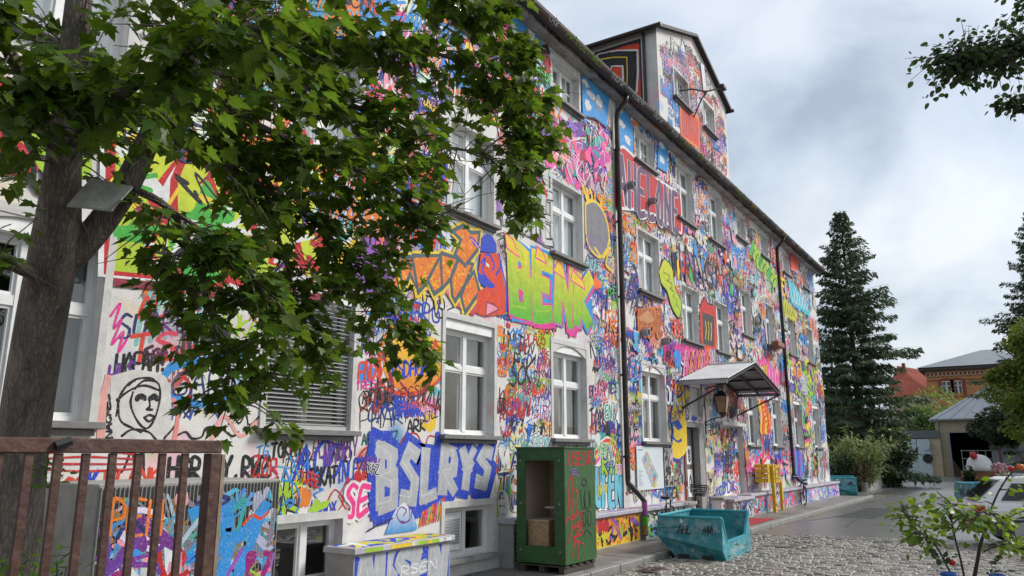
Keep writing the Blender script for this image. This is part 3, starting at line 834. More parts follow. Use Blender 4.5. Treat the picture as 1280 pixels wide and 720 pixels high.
    def blob(s, c, rx, rz, col, sub=0, rough=.25, n=18, col2=None, ang=0):
        if not s.free(c, .8*max(rx, rz)): return
        a = np.linspace(0, 2*math.pi, n, endpoint=False)
        r = 1+rough*(rng.random(n)-.5)*2
        x = rx*r*np.cos(a); z = rz*r*np.sin(a); ca, sa = math.cos(ang), math.sin(ang)
        Q = np.c_[c[0]+x*ca-z*sa, c[1]+x*sa+z*ca]
        if n > 6: Q = smooth_line(np.vstack([Q, Q[:1]]), 4, 1.0)[:-1]
        s.poly(Q, col, sub, col2)
    def build(s, name, parent=None, mat_=None):
        if not s.V: return None
        V = np.vstack(s.V); C = np.vstack(s.C)
        F4 = np.vstack(s.F4) if s.F4 else np.zeros((0, 4), int)
        me = bpy.data.meshes.new(name)
        nl = F4.size + sum(len(f) for f in s.FP); npoly = len(F4)+len(s.FP)
        me.vertices.add(len(V)); me.vertices.foreach_set('co', V.astype(np.float32).ravel())
        me.loops.add(nl); me.polygons.add(npoly)
        li = np.r_[F4.ravel(), np.array([i for f in s.FP for i in f], int)].astype(np.int32)
        me.loops.foreach_set('vertex_index', li)
        ls = np.r_[np.arange(len(F4))*4, F4.size+np.cumsum([0]+[len(f) for f in s.FP])[:-1]] if s.FP else np.arange(len(F4))*4
        me.polygons.foreach_set('loop_start', ls.astype(np.int32))
        at = me.color_attributes.new('Col', 'FLOAT_COLOR', 'POINT')
        at.data.foreach_set('color', np.c_[C, np.ones(len(C))].astype(np.float32).ravel())
        me.update(calc_edges=True); me.validate()
        return link(name, me, mat_ or M['paint'], parent)

PAL = dict(black=(.012, .012, .014), blue=(.015, .05, .36), royal=(.02, .06, .50), sky=(.03, .27, .66), cyan=(.08, .42, .62), teal=(.04, .34, .34), red=(.52, .02, .025), scarlet=(.70, .06, .02), orange=(.78, .20, .02), yellow=(.80, .56, .03),
           pink=(.78, .10, .36), hot=(.72, .04, .28), rose=(.80, .30, .42), purple=(.16, .04, .28), violet=(.28, .10, .45), lime=(.34, .55, .03), green=(.06, .40, .05), white=(.74, .74, .73), silver=(.50, .51, .53), grey=(.20, .20, .22), plum=(.13, .07, .15), maroon=(.28, .03, .05), brown=(.28, .13, .05), navy=(.02, .03, .14))
P_ = PAL
def jit(c, a=.12):
    return tuple(max(0.004, q*(1+random.uniform(-a, a))) for q in c)

def word(P, txt, x, z, h, w, col, lw, tight=.9, slant=.12, jt=.07, rise=0.0, style='tag', fill=None, fill2=None, halo=None, lwf=None, space=.30, drip=0, order=True, steps=4, wave=.05):
    """write a word with its lower left corner at x, z; h letter height, w total width"""
    n = len(txt); cw = w/(n + (n-1)*0)      # cell width
    lines = []
    for i, ch in enumerate(txt):
        gl = GLY.get(ch, GLY['O'])
        lt = []
        sy = 1+random.uniform(-wave, wave)*2; oz = random.uniform(-wave, wave)*h
        for st in gl:
            q = st + rng.uniform(-jt, jt, st.shape)
            lx = x + (i + q[:, 0]*(1-space) + space/2)*cw + (q[:, 1])*slant*h
            lz = z + oz + q[:, 1]*h*sy + rise*(i*cw + q[:, 0]*cw)
            lt.append(smooth_line(np.c_[lx, lz], steps, tight))
        lines.append(lt)
    sub = 0
    bb = (x-.2, x+w+.2, z-.15, z+h*1.1+abs(rise)*w)
    if style == 'tag':
        P.begin(bb, 3 if halo is not None else 2)
        if halo is not None:
            for lt in lines:
                for l in lt: P.ribbon(l, lw*2.4, halo, 0)
        for k, lt in enumerate(lines):
            for m_, l in enumerate(lt): P.ribbon(l, lw, col, 1+.12*m_)
            if drip and random.random() < drip and lt:
                l = lt[0]; p = l[l[:, 1].argmin()]
                P.ribbon(np.array([p, p-[0, random.uniform(.08, .3)]]), lw*.35, col, .5)
    else:
        P.begin(bb, 7*(3+2*n+2))
        if halo is not None:
            for lt in lines:
                for l in lt: P.ribbon(l, lw+2.6*(lwf or .03)+.10*h, halo, 0)
        for lt in lines:
            for l in lt: P.ribbon(l, lw+2*(lwf or .03)+.03*h, col, 7)
        for k, lt in enumerate(lines):
            for m_, l in enumerate(lt): P.ribbon(l, lw+2*(lwf or .03), col, 7*(2+2*k)+2*m_)
            for m_, l in enumerate(lt):
                P.ribbon(l, lw, fill, 7*(3+2*k)+2*m_, col2=None if fill2 is None else (fill2, z, z+h))
            if style == 'shine':
                for l in lt:
                    j = len(l)//3
                    P.ribbon(l[:max(2, j)]+[-lw*.22, lw*.2], lw*.10, P_['white'], 7*(3.85+2*k))
    return bb

def scribble(P, x, z, w, h, col, lw, loops=6, sub=0):
    n = loops*2+2
    px = x + np.linspace(0, w, n) + rng.uniform(-.35, .35, n)*w/loops; pz = z + h*(np.arange(n) % 2) + rng.uniform(-.3, .3, n)*h
    P.begin((x-.1, x+w+.1, z-.1, z+h+.1), 5 if lw > .085 else 2)
    P.ribbon(smooth_line(np.c_[px, pz], 4, 1.2), lw, col, sub)

CLIP = [(h[0]-.06, h[1]+.06, h[2]-.10, h[3]+.07) for h in HOLES if h != NICHE and h != BLIND] + [(16.66, 16.88, -1, 20)*1]
CLIP = [c for c in CLIP]
for h in (NICHE, BLIND): CLIP.append((h[0]-.02, h[1]+.02, h[2]-.02, h[3]+.10))
WB = (X0+.05, X1-.03, 0.02, 10.78)

# ---- filler: years of tags, throw-ups and colour fields over the whole wall
F = Paint(clip=CLIP, bounds=WB)
WORDS = 'TOKAT OKER PHAR AHEL FEZ ALEX JEAN SPAM FADER PUS EGOTRIP GAZ LILLI MADOX RWZ TBA DDK WAHR NACHES HOK RIAS AGD NOISE BENK TURBE PUNK VEN GAER 76 7BA FK OKR SMON SEK TRES RODER UNIT REX LEK KOS ZOR ENEF ADE SOK'.split()
TAGC = ['black']*13 + ['blue']*8 + ['red']*6 + ['royal']*4 + ['scarlet']*7 + ['sky']*4 + ['purple']*1 + ['pink']*2 + ['hot']*1 + ['green']*2 + ['lime']*2 + ['yellow']*2 + ['teal']*2 + ['violet']*1 + ['plum']*1 + ['orange']*4 + ['cyan']*3 + ['navy']*3 + ['maroon']*2
THC = [('orange', 'red'), ('silver', 'black'), ('white', 'black'), ('silver', 'blue'), ('sky', 'black'), ('cyan', 'navy'), ('orange', 'black'), ('scarlet', 'plum'), ('lime', 'black'), ('yellow', 'black'), ('hot', 'white'), ('white', 'red'), ('white', 'royal'), ('violet', 'black'), ('green', 'white'), ('teal', 'white'), ('white', 'black'), ('rose', 'maroon'), ('silver', 'black'), ('yellow', 'red'), ('cyan', 'royal'), ('white', 'navy')]
def filler(x0, x1, z0, z1, dens, big=1.0, halo=.15):
    A = (x1-x0)*(z1-z0)
    for k in range(int(A*dens*.16)):                    # patches of old colour
        c = jit(P_[random.choice(['rose', 'sky', 'orange', 'cyan', 'yellow', 'lime', 'scarlet', 'silver', 'teal', 'white', 'white', 'orange', 'white', 'sky'])], .2)
        x = random.uniform(x0, x1); z = random.uniform(z0, z1); s_ = random.uniform(.15, .42)*big
        n = random.randint(3, 6)
        for q in range(n):
            scribble(F, x+random.uniform(-.2, .2)*s_, z+random.uniform(-.3, .3)*s_, s_*1.6, s_*.8, c, random.uniform(.05, .10), random.randint(3, 6))
    for k in range(int(A*dens*.20)):                    # throw-ups
        f, o = random.choice(THC); t = random.choice(WORDS)[:random.randint(2, 4)]
        h = random.uniform(.35, .75)*big; w = h*len(t)*random.uniform(.55, .75)
        word(F, t, random.uniform(x0, x1-w*.7), random.uniform(z0, z1-h*.8), h, w, jit(P_[o]), h*random.uniform(.16, .22), tight=1.1, jt=.08, rise=random.uniform(-.15, .15), style='piece', fill=jit(P_[f]), lwf=h*.035, space=.22, halo=P_['white'] if random.random() < .4 else None)
    for k in range(int(A*dens*1.0)):                    # tags
        t = random.choice(WORDS); 
        if random.random() < .4: t = ''.join(random.sample('AEOSRKTZNLBPX', random.randint(3, 5)))
        h = random.uniform(.16, .46)*big; w = h*len(t)*random.uniform(.45, .75); lw = random.uniform(.016, .034)*(.7+.5*big)
        word(F, t, random.uniform(x0-.1, x1-w*.6), random.uniform(z0, z1-h*.7), h, w, jit(P_[random.choice(TAGC)]), lw, tight=random.choice((.4, .9, 1.2, 1.3)), slant=random.uniform(-.1, .45), jt=random.uniform(.05, .15), rise=random.uniform(-.25, .3), space=random.uniform(-.05, .3), drip=.12, halo=(.66, .65, .63) if random.random() < halo else None)
    for k in range(int(A*dens*.13)):                    # bold handstyles
        t = random.choice(WORDS)[:5]; h = random.uniform(.40, .70)*big; w = h*len(t)*random.uniform(.5, .7)
        word(F, t, random.uniform(x0-.1, x1-w*.6), random.uniform(z0, z1-h*.7), h, w, jit(P_[random.choice(('black', 'black', 'blue', 'royal', 'scarlet', 'red', 'black', 'orange', 'sky', 'navy'))]), random.uniform(.045, .075)*big, tight=random.choice((.5, 1.0, 1.2)), slant=random.uniform(0, .35), jt=.10, rise=random.uniform(-.15, .25), space=random.uniform(0, .25), drip=.25)
    for k in range(int(A*dens*.35)):                    # squiggles, arrows, loops
        s_ = random.uniform(.12, .4)*big
        scribble(F, random.uniform(x0, x1-.2), random.uniform(z0, z1-.2), s_*random.uniform(1, 2.2), s_*.7, jit(P_[random.choice(TAGC)]), random.uniform(.014, .03), random.randint(2, 6))

def W(u, v, y=0.0):
    return np.array(on_wall(u, v, y))
def WP(pts, y=0.0):
    return np.array([on_wall(u, v, y) for u, v in pts])
def span(Q):
    return (Q[:, 0].min()-.1, Q[:, 0].max()+.1, Q[:, 1].min()-.1, Q[:, 1].max()+.1)

def wordq(P, txt, Q, lw, col, fill=None, fill2=None, halo=None, lwf=.035, hal=.06, tight=.9, jt=.04, space=.18, slant=0.0, style='tag', inner=None, shade=None):
    """a word inside the quad Q = bottom-left, bottom-right, top-right, top-left (wall coordinates)"""
    Q = np.asarray(Q, float); n = len(txt); sub = 0
    P.begin(span(Q), 7*(4+2*n) if style != 'tag' else 4+n)
    zs = (Q[:, 1].min(), Q[:, 1].max())
    L_ = []
    for i, ch in enumerate(txt):
        lt = []
        for st in GLY.get(ch, []):
            q = st + rng.uniform(-jt, jt, st.shape)
            s = (i + space/2 + q[:, 0]*(1-space))/n; t = q[:, 1]; s = (s + slant*(t-.5)/n)[:, None]; t = t[:, None]
            X = Q[0]*(1-s)*(1-t) + Q[1]*s*(1-t) + Q[2]*s*t + Q[3]*(1-s)*t
            lt.append(smooth_line(X, 2 if tight < .3 else 4, tight))
        L_.append(lt)
    if shade is not None:
        for lt in L_:
            for l in lt: P.ribbon(l+np.array(shade[1]), lw+2*lwf, shade[0], .5)
    if halo is not None:
        for lt in L_:
            for l in lt: P.ribbon(l, lw+2*lwf+2*hal if style != 'tag' else lw+2*hal, halo, 7 if style != 'tag' else .5)
    for k, lt in enumerate(L_):
        if style == 'tag':
            for m_, l in enumerate(lt): P.ribbon(l, lw, col, 1+.1*m_+.5*k)
        else:
            for m_, l in enumerate(lt): P.ribbon(l, lw+2*lwf, col, 7*(2+2*k)+2*m_)
            for m_, l in enumerate(lt): P.ribbon(l, lw, fill, 7*(3+2*k)+2*m_, col2=None if fill2 is None else (fill2, zs[0], zs[1]))
            if inner is not None:
                for l in lt: P.ribbon(l+[-lw*.25, lw*.15], lw*.09, inner, 7*(3.9+2*k))

def tagpx(P, txt, bl, br, hpx, col, lw=.028, **k):
    """a tag from pixel bl to pixel br along its foot, hpx tall at the left"""
    (u0, v0), (u1, v1) = bl, br
    a = W(u0, v0); b_ = W(u1, v1); t0 = W(u0, v0-hpx)
    h = t0[1]-a[1]
    wordq(P, txt, [a, b_, (b_[0], b_[1]+h), (a[0], a[1]+h)], lw, P_[col] if isinstance(col, str) else col, **k)
def linepx(P, pts, col, lw, tight=1.0, sub=1, n=6):
    Q = WP(pts); P.begin(span(Q), 9 if lw > .085 else 3); P.ribbon(smooth_line(Q, n, tight), lw, P_[col] if isinstance(col, str) else col, sub)
def polypx(P, pts, col, col2=None, outline=None, lw=.04, tight=0, layers=3, inset=None):
    Q = WP(pts)
    if tight: Q = smooth_line(np.vstack([Q, Q[:1]]), 5, tight)[:-1]
    P.begin(span(Q), layers)
    c2 = None
    if col2 is not None: c2 = (P_[col2] if isinstance(col2, str) else col2, Q[:, 1].min(), Q[:, 1].max())
    P.poly(Q, P_[col] if isinstance(col, str) else col, 0, c2)
    if outline: P.ring(Q, lw, P_[outline] if isinstance(outline, str) else outline, 1)
    return Q
def cloud(P, u, v, ru, rv, ang=.7):
    c = W(u, v); r = W(u+ru, v); rx = abs(r[0]-c[0]); rz = abs(W(u, v-rv)[1]-c[1])
    P.begin((c[0]-rx, c[0]+rx, c[1]-rz, c[1]+rz), 3)
    P.blob(c-[0, rz*.25], rx*1.05, rz*1.05, (.25, .27, .30), 0, .3, 14); P.blob(c, rx, rz, (.66, .70, .74), 1, .35, 14)
    P.blob(c+[-rx*.3, rz*.4], rx*.5, rz*.5, (.72, .74, .76), 1.5, .35, 12)

# ---- filler zones
filler(8.0, 9.85, 2.3, 4.4, 6.0, .7)
filler(4.45, 6.3, 1.9, 4.9, 1.6, .75)
filler(5.6, 8.4, 0.9, 2.1, 3.6, .7)
filler(8.0, 9.9, 4.3, 5.0, 6.0, .7)
filler(11.3, 13.6, 0.9, 2.1, 5.0, .7)
filler(11.5, 13.5, 2.0, 4.2, 10.0, .75)
filler(11.5, 13.5, 4.2, 4.9, 9.0, .7)
filler(15.1, 16.7, 0.9, 7.0, 8.5, .8, .35)
filler(15.0, 16.7, 7.0, 10.0, 9.0, .9)
filler(12.2, 16.7, 0.8, 2.2, 9.0, .75)
filler(11.3, 13.7, 7.6, 10.0, 9.0, .9)
filler(7.5, 13.4, 8.0, 10.8, 5.0, 1.2)
filler(4.4, 9.8, 4.9, 8.2, 5.0, 1.2)
filler(2.5, 9.8, 8.0, 10.8, 3.5, 1.3)
filler(16.9, 21.0, 0.8, 5.2, 7.5, .8, .35)
filler(16.9, 21.0, 5.2, 8.0, 6.5, .85, .4)
filler(16.9, 22.0, 8.0, 10.7, 7.0, .9)
filler(20.4, 27.0, 2.8, 8.8, 4.6, 1.0, .45)
filler(22.3, 26.9, 0.3, 2.9, 5.0, .8, .4)
filler(20.4, 27.0, 8.5, 10.7, 4.5, .9, .4)
filler(26.0, 32.4, 0.7, 10.7, 3.4, 1.15, .5)
filler(31.5, 39.7, 0.7, 10.7, 3.0, 1.2, .5)

# ---- named pieces; each becomes a part of its own
def piece():
    q = Paint(clip=CLIP, bounds=WB); q.grid = F.grid; return q
PIECES = []
def done(P, name, label):
    o = P.build(name, bld)
    if o: o['label'] = label
    if name in ('graffiti_violet_piece', 'graffiti_striped_bands'): o['kind'] = 'stuff'
    PIECES.append(o)

# left bay, off-white with single tags
T = Paint(clip=CLIP, bounds=WB); T.grid = F.grid
for k in range(9):
    linepx(T, [(170+k*9, 430-k*2), (180+k*10, 385-k*3), (195+k*9, 350-k)], (.20, .52, .50), .05)
tagpx(T, 'JEAN', (175, 378), (262, 362), 30, 'grey', .04)
tagpx(T, 'ALEX', (170, 398), (250, 388), 28, 'scarlet', .035)
tagpx(T, 'SUOROE', (146, 424), (250, 412), 30, 'navy', .03)
tagpx(T, 'TSA', (158, 456), (250, 444), 36, 'scarlet', .045)
for k in range(7): linepx(T, [(228+k*8, 445-k), (232+k*9, 405), (237+k*8, 440)], (.03, .032, .04), .05)
tagpx(T, 'HOFAM!', (142, 470), (208, 462), 26, 'black', .034)
tagpx(T, 'HLS', (133, 482), (168, 474), 24, 'purple', .03)
linepx(T, [(138, 395), (150, 380), (142, 410), (152, 400), (140, 430), (154, 415), (148, 440), (158, 425)], 'hot', .025)
linepx(T, [(205, 470), (220, 456), (260, 450), (305, 447)], 'sky', .10)
linepx(T, [(205, 470), (206, 490), (222, 500), (262, 506), (290, 496)], 'sky', .10)
tagpx(T, 'GARL', (212, 494), (300, 488), 28, 'navy', .028)
# line portrait with head scarf
polypx(T, [(138, 470), (170, 462), (206, 470), (214, 500), (212, 545), (190, 552), (140, 548)], (.63, .61, .58), tight=.6)
for p in ([(168, 486), (180, 476), (196, 478), (200, 492), (196, 515), (188, 532), (180, 535), (170, 524), (163, 505), (166, 490)], [(145, 520), (150, 495), (160, 480), (168, 476)], [(146, 500), (162, 488), (180, 482), (199, 488)], [(160, 482), (170, 474), (188, 473), (198, 480)],
          [(147, 500), (150, 525), (165, 535), (176, 540)], [(170, 496), (176, 493), (182, 496)], [(187, 496), (192, 493), (197, 496)], [(186, 498), (187, 508), (183, 512), (190, 512)], [(180, 522), (186, 519), (192, 521), (186, 527), (180, 522)], [(152, 545), (165, 537), (185, 540), (195, 550)], [(205, 548), (220, 530), (226, 512), (221, 503), (232, 500), (238, 508), (230, 522)], [(220, 545), (232, 540), (240, 548), (252, 546), (258, 535), (275, 535), (290, 545), (298, 540)], [(140, 560), (142, 580), (152, 590), (165, 560)], [(165, 560), (170, 585), (178, 562), (180, 590)]):
    linepx(T, p, 'black', .026)
linepx(T, [(171, 499), (176, 496), (181, 499)], 'black', .05); linepx(T, [(188, 499), (192, 497), (196, 499)], 'black', .05)
wordq(T, 'NACHES', [W(140, 548), W(137, 492), W(131, 490), W(132, 548)], .02, P_['black'])
linepx(T, [(217, 500), (222, 520), (216, 560)], (.72, .25, .22), .05); linepx(T, [(135, 470), (128, 505), (126, 545)], (.74, .36, .32), .08)
linepx(T, [(262, 555), (280, 520), (300, 545), (320, 528)], (.74, .36, .32), .05)
tagpx(T, 'HGRITY.RWZ', (208, 600), (336, 596), 28, 'black', .045)
tagpx(T, 'BLANK', (130, 606), (200, 602), 18, 'scarlet', .03); tagpx(T, 'RB', (78, 640), (104, 636), 38, 'scarlet', .05)
tagpx(T, 'K', (104, 640), (118, 640), 50, 'royal', .04)
for k in range(4): linepx(T, [(60, 566+k*7), (110, 562+k*9), (170, 568+k*6)], 'red', .02)
polypx(T, [(38, 680), (40, 640), (52, 608), (70, 612), (82, 632), (84, 660), (70, 680)], 'royal', tight=1); polypx(T, [(46, 668), (50, 628), (62, 618), (70, 640), (68, 668), (56, 674)], 'silver', tight=1, outline='royal', lw=.03); linepx(T, [(57, 635), (56, 660)], 'royal', .04)
# under the shaded window
tagpx(T, 'TOKAT.', (338, 572), (386, 568), 18, 'black', .035); tagpx(T, 'TOKAT.', (384, 608), (428, 602), 22, 'black', .038)
for k, p in enumerate(([(352, 602), (356, 585), (362, 600), (368, 580), (374, 598), (384, 575), (386, 596), (398, 590), (390, 605), (404, 612), (392, 618), (402, 632), (388, 636)], [(350, 640), (356, 648), (366, 650), (370, 640), (375, 625), (368, 605), (355, 600)], [(353, 632), (360, 625), (368, 628)], [(330, 588), (345, 583), (362, 585)], [(362, 570), (366, 578), (372, 570), (368, 560)])):
    linepx(T, p, 'sky' if k != 3 else (.15, .40, .66), .022, .3 if k == 0 else 1)
linepx(T, [(362, 632), (358, 628), (363, 625), (366, 630), (361, 635)], 'sky', .02)
tagpx(T, 'NEVORTY', (404, 582), (446, 570), 26, 'purple', .024, jt=.09); tagpx(T, 'INLE', (420, 604), (448, 596), 24, 'royal', .03)
linepx(T, [(434, 598), (440, 616), (446, 592), (450, 606), (456, 592)], 'red', .06); tagpx(T, 'NA', (446, 604), (462, 600), 12, 'red', .03)
for (u, v, r) in ((419, 626, 10), (436, 620, 13), (452, 622, 12)): linepx(T, [(u-r, v), (u, v-r*1.4), (u+r, v), (u, v+r*1.4), (u-r, v)], 'red', .02)
tagpx(T, 'MADOX', (388, 648), (420, 640), 14, 'royal', .025); polypx(T, [(384, 640), (396, 622), (400, 628), (414, 624), (408, 634), (395, 640)], 'lime')
tagpx(T, 'TG', (320, 572), (336, 570), 14, 'sky', .02)
for k in range(5): linepx(T, [(430+k*4, 655-k*2), (440+k*4, 640), (434+k*6, 630)], 'rose', .04)
done(T, 'graffiti_tag_wall', 'black, red and blue tags with a line portrait on bare off-white stucco')

# between shaded window and the next
T = piece()
tagpx(T, 'JAFF', (446, 442), (472, 432), 34, 'purple', .022, jt=.1); tagpx(T, 'FNDS', (447, 478), (478, 470), 24, 'scarlet', .04); tagpx(T, 'TRES', (444, 488), (470, 484), 10, 'hot', .022)
polypx(T, [(478, 440), (500, 420), (530, 420), (552, 430), (553, 462), (535, 485), (505, 490), (482, 470)], 'orange', 'yellow', tight=1)
linepx(T, [(474, 442), (476, 478), (500, 492), (530, 488), (552, 470), (553, 440), (540, 428)], 'scarlet', .06)
for k in range(8): linepx(T, [(478+k*9, 432+k), (488+k*8, 405+k*3), (500+k*7, 425+k*2)], ['orange', 'pink', 'yellow', 'scarlet'][k % 4], .05, .2)
tagpx(T, 'ASDHURT', (488, 474), (542, 466), 20, 'royal', .042)
linepx(T, [(478, 440), (490, 480), (486, 500)], 'maroon', .07); linepx(T, [(500, 478), (515, 500), (510, 520), (540, 470), (530, 500), (548, 510)], 'maroon', .05)
linepx(T, [(470, 480), (468, 515), (478, 498), (474, 480), (486, 475)], 'maroon', .05)
tagpx(T, 'OKER', (447, 510), (494, 500), 20, 'black', .018); tagpx(T, 'PHAR', (448, 538), (504, 530), 26, 'black', .018); tagpx(T, 'AHEL.FEZ', (452, 556), (497, 551), 13, (.01, .10, .12), .024)
for k in range(9): linepx(T, [(490+k*4, 525-k), (494+k*3, 498+k), (498+k*4, 520)], 'royal', .03)
tagpx(T, 'FGSO', (500, 500), (532, 492), 14, 'black', .018); tagpx(T, 'SIMON', (502, 512), (530, 508), 8, 'scarlet', .015); tagpx(T, 'LILLI', (530, 527), (552, 518), 12, 'black', .018); tagpx(T, 'ARK', (508, 542), (532, 538), 16, 'black', .03)
tagpx(T, 'ERG', (514, 405), (550, 402), 26, 'royal', .03); tagpx(T, '25', (536, 446), (550, 442), 10, 'scarlet', .02)
linepx(T, [(497, 560), (506, 545), (520, 542), (526, 556), (516, 562), (508, 555), (516, 548)], 'red', .02); linepx(T, [(532, 556), (536, 545), (546, 548), (544, 558)], 'red', .02)
wordq(T, 'NACHES', [W(443, 532), W(443, 482), W(440, 482), W(440, 532)], .016, P_['black'])
done(T, 'graffiti_flame_tags', 'orange and yellow flame field with blue and black tags')

# silver throw-up with blue outline
T = piece()
linepx(T, [(452, 600), (447, 575), (460, 558), (480, 556)], 'red', .03)
T.begin((8, 12, .8, 2.1), 1)
Q = [W(470, 634), W(612, 603), W(617, 563), W(470, 562)]
wordq(T, 'BSLRYS', Q, .215, P_['royal'], fill=(.40, .41, .43), fill2=(.47, .48, .50), style='piece', lwf=.04, halo=P_['royal'], hal=.07, tight=.15, jt=.03, space=.30, shade=(P_['royal'], (-.06, -.11)), inner=(.55, .56, .58))
linepx(T, [(506, 642), (510, 634), (502, 630), (496, 640), (502, 652), (512, 650), (514, 636)], 'purple', .022)
polypx(T, [(480, 668), (492, 640), (504, 628), (514, 640), (520, 662)], 'sky', 'white', tight=.5)
linepx(T, [(503, 645), (507, 638), (500, 634), (495, 644), (502, 654), (511, 648), (510, 632)], 'purple', .02)
for k in range(10): linepx(T, [(524+k*3, 658-k), (528+k*3, 640-k*2), (533+k*2, 655-k*2)], ['orange', 'scarlet', 'pink', 'lime'][k % 4], .03)
linepx(T, [(458, 664), (474, 655), (490, 648)], 'black', .02)
done(T, 'graffiti_silver_letters', 'silver block letters outlined in royal blue above the cellar window')
T = piece()
for k in range(10): linepx(T, [(620+k*3, 645-k*5), (628+k*2, 600), (640, 570+k*6)], ['lime', 'red', 'orange', 'brown', 'sky', 'green'][k % 6], .10)
for r_, s_ in enumerate(('MA', 'TO', 'BU')): tagpx(T, s_, (622, 586+r_*26), (650, 584+r_*26), 20, 'navy', .06, halo=P_['white'], hal=.022, space=.3)
tagpx(T, 'AN', (622, 558), (645, 556), 10, 'sky', .02); tagpx(T, 'TERX', (617, 680), (617, 655), 12, 'rose', .02)
done(T, 'graffiti_navy_words', 'navy letters ringed in white stacked in three short rows')

# orange letters and the red figure in a blue cap
T = piece()
S = lambda pts, x0=490, y0=280, k=5.54: [(x0+a/k, y0+b/k) for a, b in pts]
polypx(T, S([(40, 520), (120, 360), (200, 480), (330, 420), (420, 560), (560, 640), (600, 560), (560, 420), (60, 460)]), 'red', 'rose')
for a, b_ in ((150, 480), (210, 500), (290, 560), (330, 520)): linepx(T, S([(a, b_-60), (a+10, b_+20)]), 'yellow', .06)
for q in ([(30, 230), (130, 230), (175, 470), (120, 350), (70, 450)], [(130, 220), (330, 220), (240, 400), (175, 475)], [(240, 390), (330, 220), (345, 440), (285, 485)], [(330, 200), (450, 240), (400, 380), (340, 450)], [(400, 380), (450, 250), (555, 280), (500, 420), (430, 535), (410, 500)], [(410, 50), (490, 10), (540, 60), (600, 60), (585, 180), (500, 290), (430, 210), (470, 110)], [(500, 420), (560, 330), (600, 470), (500, 615), (470, 500)]):
    Q = WP(S(q)); T.begin(span(Q), 4); T.ring(Q, .16, P_['yellow'], -1); 
for q in ([(30, 230), (130, 230), (175, 470), (120, 350), (70, 450)], [(130, 220), (330, 220), (240, 400), (175, 475)], [(240, 390), (330, 220), (345, 440), (285, 485)], [(330, 200), (450, 240), (400, 380), (340, 450)], [(400, 380), (450, 250), (555, 280), (500, 420), (430, 535), (410, 500)], [(410, 50), (490, 10), (540, 60), (600, 60), (585, 180), (500, 290), (430, 210), (470, 110)], [(500, 420), (560, 330), (600, 470), (500, 615), (470, 500)]):
    Q = WP(S(q)); T.begin(span(Q), 4); T.poly(Q, P_['orange'], 1)
    c = Q.mean(0)
    for k in range(26):
        p = c + (Q[random.randrange(len(Q))]-c)*random.uniform(.1, .8) + rng.uniform(-.06, .06, 2)
        T.ribbon(np.array([p, p+rng.uniform(-.07, .07, 2)]), .018, P_[random.choice(('yellow', 'scarlet', 'yellow'))], 1.4+.01*k, cap=False)
    T.ring(Q, .075, (.07, .11, .13), 2)
done(T, 'graffiti_orange_letters', 'orange zigzag letters with grey outlines and yellow edging')
T = piece()
polypx(T, S([(610, 200), (735, 210), (750, 300), (770, 400), (790, 500), (780, 620), (640, 640), (575, 610), (590, 470), (640, 440), (590, 360), (600, 270)]), 'scarlet', tight=.5)
polypx(T, S([(605, 190), (610, 100), (650, 70), (690, 90), (715, 140), (712, 200)]), 'royal', tight=.5)
polypx(T, S([(525, 80), (560, 100), (615, 175), (560, 150)]), 'royal')
linepx(T, S([(545, 105), (590, 160)]), 'rose', .03)
for p in ([(590, 330), (600, 400), (650, 430), (700, 430), (660, 390), (620, 330)], [(640, 215), (670, 215), (700, 280), (690, 320)], [(715, 350), (740, 310), (750, 260)], [(610, 270), (640, 240), (620, 310)], [(735, 210), (760, 330), (785, 450), (785, 600)]): linepx(T, S(p), 'royal', .05)
polypx(T, S([(590, 340), (640, 360), (690, 420), (640, 430), (600, 390)]), 'royal', tight=.5)
polypx(T, S([(645, 265), (668, 285), (665, 305), (645, 290)]), 'white'); polypx(T, S([(640, 640), (650, 540), (700, 560), (735, 590)]), 'rose', outline='maroon', lw=.035)
done(T, 'graffiti_red_figure', 'bright red painted figure wearing a blue cap')
T = piece()
wordq(T, 'HOSEBEN', [W(637, 348), W(620, 292), W(628, 290), W(642, 340)], .022, P_['black'])
# green-yellow piece
polypx(T, [(634, 300), (660, 310), (690, 335), (730, 350), (742, 365), (738, 405), (715, 405), (690, 400), (660, 395), (636, 388)], 'sky', tight=.6)
for (u, v) in ((643, 330), (641, 375), (662, 312), (700, 330), (716, 338), (734, 370), (660, 388), (726, 400)): cloud(T, u, v, 4, 4)
Q = [W(638, 386), W(738, 406), W(741, 352), W(634, 306)]
wordq(T, 'BENK', Q, .34, P_['hot'], fill=(.10, .46, .03), fill2=(.74, .62, .03), style='piece', lwf=.032, halo=P_['sky'], hal=.03, tight=.1, jt=.05, space=.30, shade=(P_['hot'], (.06, -.06)), inner=P_['lime'])
for p in ([(632, 310), (630, 290), (640, 300), (648, 322)], [(668, 322), (670, 308), (678, 316), (682, 330)], [(690, 338), (697, 325), (703, 335), (706, 350)], [(712, 350), (715, 338), (728, 352), (730, 362)]): polypx(T, p, 'yellow', outline='hot', lw=.035)
done(T, 'graffiti_green_piece', 'lime and yellow lettering with pink outline on a sky blue cloud')
T = piece()
polypx(T, [(620, 240), (648, 245), (660, 290), (690, 300), (690, 312), (640, 285), (620, 270)], 'violet', tight=.4)
wordq(T, 'TUBFE', [W(624, 276), W(690, 304), W(690, 248), W(620, 236)], .14, P_['black'], fill=(.60, .60, .60), style='piece', lwf=.028, halo=P_['silver'], hal=.02, tight=.6, jt=.05)
tagpx(T, 'HOM', (620, 252), (640, 258), 8, 'red', .02)
done(T, 'graffiti_grey_letters', 'grey bubble letters with black outlines beside the first floor window')
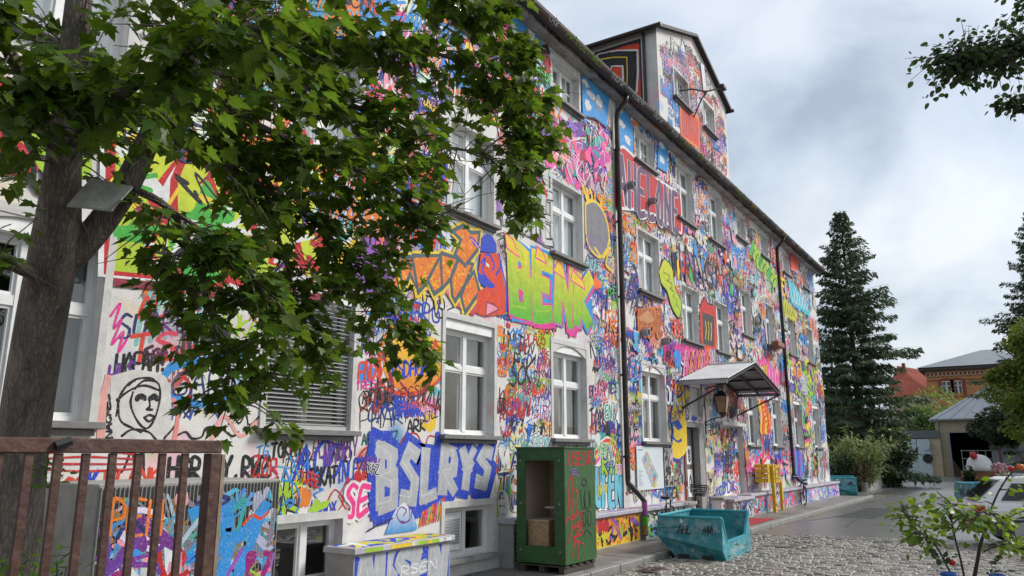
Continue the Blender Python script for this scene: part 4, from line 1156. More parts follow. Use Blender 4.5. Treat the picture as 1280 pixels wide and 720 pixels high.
# abstract violet, pink and teal piece
T = piece()
for k in range(170):
    u = random.uniform(655, 760); v = random.uniform(150, 235) - (705-u)*-.25*.5
    if not (150+(u-705)*.4 < v < 235): continue
    c = W(u, v); T.begin((c[0]-.3, c[0]+.3, c[1]-.3, c[1]+.3), 3)
    T.blob(c, random.uniform(.06, .22), random.uniform(.10, .34), jit(P_[random.choice(('violet', 'hot', 'teal', 'pink', 'purple', 'rose', 'silver', 'red'))], .3), 0, .5, 9, ang=random.uniform(0, 3))
    if random.random() < .5: T.ribbon(smooth_line(c+rng.uniform(-.3, .3, (4, 2)), 5), .022, P_[random.choice(('white', 'white', 'black', 'plum', 'sky'))], 1)
for k in range(26):
    u = random.uniform(655, 760); linepx(T, [(u, 190+(u-700)*.45), (u+random.uniform(-10, 10), 205+(u-700)*.45), (u+random.uniform(-4, 9), 220+(u-700)*.4)], random.choice(('white', 'black', 'plum', 'white')), .03)
tagpx(T, 'NOISE', (727, 247), (757, 262), 14, 'scarlet', .05, halo=P_['yellow'], hal=.02)
polypx(T, [(730, 255), (742, 252), (755, 270), (760, 300), (752, 320), (742, 318), (732, 300)], 'grey', tight=1, outline='yellow', lw=.07)
tagpx(T, 'ADED', (728, 318), (760, 330), 26, 'violet', .025); linepx(T, [(742, 310), (752, 322), (760, 312), (756, 330), (764, 340)], 'yellow', .06)
done(T, 'graffiti_violet_piece', 'violet, pink and teal abstract piece beside the downpipe')
# sky mural panels under the eaves
T = piece()
for pts, cl in (([(622, -6), (661, 22), (659, 40), (657, 100), (648, 70), (634, 28)], [(630, 20, 5, 9), (641, 40, 5, 10), (649, 52, 4, 5), (650, 20, 5, 4)]), ([(662, 26), (671, 24), (690, 66), (676, 64), (664, 78), (658, 98)], [(664, 45, 5, 8), (674, 40, 5, 7), (664, 66, 4, 6)]), ([(726, 92), (760, 113), (757, 160), (742, 148), (727, 146)], [(731, 105, 4, 4), (738, 120, 5, 4), (748, 128, 4, 8), (734, 132, 4, 6)]),
                ([(769, 122), (783, 134), (790, 160), (791, 195), (782, 190), (769, 178)], [(774, 137, 3, 4), (776, 155, 4, 4), (783, 175, 4, 4)]), ([(821, 165), (833, 182), (832, 217), (820, 210)], [(826, 182, 3, 4), (826, 200, 3, 4)]), ([(596, -12), (612, -8), (606, 10)], [(602, -4, 3, 3)])):
    T = piece(); polypx(T, pts, 'sky', (.04, .33, .72), outline='black', lw=.045)
    for c in cl: cloud(T, *c)
    done(T, 'painted_sky_panel', 'blue sky panel with white clouds painted under the eaves')
T = piece()
for p in ([(617, -4), (626, 20), (640, 55), (655, 98)], [(658, 100), (661, 82), (672, 64), (684, 62)], [(716, 84), (726, 80), (740, 92)]):
    Q = WP(p); T.begin(span(Q), 4); q = smooth_line(Q, 14); T.ribbon(q, .20, P_['black'], 0)
    for k in range(0, len(q)-2, 3): T.ribbon(q[k:k+2], .13, P_['white'], 1, cap=False)
for k in range(16): linepx(T, [(608+random.uniform(0, 44), 62+random.uniform(0, 30)), (612+random.uniform(0, 44), 75+random.uniform(0, 30)), (618+random.uniform(0, 44), 70+random.uniform(0, 34))], random.choice(('sky', 'white', 'royal', 'scarlet', 'silver', 'rose')), .10)
tagpx(T, 'AGD', (619, 58), (636, 68), 14, 'green', .06); tagpx(T, 'HSOK', (668, 92), (690, 106), 12, 'green', .05)
tagpx(T, 'RIAS', (687, 58), (715, 84), 16, 'sky', .05)
for k in range(14): linepx(T, [(618+random.uniform(0, 16), 24+random.uniform(0, 25)), (622+random.uniform(0, 14), 32+random.uniform(0, 24)), (616+random.uniform(0, 16), 40+random.uniform(0, 14))], random.choice(('hot', 'scarlet')), .03)
for k in range(12): linepx(T, [(674+random.uniform(0, 12), 66+random.uniform(0, 18)), (680+random.uniform(0, 8), 72+random.uniform(0, 20)), (676+random.uniform(0, 12), 80+random.uniform(0, 14))], 'red', .025)
done(T, 'graffiti_striped_bands', 'black and white striped bands with green and red tags under the eaves')
# dark plum letters on red
T = piece()
polypx(T, [(768, 190), (778, 184), (820, 224), (848, 244), (850, 292), (820, 270), (790, 262), (768, 258)], 'red', tight=.3, outline='white', lw=.08)
wordq(T, 'AHELONE', [W(770, 252), W(848, 290), W(847, 246), W(769, 192)], .20, P_['white'], fill=P_['plum'], style='piece', lwf=.018, tight=.5, jt=.03, space=.34)
done(T, 'graffiti_plum_letters', 'dark plum letters with white edges on a red field')
# black brush letters, lime strip, red shield
T = piece()
wordq(T, 'WANGANS', [W(838, 340), W(924, 376), W(922, 345), W(834, 300)], .085, (.03, .03, .035), tight=.3, jt=.09, space=.2)
for (u, v, c) in ((846, 338, 'yellow'), (868, 312, 'sky'), (876, 330, 'sky'), (862, 345, 'green'), (898, 350, 'scarlet'), (918, 330, 'rose'), (913, 362, 'green'), (905, 322, 'scarlet')): c_ = W(u, v); T.begin((c_[0]-.3, c_[0]+.3, c_[1]-.3, c_[1]+.3), 2); T.blob(c_, .16, .24, P_[c], 0, .4, 10)
polypx(T, [(822, 340), (828, 324), (838, 335), (842, 360), (850, 378), (847, 398), (838, 385), (832, 365), (825, 355)], 'lime', (.62, .60, .03), tight=.8, outline='black', lw=.04)
for k in range(5): linepx(T, [(827+k*4, 340+k*10), (835+k*3, 346+k*10), (832+k*4, 352+k*9)], 'black', .025)
polypx(T, [(873, 384), (878, 372), (884, 380), (893, 385), (894, 432), (886, 447), (880, 440), (874, 425)], 'scarlet', 'red', tight=.6, outline='black', lw=.05)
polypx(T, [(876, 390), (891, 396), (891, 434), (877, 430)], (.06, .05, .05))
for k in range(3): linepx(T, [(880+k*3.4, 402+k), (881+k*3.4, 412+k), (880+k*3.4, 424+k)], 'yellow', .05, .2)
for k in range(9): linepx(T, [(829+k*4, 450-k*1.2), (832+k*4, 428+k), (835+k*4, 450)], 'hot', .16, .6)
for k in range(6): linepx(T, [(828+k*7, 452), (832+k*7, 432), (836+k*6, 450)], 'plum', .025)
for k in range(12): linepx(T, [(853+k*3.6, 470-k*1.6), (856+k*3.4, 440-k*.2), (859+k*3.5, 462-k*1.4)], ('rose', 'pink', 'orange')[k % 3], .14, .5)
for k in range(9): linepx(T, [(854+k*5, 466-k*2), (857+k*5, 440), (860+k*4.6, 455-k*1.5)], 'black', .03, .5)
tagpx(T, 'FRENZ', (797, 420), (826, 418), 30, 'orange', .13, style='piece', fill=(.35, .10, .04), lwf=.03); tagpx(T, 'HERO', (838, 418), (853, 424), 20, 'scarlet', .05)
polypx(T, [(795, 398), (808, 388), (816, 400), (808, 404)], (.55, .25, .10), tight=.5)
done(T, 'graffiti_red_shield', 'red shield shape with yellow strokes among lime, pink and black brush letters')
T = piece()
polypx(T, [(842, 480), (850, 472), (854, 490), (856, 520), (857, 560), (848, 575), (836, 570), (840, 540), (836, 520), (841, 500)], 'yellow', tight=.6, outline='blue', lw=.075)
polypx(T, [(838, 528), (846, 524), (852, 534), (846, 538)], 'blue'); linepx(T, [(833, 478), (836, 490), (846, 496), (852, 490)], 'blue', .08); linepx(T, [(843, 505), (848, 515), (854, 510)], 'blue', .07); linepx(T, [(838, 545), (846, 552), (855, 545)], 'blue', .07); linepx(T, [(844, 500), (847, 506), (852, 502)], 'white', .08); linepx(T, [(836, 500), (833, 470), (840, 490)], 'blue', .04)
done(T, 'graffiti_yellow_face', 'yellow painted face with dark blue outlines beside the arched window')
# far end pieces
T = piece()
for k in range(9): linepx(T, [(937+k*3.6, 318+k*4.6), (940+k*3.6, 306+k*5.2), (943+k*3.6, 330+k*3.8)], 'lime' if k % 3 else 'green', .30, .7)
for k in range(7): linepx(T, [(938+k*4.5, 322+k*5), (942+k*4.4, 312+k*6.0), (944+k*4.4, 332+k*4.6)], 'black', .05, .7)
for k in range(9): linepx(T, [(985+k*2.6, 352+k*3.6), (988+k*2.6, 375+k*2), (991+k*2.2, 356+k*4)], 'cyan' if k % 2 else (.05, .50, .55), .42, .7)
for k in range(6): linepx(T, [(986+k*3.6, 356+k*4), (990+k*3.4, 378+k*2), (993+k*3, 360+k*4)], 'white', .06, .7)
for k in range(6): linepx(T, [(976+k*2.8, 378+k*2.4), (978+k*2.8, 390+k*1.6), (980+k*2.8, 376+k*3)], (.52, .52, .03), .34, .7)
for k in range(5): linepx(T, [(977+k*3, 380+k*2.4), (979+k*3, 392+k), (981+k*2.6, 378+k*3)], 'black', .05, .7)
for k in range(9): linepx(T, [(948+k*2.4, 452+k*1.6), (950+k*2.4, 482+k), (952+k*2.4, 448+k*2.4)], 'pink' if k % 3 else 'hot', .34, .7)
for k in range(6): linepx(T, [(949+k*3.6, 456+k*2), (952+k*3.4, 478+k*2)], 'white', .05)
for k in range(6): linepx(T, [(948+k*1.6, 500+k*2), (951+k*2, 520+k), (950+k*2, 540)], ('yellow', 'scarlet', 'orange')[k % 3], .30, .7)
for k in range(8): linepx(T, [(948+k*1.4, 498+k*6), (954+k, 495+k*6), (958, 502+k*6)], 'red', .05)
polypx(T, [(985, 447), (1005, 452), (1030, 470), (1032, 500), (1010, 497), (985, 490)], (.10, .05, .16))
for k in range(26):
    u = random.uniform(986, 1028); v0 = 449+(u-985)*.45; c = W(u, random.uniform(v0, 494)); T.begin((c[0]-.4, c[0]+.4, c[1]-.4, c[1]+.4), 2); T.ribbon(smooth_line(c+rng.uniform(-.55, .55, (5, 2)), 5, 1.2), .13, P_[random.choice(('lime', 'lime', 'yellow', 'green', 'violet', 'lime'))], 0)
for k in range(12): linepx(T, [(1002+random.uniform(0, 10), 510+k*4), (1004+random.uniform(0, 8), 514+k*4), (1003+random.uniform(0, 9), 520+k*3)], ('orange', 'purple', 'green', 'black', 'hot', 'yellow')[k % 6], .20)
polypx(T, [(987, 312), (996, 318), (996, 340), (987, 336)], 'scarlet', outline='rose', lw=.06)
for k in range(8): linepx(T, [(990+k*1.6, 560+k), (991+k*1.7, 585), (990+k*1.8, 600-k)], ('royal', 'violet', 'sky', 'purple')[k % 4], .22)
for k in range(8): linepx(T, [(1006+k*3, 562), (1008+k*3, 580), (1006+k*3.4, 596)], ('black', 'silver', 'teal', 'maroon')[k % 4], .16)
for k in range(40):
    u, v = random.uniform(934, 985), random.uniform(562, 592); linepx(T, [(u, v), (u+random.uniform(-5, 5), v+random.uniform(-8, 8)), (u+random.uniform(-5, 5), v+random.uniform(-8, 8)), (u+random.uniform(-6, 6), v+random.uniform(-8, 8))], random.choice(('hot', 'rose', 'sky', 'pink', 'scarlet', 'white', 'royal', 'black')), random.uniform(.06, .15))
done(T, 'graffiti_far_pieces', 'lime, turquoise and magenta throw-ups at the far end of the wall')
# low wall pieces by the cabinet and downpipe
T = piece()
polypx(T, [(744, 555), (758, 545), (768, 552), (775, 580), (776, 632), (744, 632)], 'white', tight=.3)
for c, r_ in (('scarlet', 34), ('yellow', 28), ('pink', 22)): linepx(T, [(744, 600-r_), (756, 585-r_), (768, 592-r_), (775, 610-r_*.6)], c, .09)
tagpx(T, 'WEA', (744, 632), (776, 630), 44, 'cyan', .24, style='piece', fill=(.15, .50, .62), lwf=.03) if 0 else wordq(T, 'UFEN', [W(743, 632), W(777, 630), W(776, 590), W(744, 584)], .15, P_['black'], fill=(.16, .50, .62), style='piece', lwf=.03, tight=.9, halo=P_['white'], hal=.03)
done(T, 'graffiti_pale_blue_bubbles', 'pale blue bubble letters low on the wall behind the cabinet')
# behind the tree crown
T = piece()
wordq(T, 'KOEN', [W(150, 330), W(400, 330), W(410, 200), W(150, 150)], .34, P_['red'], fill=(.42, .58, .03), fill2=(.72, .70, .04), style='piece', lwf=.11, halo=P_['white'], hal=.06, tight=.4, shade=(P_['maroon'], (.12, -.1)))
for (u, v, c) in ((300, 110, 'teal'), (320, 90, 'teal'), (340, 120, 'cyan'), (385, 25, 'yellow'), (470, 25, 'sky'), (420, 15, 'orange'), (500, 60, 'hot'), (520, 210, 'scarlet'), (545, 215, 'scarlet'), (560, 215, 'royal'), (100, 265, 'purple'), (10, 180, 'red'), (250, 290, 'green'), (60, 160, 'lime'), (455, 300, 'yellow'), (465, 320, 'violet'), (330, 60, 'cyan'), (560, 130, 'sky'), (500, 130, 'rose'), (450, 150, 'orange')):
    c_ = W(u, v); T.begin((c_[0]-.5, c_[0]+.5, c_[1]-.5, c_[1]+.5), 3); T.blob(c_, random.uniform(.3, .5), random.uniform(.4, .6), P_[c], 0, .4, 12)
    T.ribbon(smooth_line(c_+rng.uniform(-.4, .4, (6, 2)), 5), .05, P_[random.choice(('black', 'white', 'royal'))], 1)
for k in range(60):
    u, v = random.uniform(150, 410), random.uniform(160, 330); linepx(T, [(u, v), (u+random.uniform(-25, 25), v+random.uniform(-20, 20)), (u+random.uniform(-30, 40), v+random.uniform(-25, 25)), (u+random.uniform(-30, 40), v+random.uniform(-25, 25))], random.choice(('red', 'white', 'black', 'green', 'maroon', 'yellow', 'white', 'blue')), random.choice((.03, .05, .10)))
for k in range(7): linepx(T, [(545+k*6, 250-k*4), (548+k*5, 225+k*3), (552+k*6, 200+k*4)], ('scarlet', 'royal')[k % 2], .16, .5)
done(T, 'graffiti_lime_letters', 'lime letters with red outlines half hidden by the tree crown')

# ---- overspray mist, under and over the lines
def mist(n, h, x0, x1, z0, z1, al, r0, r1, name):
    V, C, Fq = [], [], []; k = 16; nv = 0; t = np.linspace(0, 2*math.pi, k, endpoint=False)
    for i in range(n):
        x, z, r = random.uniform(x0, x1), random.uniform(z0, z1), random.uniform(r0, r1)
        if not F.free((x, z), r*.9) or z-r < .1 or z+r > 10.7: continue
        c = jit(P_[random.choice(('scarlet', 'sky', 'orange', 'rose', 'yellow', 'lime', 'royal', 'black', 'violet', 'white', 'red', 'cyan', 'silver', 'pink'))], .2)
        sx = random.uniform(.6, 1.5); y = -h-1e-5*(len(Fq)//48 % 60); a_ = al*random.uniform(.5, 1)
        V.append(np.array([[x, y, z]])); C.append(np.array([[*c, a_]]))
        for q, f in ((.45, .72), (.75, .25), (1.0, 0.0)): V.append(np.c_[x+np.cos(t)*r*q*sx, np.full(k, y), z+np.sin(t)*r*q]); C.append(np.tile([*c, a_*f], (k, 1)))
        for j in range(k):
            j2 = (j+1) % k; Fq.append((nv, nv+1+j, nv+1+j2))
            for b_ in (1, 1+k): Fq.append((nv+b_+j, nv+b_+k+j, nv+b_+k+j2, nv+b_+j2))
        nv += 1+3*k
    me = bpy.data.meshes.new(name); me.from_pydata(np.vstack(V).tolist(), [], Fq); at = me.color_attributes.new('Col', 'FLOAT_COLOR', 'POINT'); at.data.foreach_set('color', np.vstack(C).astype(np.float32).ravel())
    o = link(name, me, M.setdefault('mist', mist_mat()), bld); o['kind'] = 'stuff'; return o
mist(420, .0004, 4.4, 39.5, .5, 10.6, .75, .2, .6, 'overspray')
mist(80, .0095, 4.4, 39.5, .7, 10.4, .34, .12, .38, 'overspray')

# ---- last layer of small tags over everything
filler(4.4, 9.8, 4.9, 8.2, 3.2, .8, .2); filler(5.6, 8.5, 1.0, 2.1, 1.6, .55); filler(2.5, 9.8, 8.0, 10.7, 2.0, .9); filler(15.1, 16.7, 1.0, 6.0, 2.5, .7); filler(17, 20.5, 2.2, 5.2, 2.0, .7); filler(26.0, 39.7, 4.2, 6.0, 1.5, .8); filler(22.5, 26.9, 2.9, 5.0, 2.0, .8)
tag(F.build('graffiti_tags', bld), label='dense layers of many coloured tags and throw-ups', kind='stuff')

# ---- graffiti on the raised gable: front and side
T = Paint((0, .05, 0), step=1e-5, bounds=(GX0+.05, GX1-.05, ZT+.05, GA-.1), clip=[(a-.06, c+.06, z0-.1, z1+.07) for a, c, z0, z1 in TW])
def gz(x): return GE + sl*min(x-GX0, GX1-x) - .12
def gab(n, x0, x1, z0, cols, h0=.2, h1=.45, big=False):
    for k in range(n):
        t = random.choice(WORDS); h = random.uniform(h0, h1); w = h*len(t)*.6; x = random.uniform(x0, x1-w*.5); z = random.uniform(z0, GA)
        if x+w > GX1-.1 or z+h*1.2 > gz(x) or z+h*1.2 > gz(x+w): continue
        if big: word(T, t[:3], x, z, h, h*1.8, P_['black'], h*.18, style='piece', fill=jit(P_[random.choice(cols)]), lwf=.03)
        else: word(T, t, x, z, h, w, jit(P_[random.choice(cols)]), .035, jt=.12, tight=1)
gab(70, GX0+.6, GX1, 11.6, ['rose', 'silver', 'white', 'white', 'sky', 'cyan'], .35, .6, True)
gab(110, GX0+.5, 23.6, 12.6, ['black', 'grey', 'black', 'black', 'maroon', 'white', 'rose']); gab(26, GX0+.5, 22.2, 11.6, ['royal', 'blue', 'sky']); gab(150, 22.6, GX1, 11.6, ['maroon', 'red', 'black', 'rose', 'black', 'hot', 'sky', 'orange', 'white', 'grey', 'white'])
gab(12, 25.3, GX1, 12, ['royal', 'blue'])
Q = WP([(850, 128), (873, 148), (874, 186), (851, 170)], .05); T.begin(span(Q), 3); T.poly(Q, P_['scarlet'], 0); T.ring(Q, .10, P_['orange'], 1)
for k in range(9): q = WP([(852+k*2.4, 134+k*2.2), (853+k*2.4, 150+k*2), (852+k*2.4, 168+k*1.4)], .05); T.begin(span(q), 2); T.ribbon(q, .045, P_['maroon'], 0)
wordq(T, 'IOK', [W(811, 108, .05), W(815, 72, .05), W(819, 74, .05), W(816, 108, .05)], .03, P_['purple'])
gab(26, GX0+.08, 21.0, 11.4, ['black', 'rose', 'grey', 'sky', 'violet'], .15, .3)
T.build('graffiti_gable_front', bld)['kind'] = 'stuff'
T = Paint((GX0, 0, 0), (0, -1, 0), (0, 0, 1), (-1, 0, 0), step=4e-4, bounds=(-8.9, -.15, ZT+.02, GE-.02))
T.begin((-9, 0, 11, 15), 6)
T.poly([(-.56, 11.1), (-.56, 14.4), (-8, 14.4), (-8, 11.1)], (.03, .025, .03), 0)
T.poly([(-.62, 11.3), (-.62, 14.25), (-1.0, 14.3), (-5, 14.3), (-5, 11.3)], P_['scarlet'], 1)
wordq(T, 'RP', [(-3.4, 11.6), (-.62, 11.6), (-.62, 14.05), (-3.4, 14.05)], .40, P_['white'], fill=(.025, .02, .025), style='piece', lwf=.05, tight=.15, jt=.02, space=.25, inner=P_['yellow'])
T.poly([(-.6, 11.1), (-.6, 12.2), (-1.2, 11.9), (-1.8, 11.1)], P_['purple'], 9)
T.build('graffiti_gable_side', bld)

# ---- scrawl on the gutter and cornice
T = Paint((0, -.40-.15*.80-.002, 10.98-.15*.60), (1, 0, 0), (0, -.6, .8), (0, -.8, -.6), step=1e-4, bounds=(X0, X1, -.07, .075), y0=.006)
T2 = Paint((0, -.262, 0), bounds=(X0, X1+.15, 10.81, 10.94))
x = 11.5
while x < 39:
    t = random.choice(('XBK', 'PRODUCTORES', 'PRODIGOS', 'OKER', 'TURBE', 'KOS', 'FEZ')); c = P_[random.choice(('white', 'white', 'yellow', 'yellow', 'white', 'sky', 'lime', 'scarlet'))]
    w = len(t)*.16; word(T, t, x, -.06, .12, w, tuple(q*.6 for q in c), .022, jt=.05, wave=.02, slant=0); x += w+random.uniform(.05, .9)
x = 8
while x < 39:
    t = random.choice(WORDS); w = len(t)*.13; word(T2, t, x, 10.82, .10, w, P_[random.choice(('black', 'black', 'white', 'royal', 'scarlet'))], .025, jt=.08, wave=.03, slant=.1); x += w+random.uniform(.0, .5)
T.build('gutter_scrawl', bld); T2.build('cornice_scrawl', bld)
# niche back wall
T = Paint((0, .16, 0), bounds=(NICHE[0]+.02, NICHE[1]-.02, NICHE[2]+.02, NICHE[3]-.02))
F, F_keep = T, F
filler(NICHE[0], NICHE[1], NICHE[2], NICHE[3], 7.0, .8)
word(T, 'WAR', 24.2, 2.25, .45, 1.7, P_['black'], .06); word(T, '7BA', 24.6, 1.55, .55, 1.2, P_['black'], .05); word(T, '76', 24.6, 1.1, .45, .9, P_['black'], .05); word(T, 'DDK', 24.2, .75, .3, 1.5, P_['royal'], .06)
T.build('graffiti_niche', bld)
F = F_keep
b = MB(); b.poly([(24.05, .155, .7), (24.30, .155, .7), (24.30, .155, 2.05), (24.05, .155, 2.05)])
# blind window panel
b = MB(); b.box(21.34, 22.28, .10, .158, 3.0, 3.8); b.build('blind_panel', M['plaster'], bld)

# ================================================================== LOW LEDGES, BOXES AND BULKHEADS AGAINST THE WALL
led_m = mat('ledge_slab', (0.42, 0.40, 0.44), 0.6, 0.15, 3, 0.1, 40, dirt=((0.20, 0.19, 0.20), 0.6, 2))
led_w = mat('ledge_wall', (0.34, 0.33, 0.32), 0.85, 0.15, 3, 0.2, 40)
def paint_plane(O, A, B, N, w, h, step=1.2e-5):
    return Paint(O, A, B, N, bounds=(0.02, w-.02, 0.02, h-.02), step=step, y0=.002)
def daub(P, w, h, n, cols, lw=.05, big=.35):
    for k in range(n):
        x = random.uniform(0, w); z = random.uniform(0, h); P.begin((x-.3, x+.3, z-.3, z+.3), 5)
        P.ribbon(smooth_line(np.array([x, z])+rng.uniform(-big, big, (5, 2)), 5), random.uniform(.5, 1.3)*lw, jit(P_[random.choice(cols)], .2), 0)
ALLC = ['pink', 'sky', 'yellow', 'scarlet', 'royal', 'violet', 'white', 'black', 'teal', 'lime', 'orange', 'hot', 'cyan']

def ledge(name, x0, x1, d, h, label, word_=None, cols=None, top=None):
    e = empty(name, (x0, 0, 0)); w = x1-x0; tag(e, label, 'ledge')
    b = MB(); b.box(0, w, -d, -.012, -.02, h-.08); b.build('base', led_w, e)
    b = MB(); b.box(-.05, w+.05, -d-.06, -.010, h-.078, h); b.build('slab', led_m, e, bevel=.008)
    P = paint_plane((0, -d, 0), (1, 0, 0), (0, 0, 1), (0, -1, 0), w, h-.09)
    if word_: word_(P, w, h-.09)
    else: daub(P, w, h-.09, int(w*26), cols or ALLC, .07)
    P.build('graffiti', e)
    P = paint_plane((0, -d-.05, h), (1, 0, 0), (0, 1, 0), (0, 0, 1), w, d+.03)
    if top: daub(P, w, d+.03, int(w*16), top, .12)
    else: daub(P, w, d+.03, int(w*3), ['violet', 'pink', 'sky', 'white'], .04)
    P.build('slab_paint', e)['kind'] = 'stuff'
    P = paint_plane((0, -d-.06, h-.076), (1, 0, 0), (0, 0, 1), (0, -1, 0), w, .074)
    if top:
        P.bounds = (0, w, .005, .07)
        for k in range(int(w*9)):
            x = random.uniform(0, w); P.begin((x-.3, x+.3, 0, .1), 2); P.ribbon(np.array([(x, .035), (x+random.uniform(.1, .3), .035)]), .05, P_[random.choice(top)], 0, cap=False)
        P.build('edge_paint', e)['kind'] = 'stuff'
    return e
def w_ausen(P, w, h):
    P.begin((0, w, 0, h), 2); P.poly([(0, 0), (w, 0), (w, h), (0, h)], P_['royal'], 0)
    wordq(P, 'AUSEN', [(.06, .04), (w-.10, .06), (w-.06, h-.02), (.04, h-.04)], .19, P_['royal'], fill=(.42, .43, .45), style='piece', lwf=.022, tight=.5, jt=.03, space=.26, inner=(.55, .56, .58))
    wordq(P, 'RSEN', [(w*.45, .28), (w*.85, .30), (w*.85, .42), (w*.45, .40)], .018, P_['white'])
lg = ledge('concrete_ledge', 7.52, 9.52, .52, .73, 'low concrete ledge with silver letters on blue under the large silver throw-up', w_ausen, top=['yellow', 'lime', 'white', 'scarlet', 'yellow', 'royal', 'silver'])
def w_uf(P, w, h):
    wordq(P, 'UF', [(.16, .12), (w-.05, .14), (w-.05, h-.06), (.18, h-.08)], .13, P_['white'], fill=P_['royal'], style='piece', lwf=.02, tight=.9)
    wordq(P, 'HGR', [(.10, .1), (.10, h-.1), (.03, h-.1), (.03, .1)], .018, P_['black'])
lg = ledge('concrete_ledge', 11.60, 14.2, .30, .80, 'low concrete ledge with green top beside the green cabinet', w_uf, top=['green', 'lime', 'sky', 'yellow', 'white'])
def w_heart(P, w, h):
    P.begin((0, w, 0, h), 2); P.poly([(0, 0), (w, 0), (w, h), (0, h)], P_['yellow'], 0, (P_['orange'], 0, h))
    daub(P, w, h, int(w*18), ['yellow', 'orange', 'black', 'violet', 'yellow', 'black', 'orange', 'lime'], .06)
    for x in (.5, .75): P.begin((x-.3, x+.3, 0, h), 2); P.blob((x, h*.75), .14, .14, P_['red'], 0, .1, 12)
ledge('concrete_ledge', 14.32, 16.80, .35, .70, 'low ledge painted orange and yellow beside the downpipe', w_heart)
ledge('concrete_ledge', 17.05, 19.60, .38, .70, 'low ledge with teal scrawl below the site map board', None, ['teal', 'black', 'cyan', 'white', 'sky', 'lime'])
ledge('concrete_ledge', 23.05, 25.05, .55, .62, 'grey ledge with round tags under the niche next to the door', None, ['black', 'white', 'silver', 'blue', 'grey'])
ledge('concrete_ledge', 25.25, 31.9, .40, .66, 'long lilac topped ledge behind the yellow crate stand', None, ['pink', 'hot', 'black', 'white', 'teal', 'brown', 'scarlet', 'sky'])
ledge('concrete_ledge', 32.1, 39.6, .40, .66, 'lilac topped ledge at the far end of the wall', None, ['white', 'silver', 'sky', 'violet', 'royal', 'pink', 'white'])
# small side boxes by the door
for (xa, lab) in ((19.75, 'small white painted block with black letters left of the grey door'), (22.62, 'small concrete block right of the grey door')):
    e = empty('wall_block', (xa, 0, 0)); tag(e, lab, 'block')
    b = MB(); b.box(0, .72, -.34, -.012, -.01, .60); b.build('base', M['white_paint'], e)
    b = MB(); b.box(-.05, .77, -.42, -.010, .602, .68); b.build('slab', M['concrete'], e, bevel=.01)
    P = paint_plane((0, -.34, 0), (1, 0, 0), (0, 0, 1), (0, -1, 0), .72, .60)
    wordq(P, 'UNIT' if xa < 20 else 'OE', [(.05, .12), (.66, .12), (.66, .5), (.05, .5)], .035, P_['black']); daub(P, .72, .6, 5, ['red', 'black', 'royal'], .02, .2); P.build('graffiti', e)

# stair bulkhead of ribbed concrete at the left
e = empty('concrete_bulkhead', (3.74, -1.20, -.1)); tag(e, 'ribbed concrete cellar bulkhead covered in blue and magenta graffiti', 'bulkhead')
bw, bh = 1.94, 1.75
b = MB(); b.box(0, bw, .02, 1.15, 0, bh); b.build('body', M['concrete'], e, bevel=.01)
rib_m = mat('ribbed_concrete', (.25, .245, .235), .85, .2, 6, .2, 40)
n = 48
rb = MB(); rb.box(-.0035, .0035, -.0045, .019, 0, bh-.03); rme = rb.mesh('rib'); rme.materials.append(rib_m)
for k in range(n):
    o = link('rib', rme, None, e); o.location = (.02+k*(bw-.04)/(n-1), 0, 0)
P = Paint((0, 0, 0), bounds=(.01, bw-.01, .02, bh-.07), y0=.002, step=8e-6)
daub(P, bw, bh, 150, ['sky', 'teal', 'cyan', 'brown', 'silver', 'grey', 'rose', 'silver', 'sky', 'cyan', 'grey', 'lime', 'violet'], .045, .3)
daub(P, .8, bh*.8, 30, ['purple', 'rose', 'white', 'red', 'maroon'], .055, .25)
for p in ([(.9, 1.45), (1.2, 1.55), (1.3, 1.2), (1.05, .95), (1.3, .75)], [(1.3, 1.5), (1.35, 1.1), (1.2, .7)], [(1.35, 1.15), (1.6, 1.3), (1.75, 1.5)], [(1.78, 1.5), (1.5, .9), (1.4, .7)]): P.begin((0, bw, 0, bh), 2); P.ribbon(smooth_line(np.array(p), 6), .11, P_['sky'], 0)
for p in ([(.85, .4), (1.0, .75), (1.15, .6), (1.1, .2)], [(1.2, .2), (1.22, .6)], [(1.3, .2), (1.38, .75), (1.5, .4), (1.55, .8)], [(1.55, .3), (1.55, .6), (1.7, .72), (1.82, .5), (1.75, .25), (1.55, .3)], [(1.6, .8), (1.58, 1.0), (1.66, 1.02), (1.62, .92)], [(1.78, .8), (1.86, .98), (1.8, 1.02)], [(.1, .9), (.25, 1.0), (.3, .7), (.15, .6)]): P.begin((0, bw, 0, bh), 2); P.ribbon(smooth_line(np.array(p), 6), .055, (.30, .01, .16), 0)
P.begin((0, bw, 0, bh), 3); P.blob((1.70, .48), .05, .09, P_['hot'], 1, .1, 12); P.ribbon(smooth_line(np.array([(1.5, 1.32), (1.6, 1.4), (1.7, 1.36), (1.8, 1.42)]), 5), .03, P_['scarlet'], 1)
for p in ([(.95, 1.55), (1.15, 1.6), (1.3, 1.57), (1.12, 1.5), (.95, 1.55)], [(.2, 1.3), (.3, 1.45), (.5, 1.3), (.6, 1.45)]): P.begin((0, bw, 0, bh), 2); P.ribbon(smooth_line(np.array(p), 5), .04, P_['navy'], 0)
wordq(P, 'PEH', [(.1, 1.32), (.62, 1.3), (.62, 1.6), (.1, 1.62)], .03, P_['orange'])
P.build('graffiti', e)

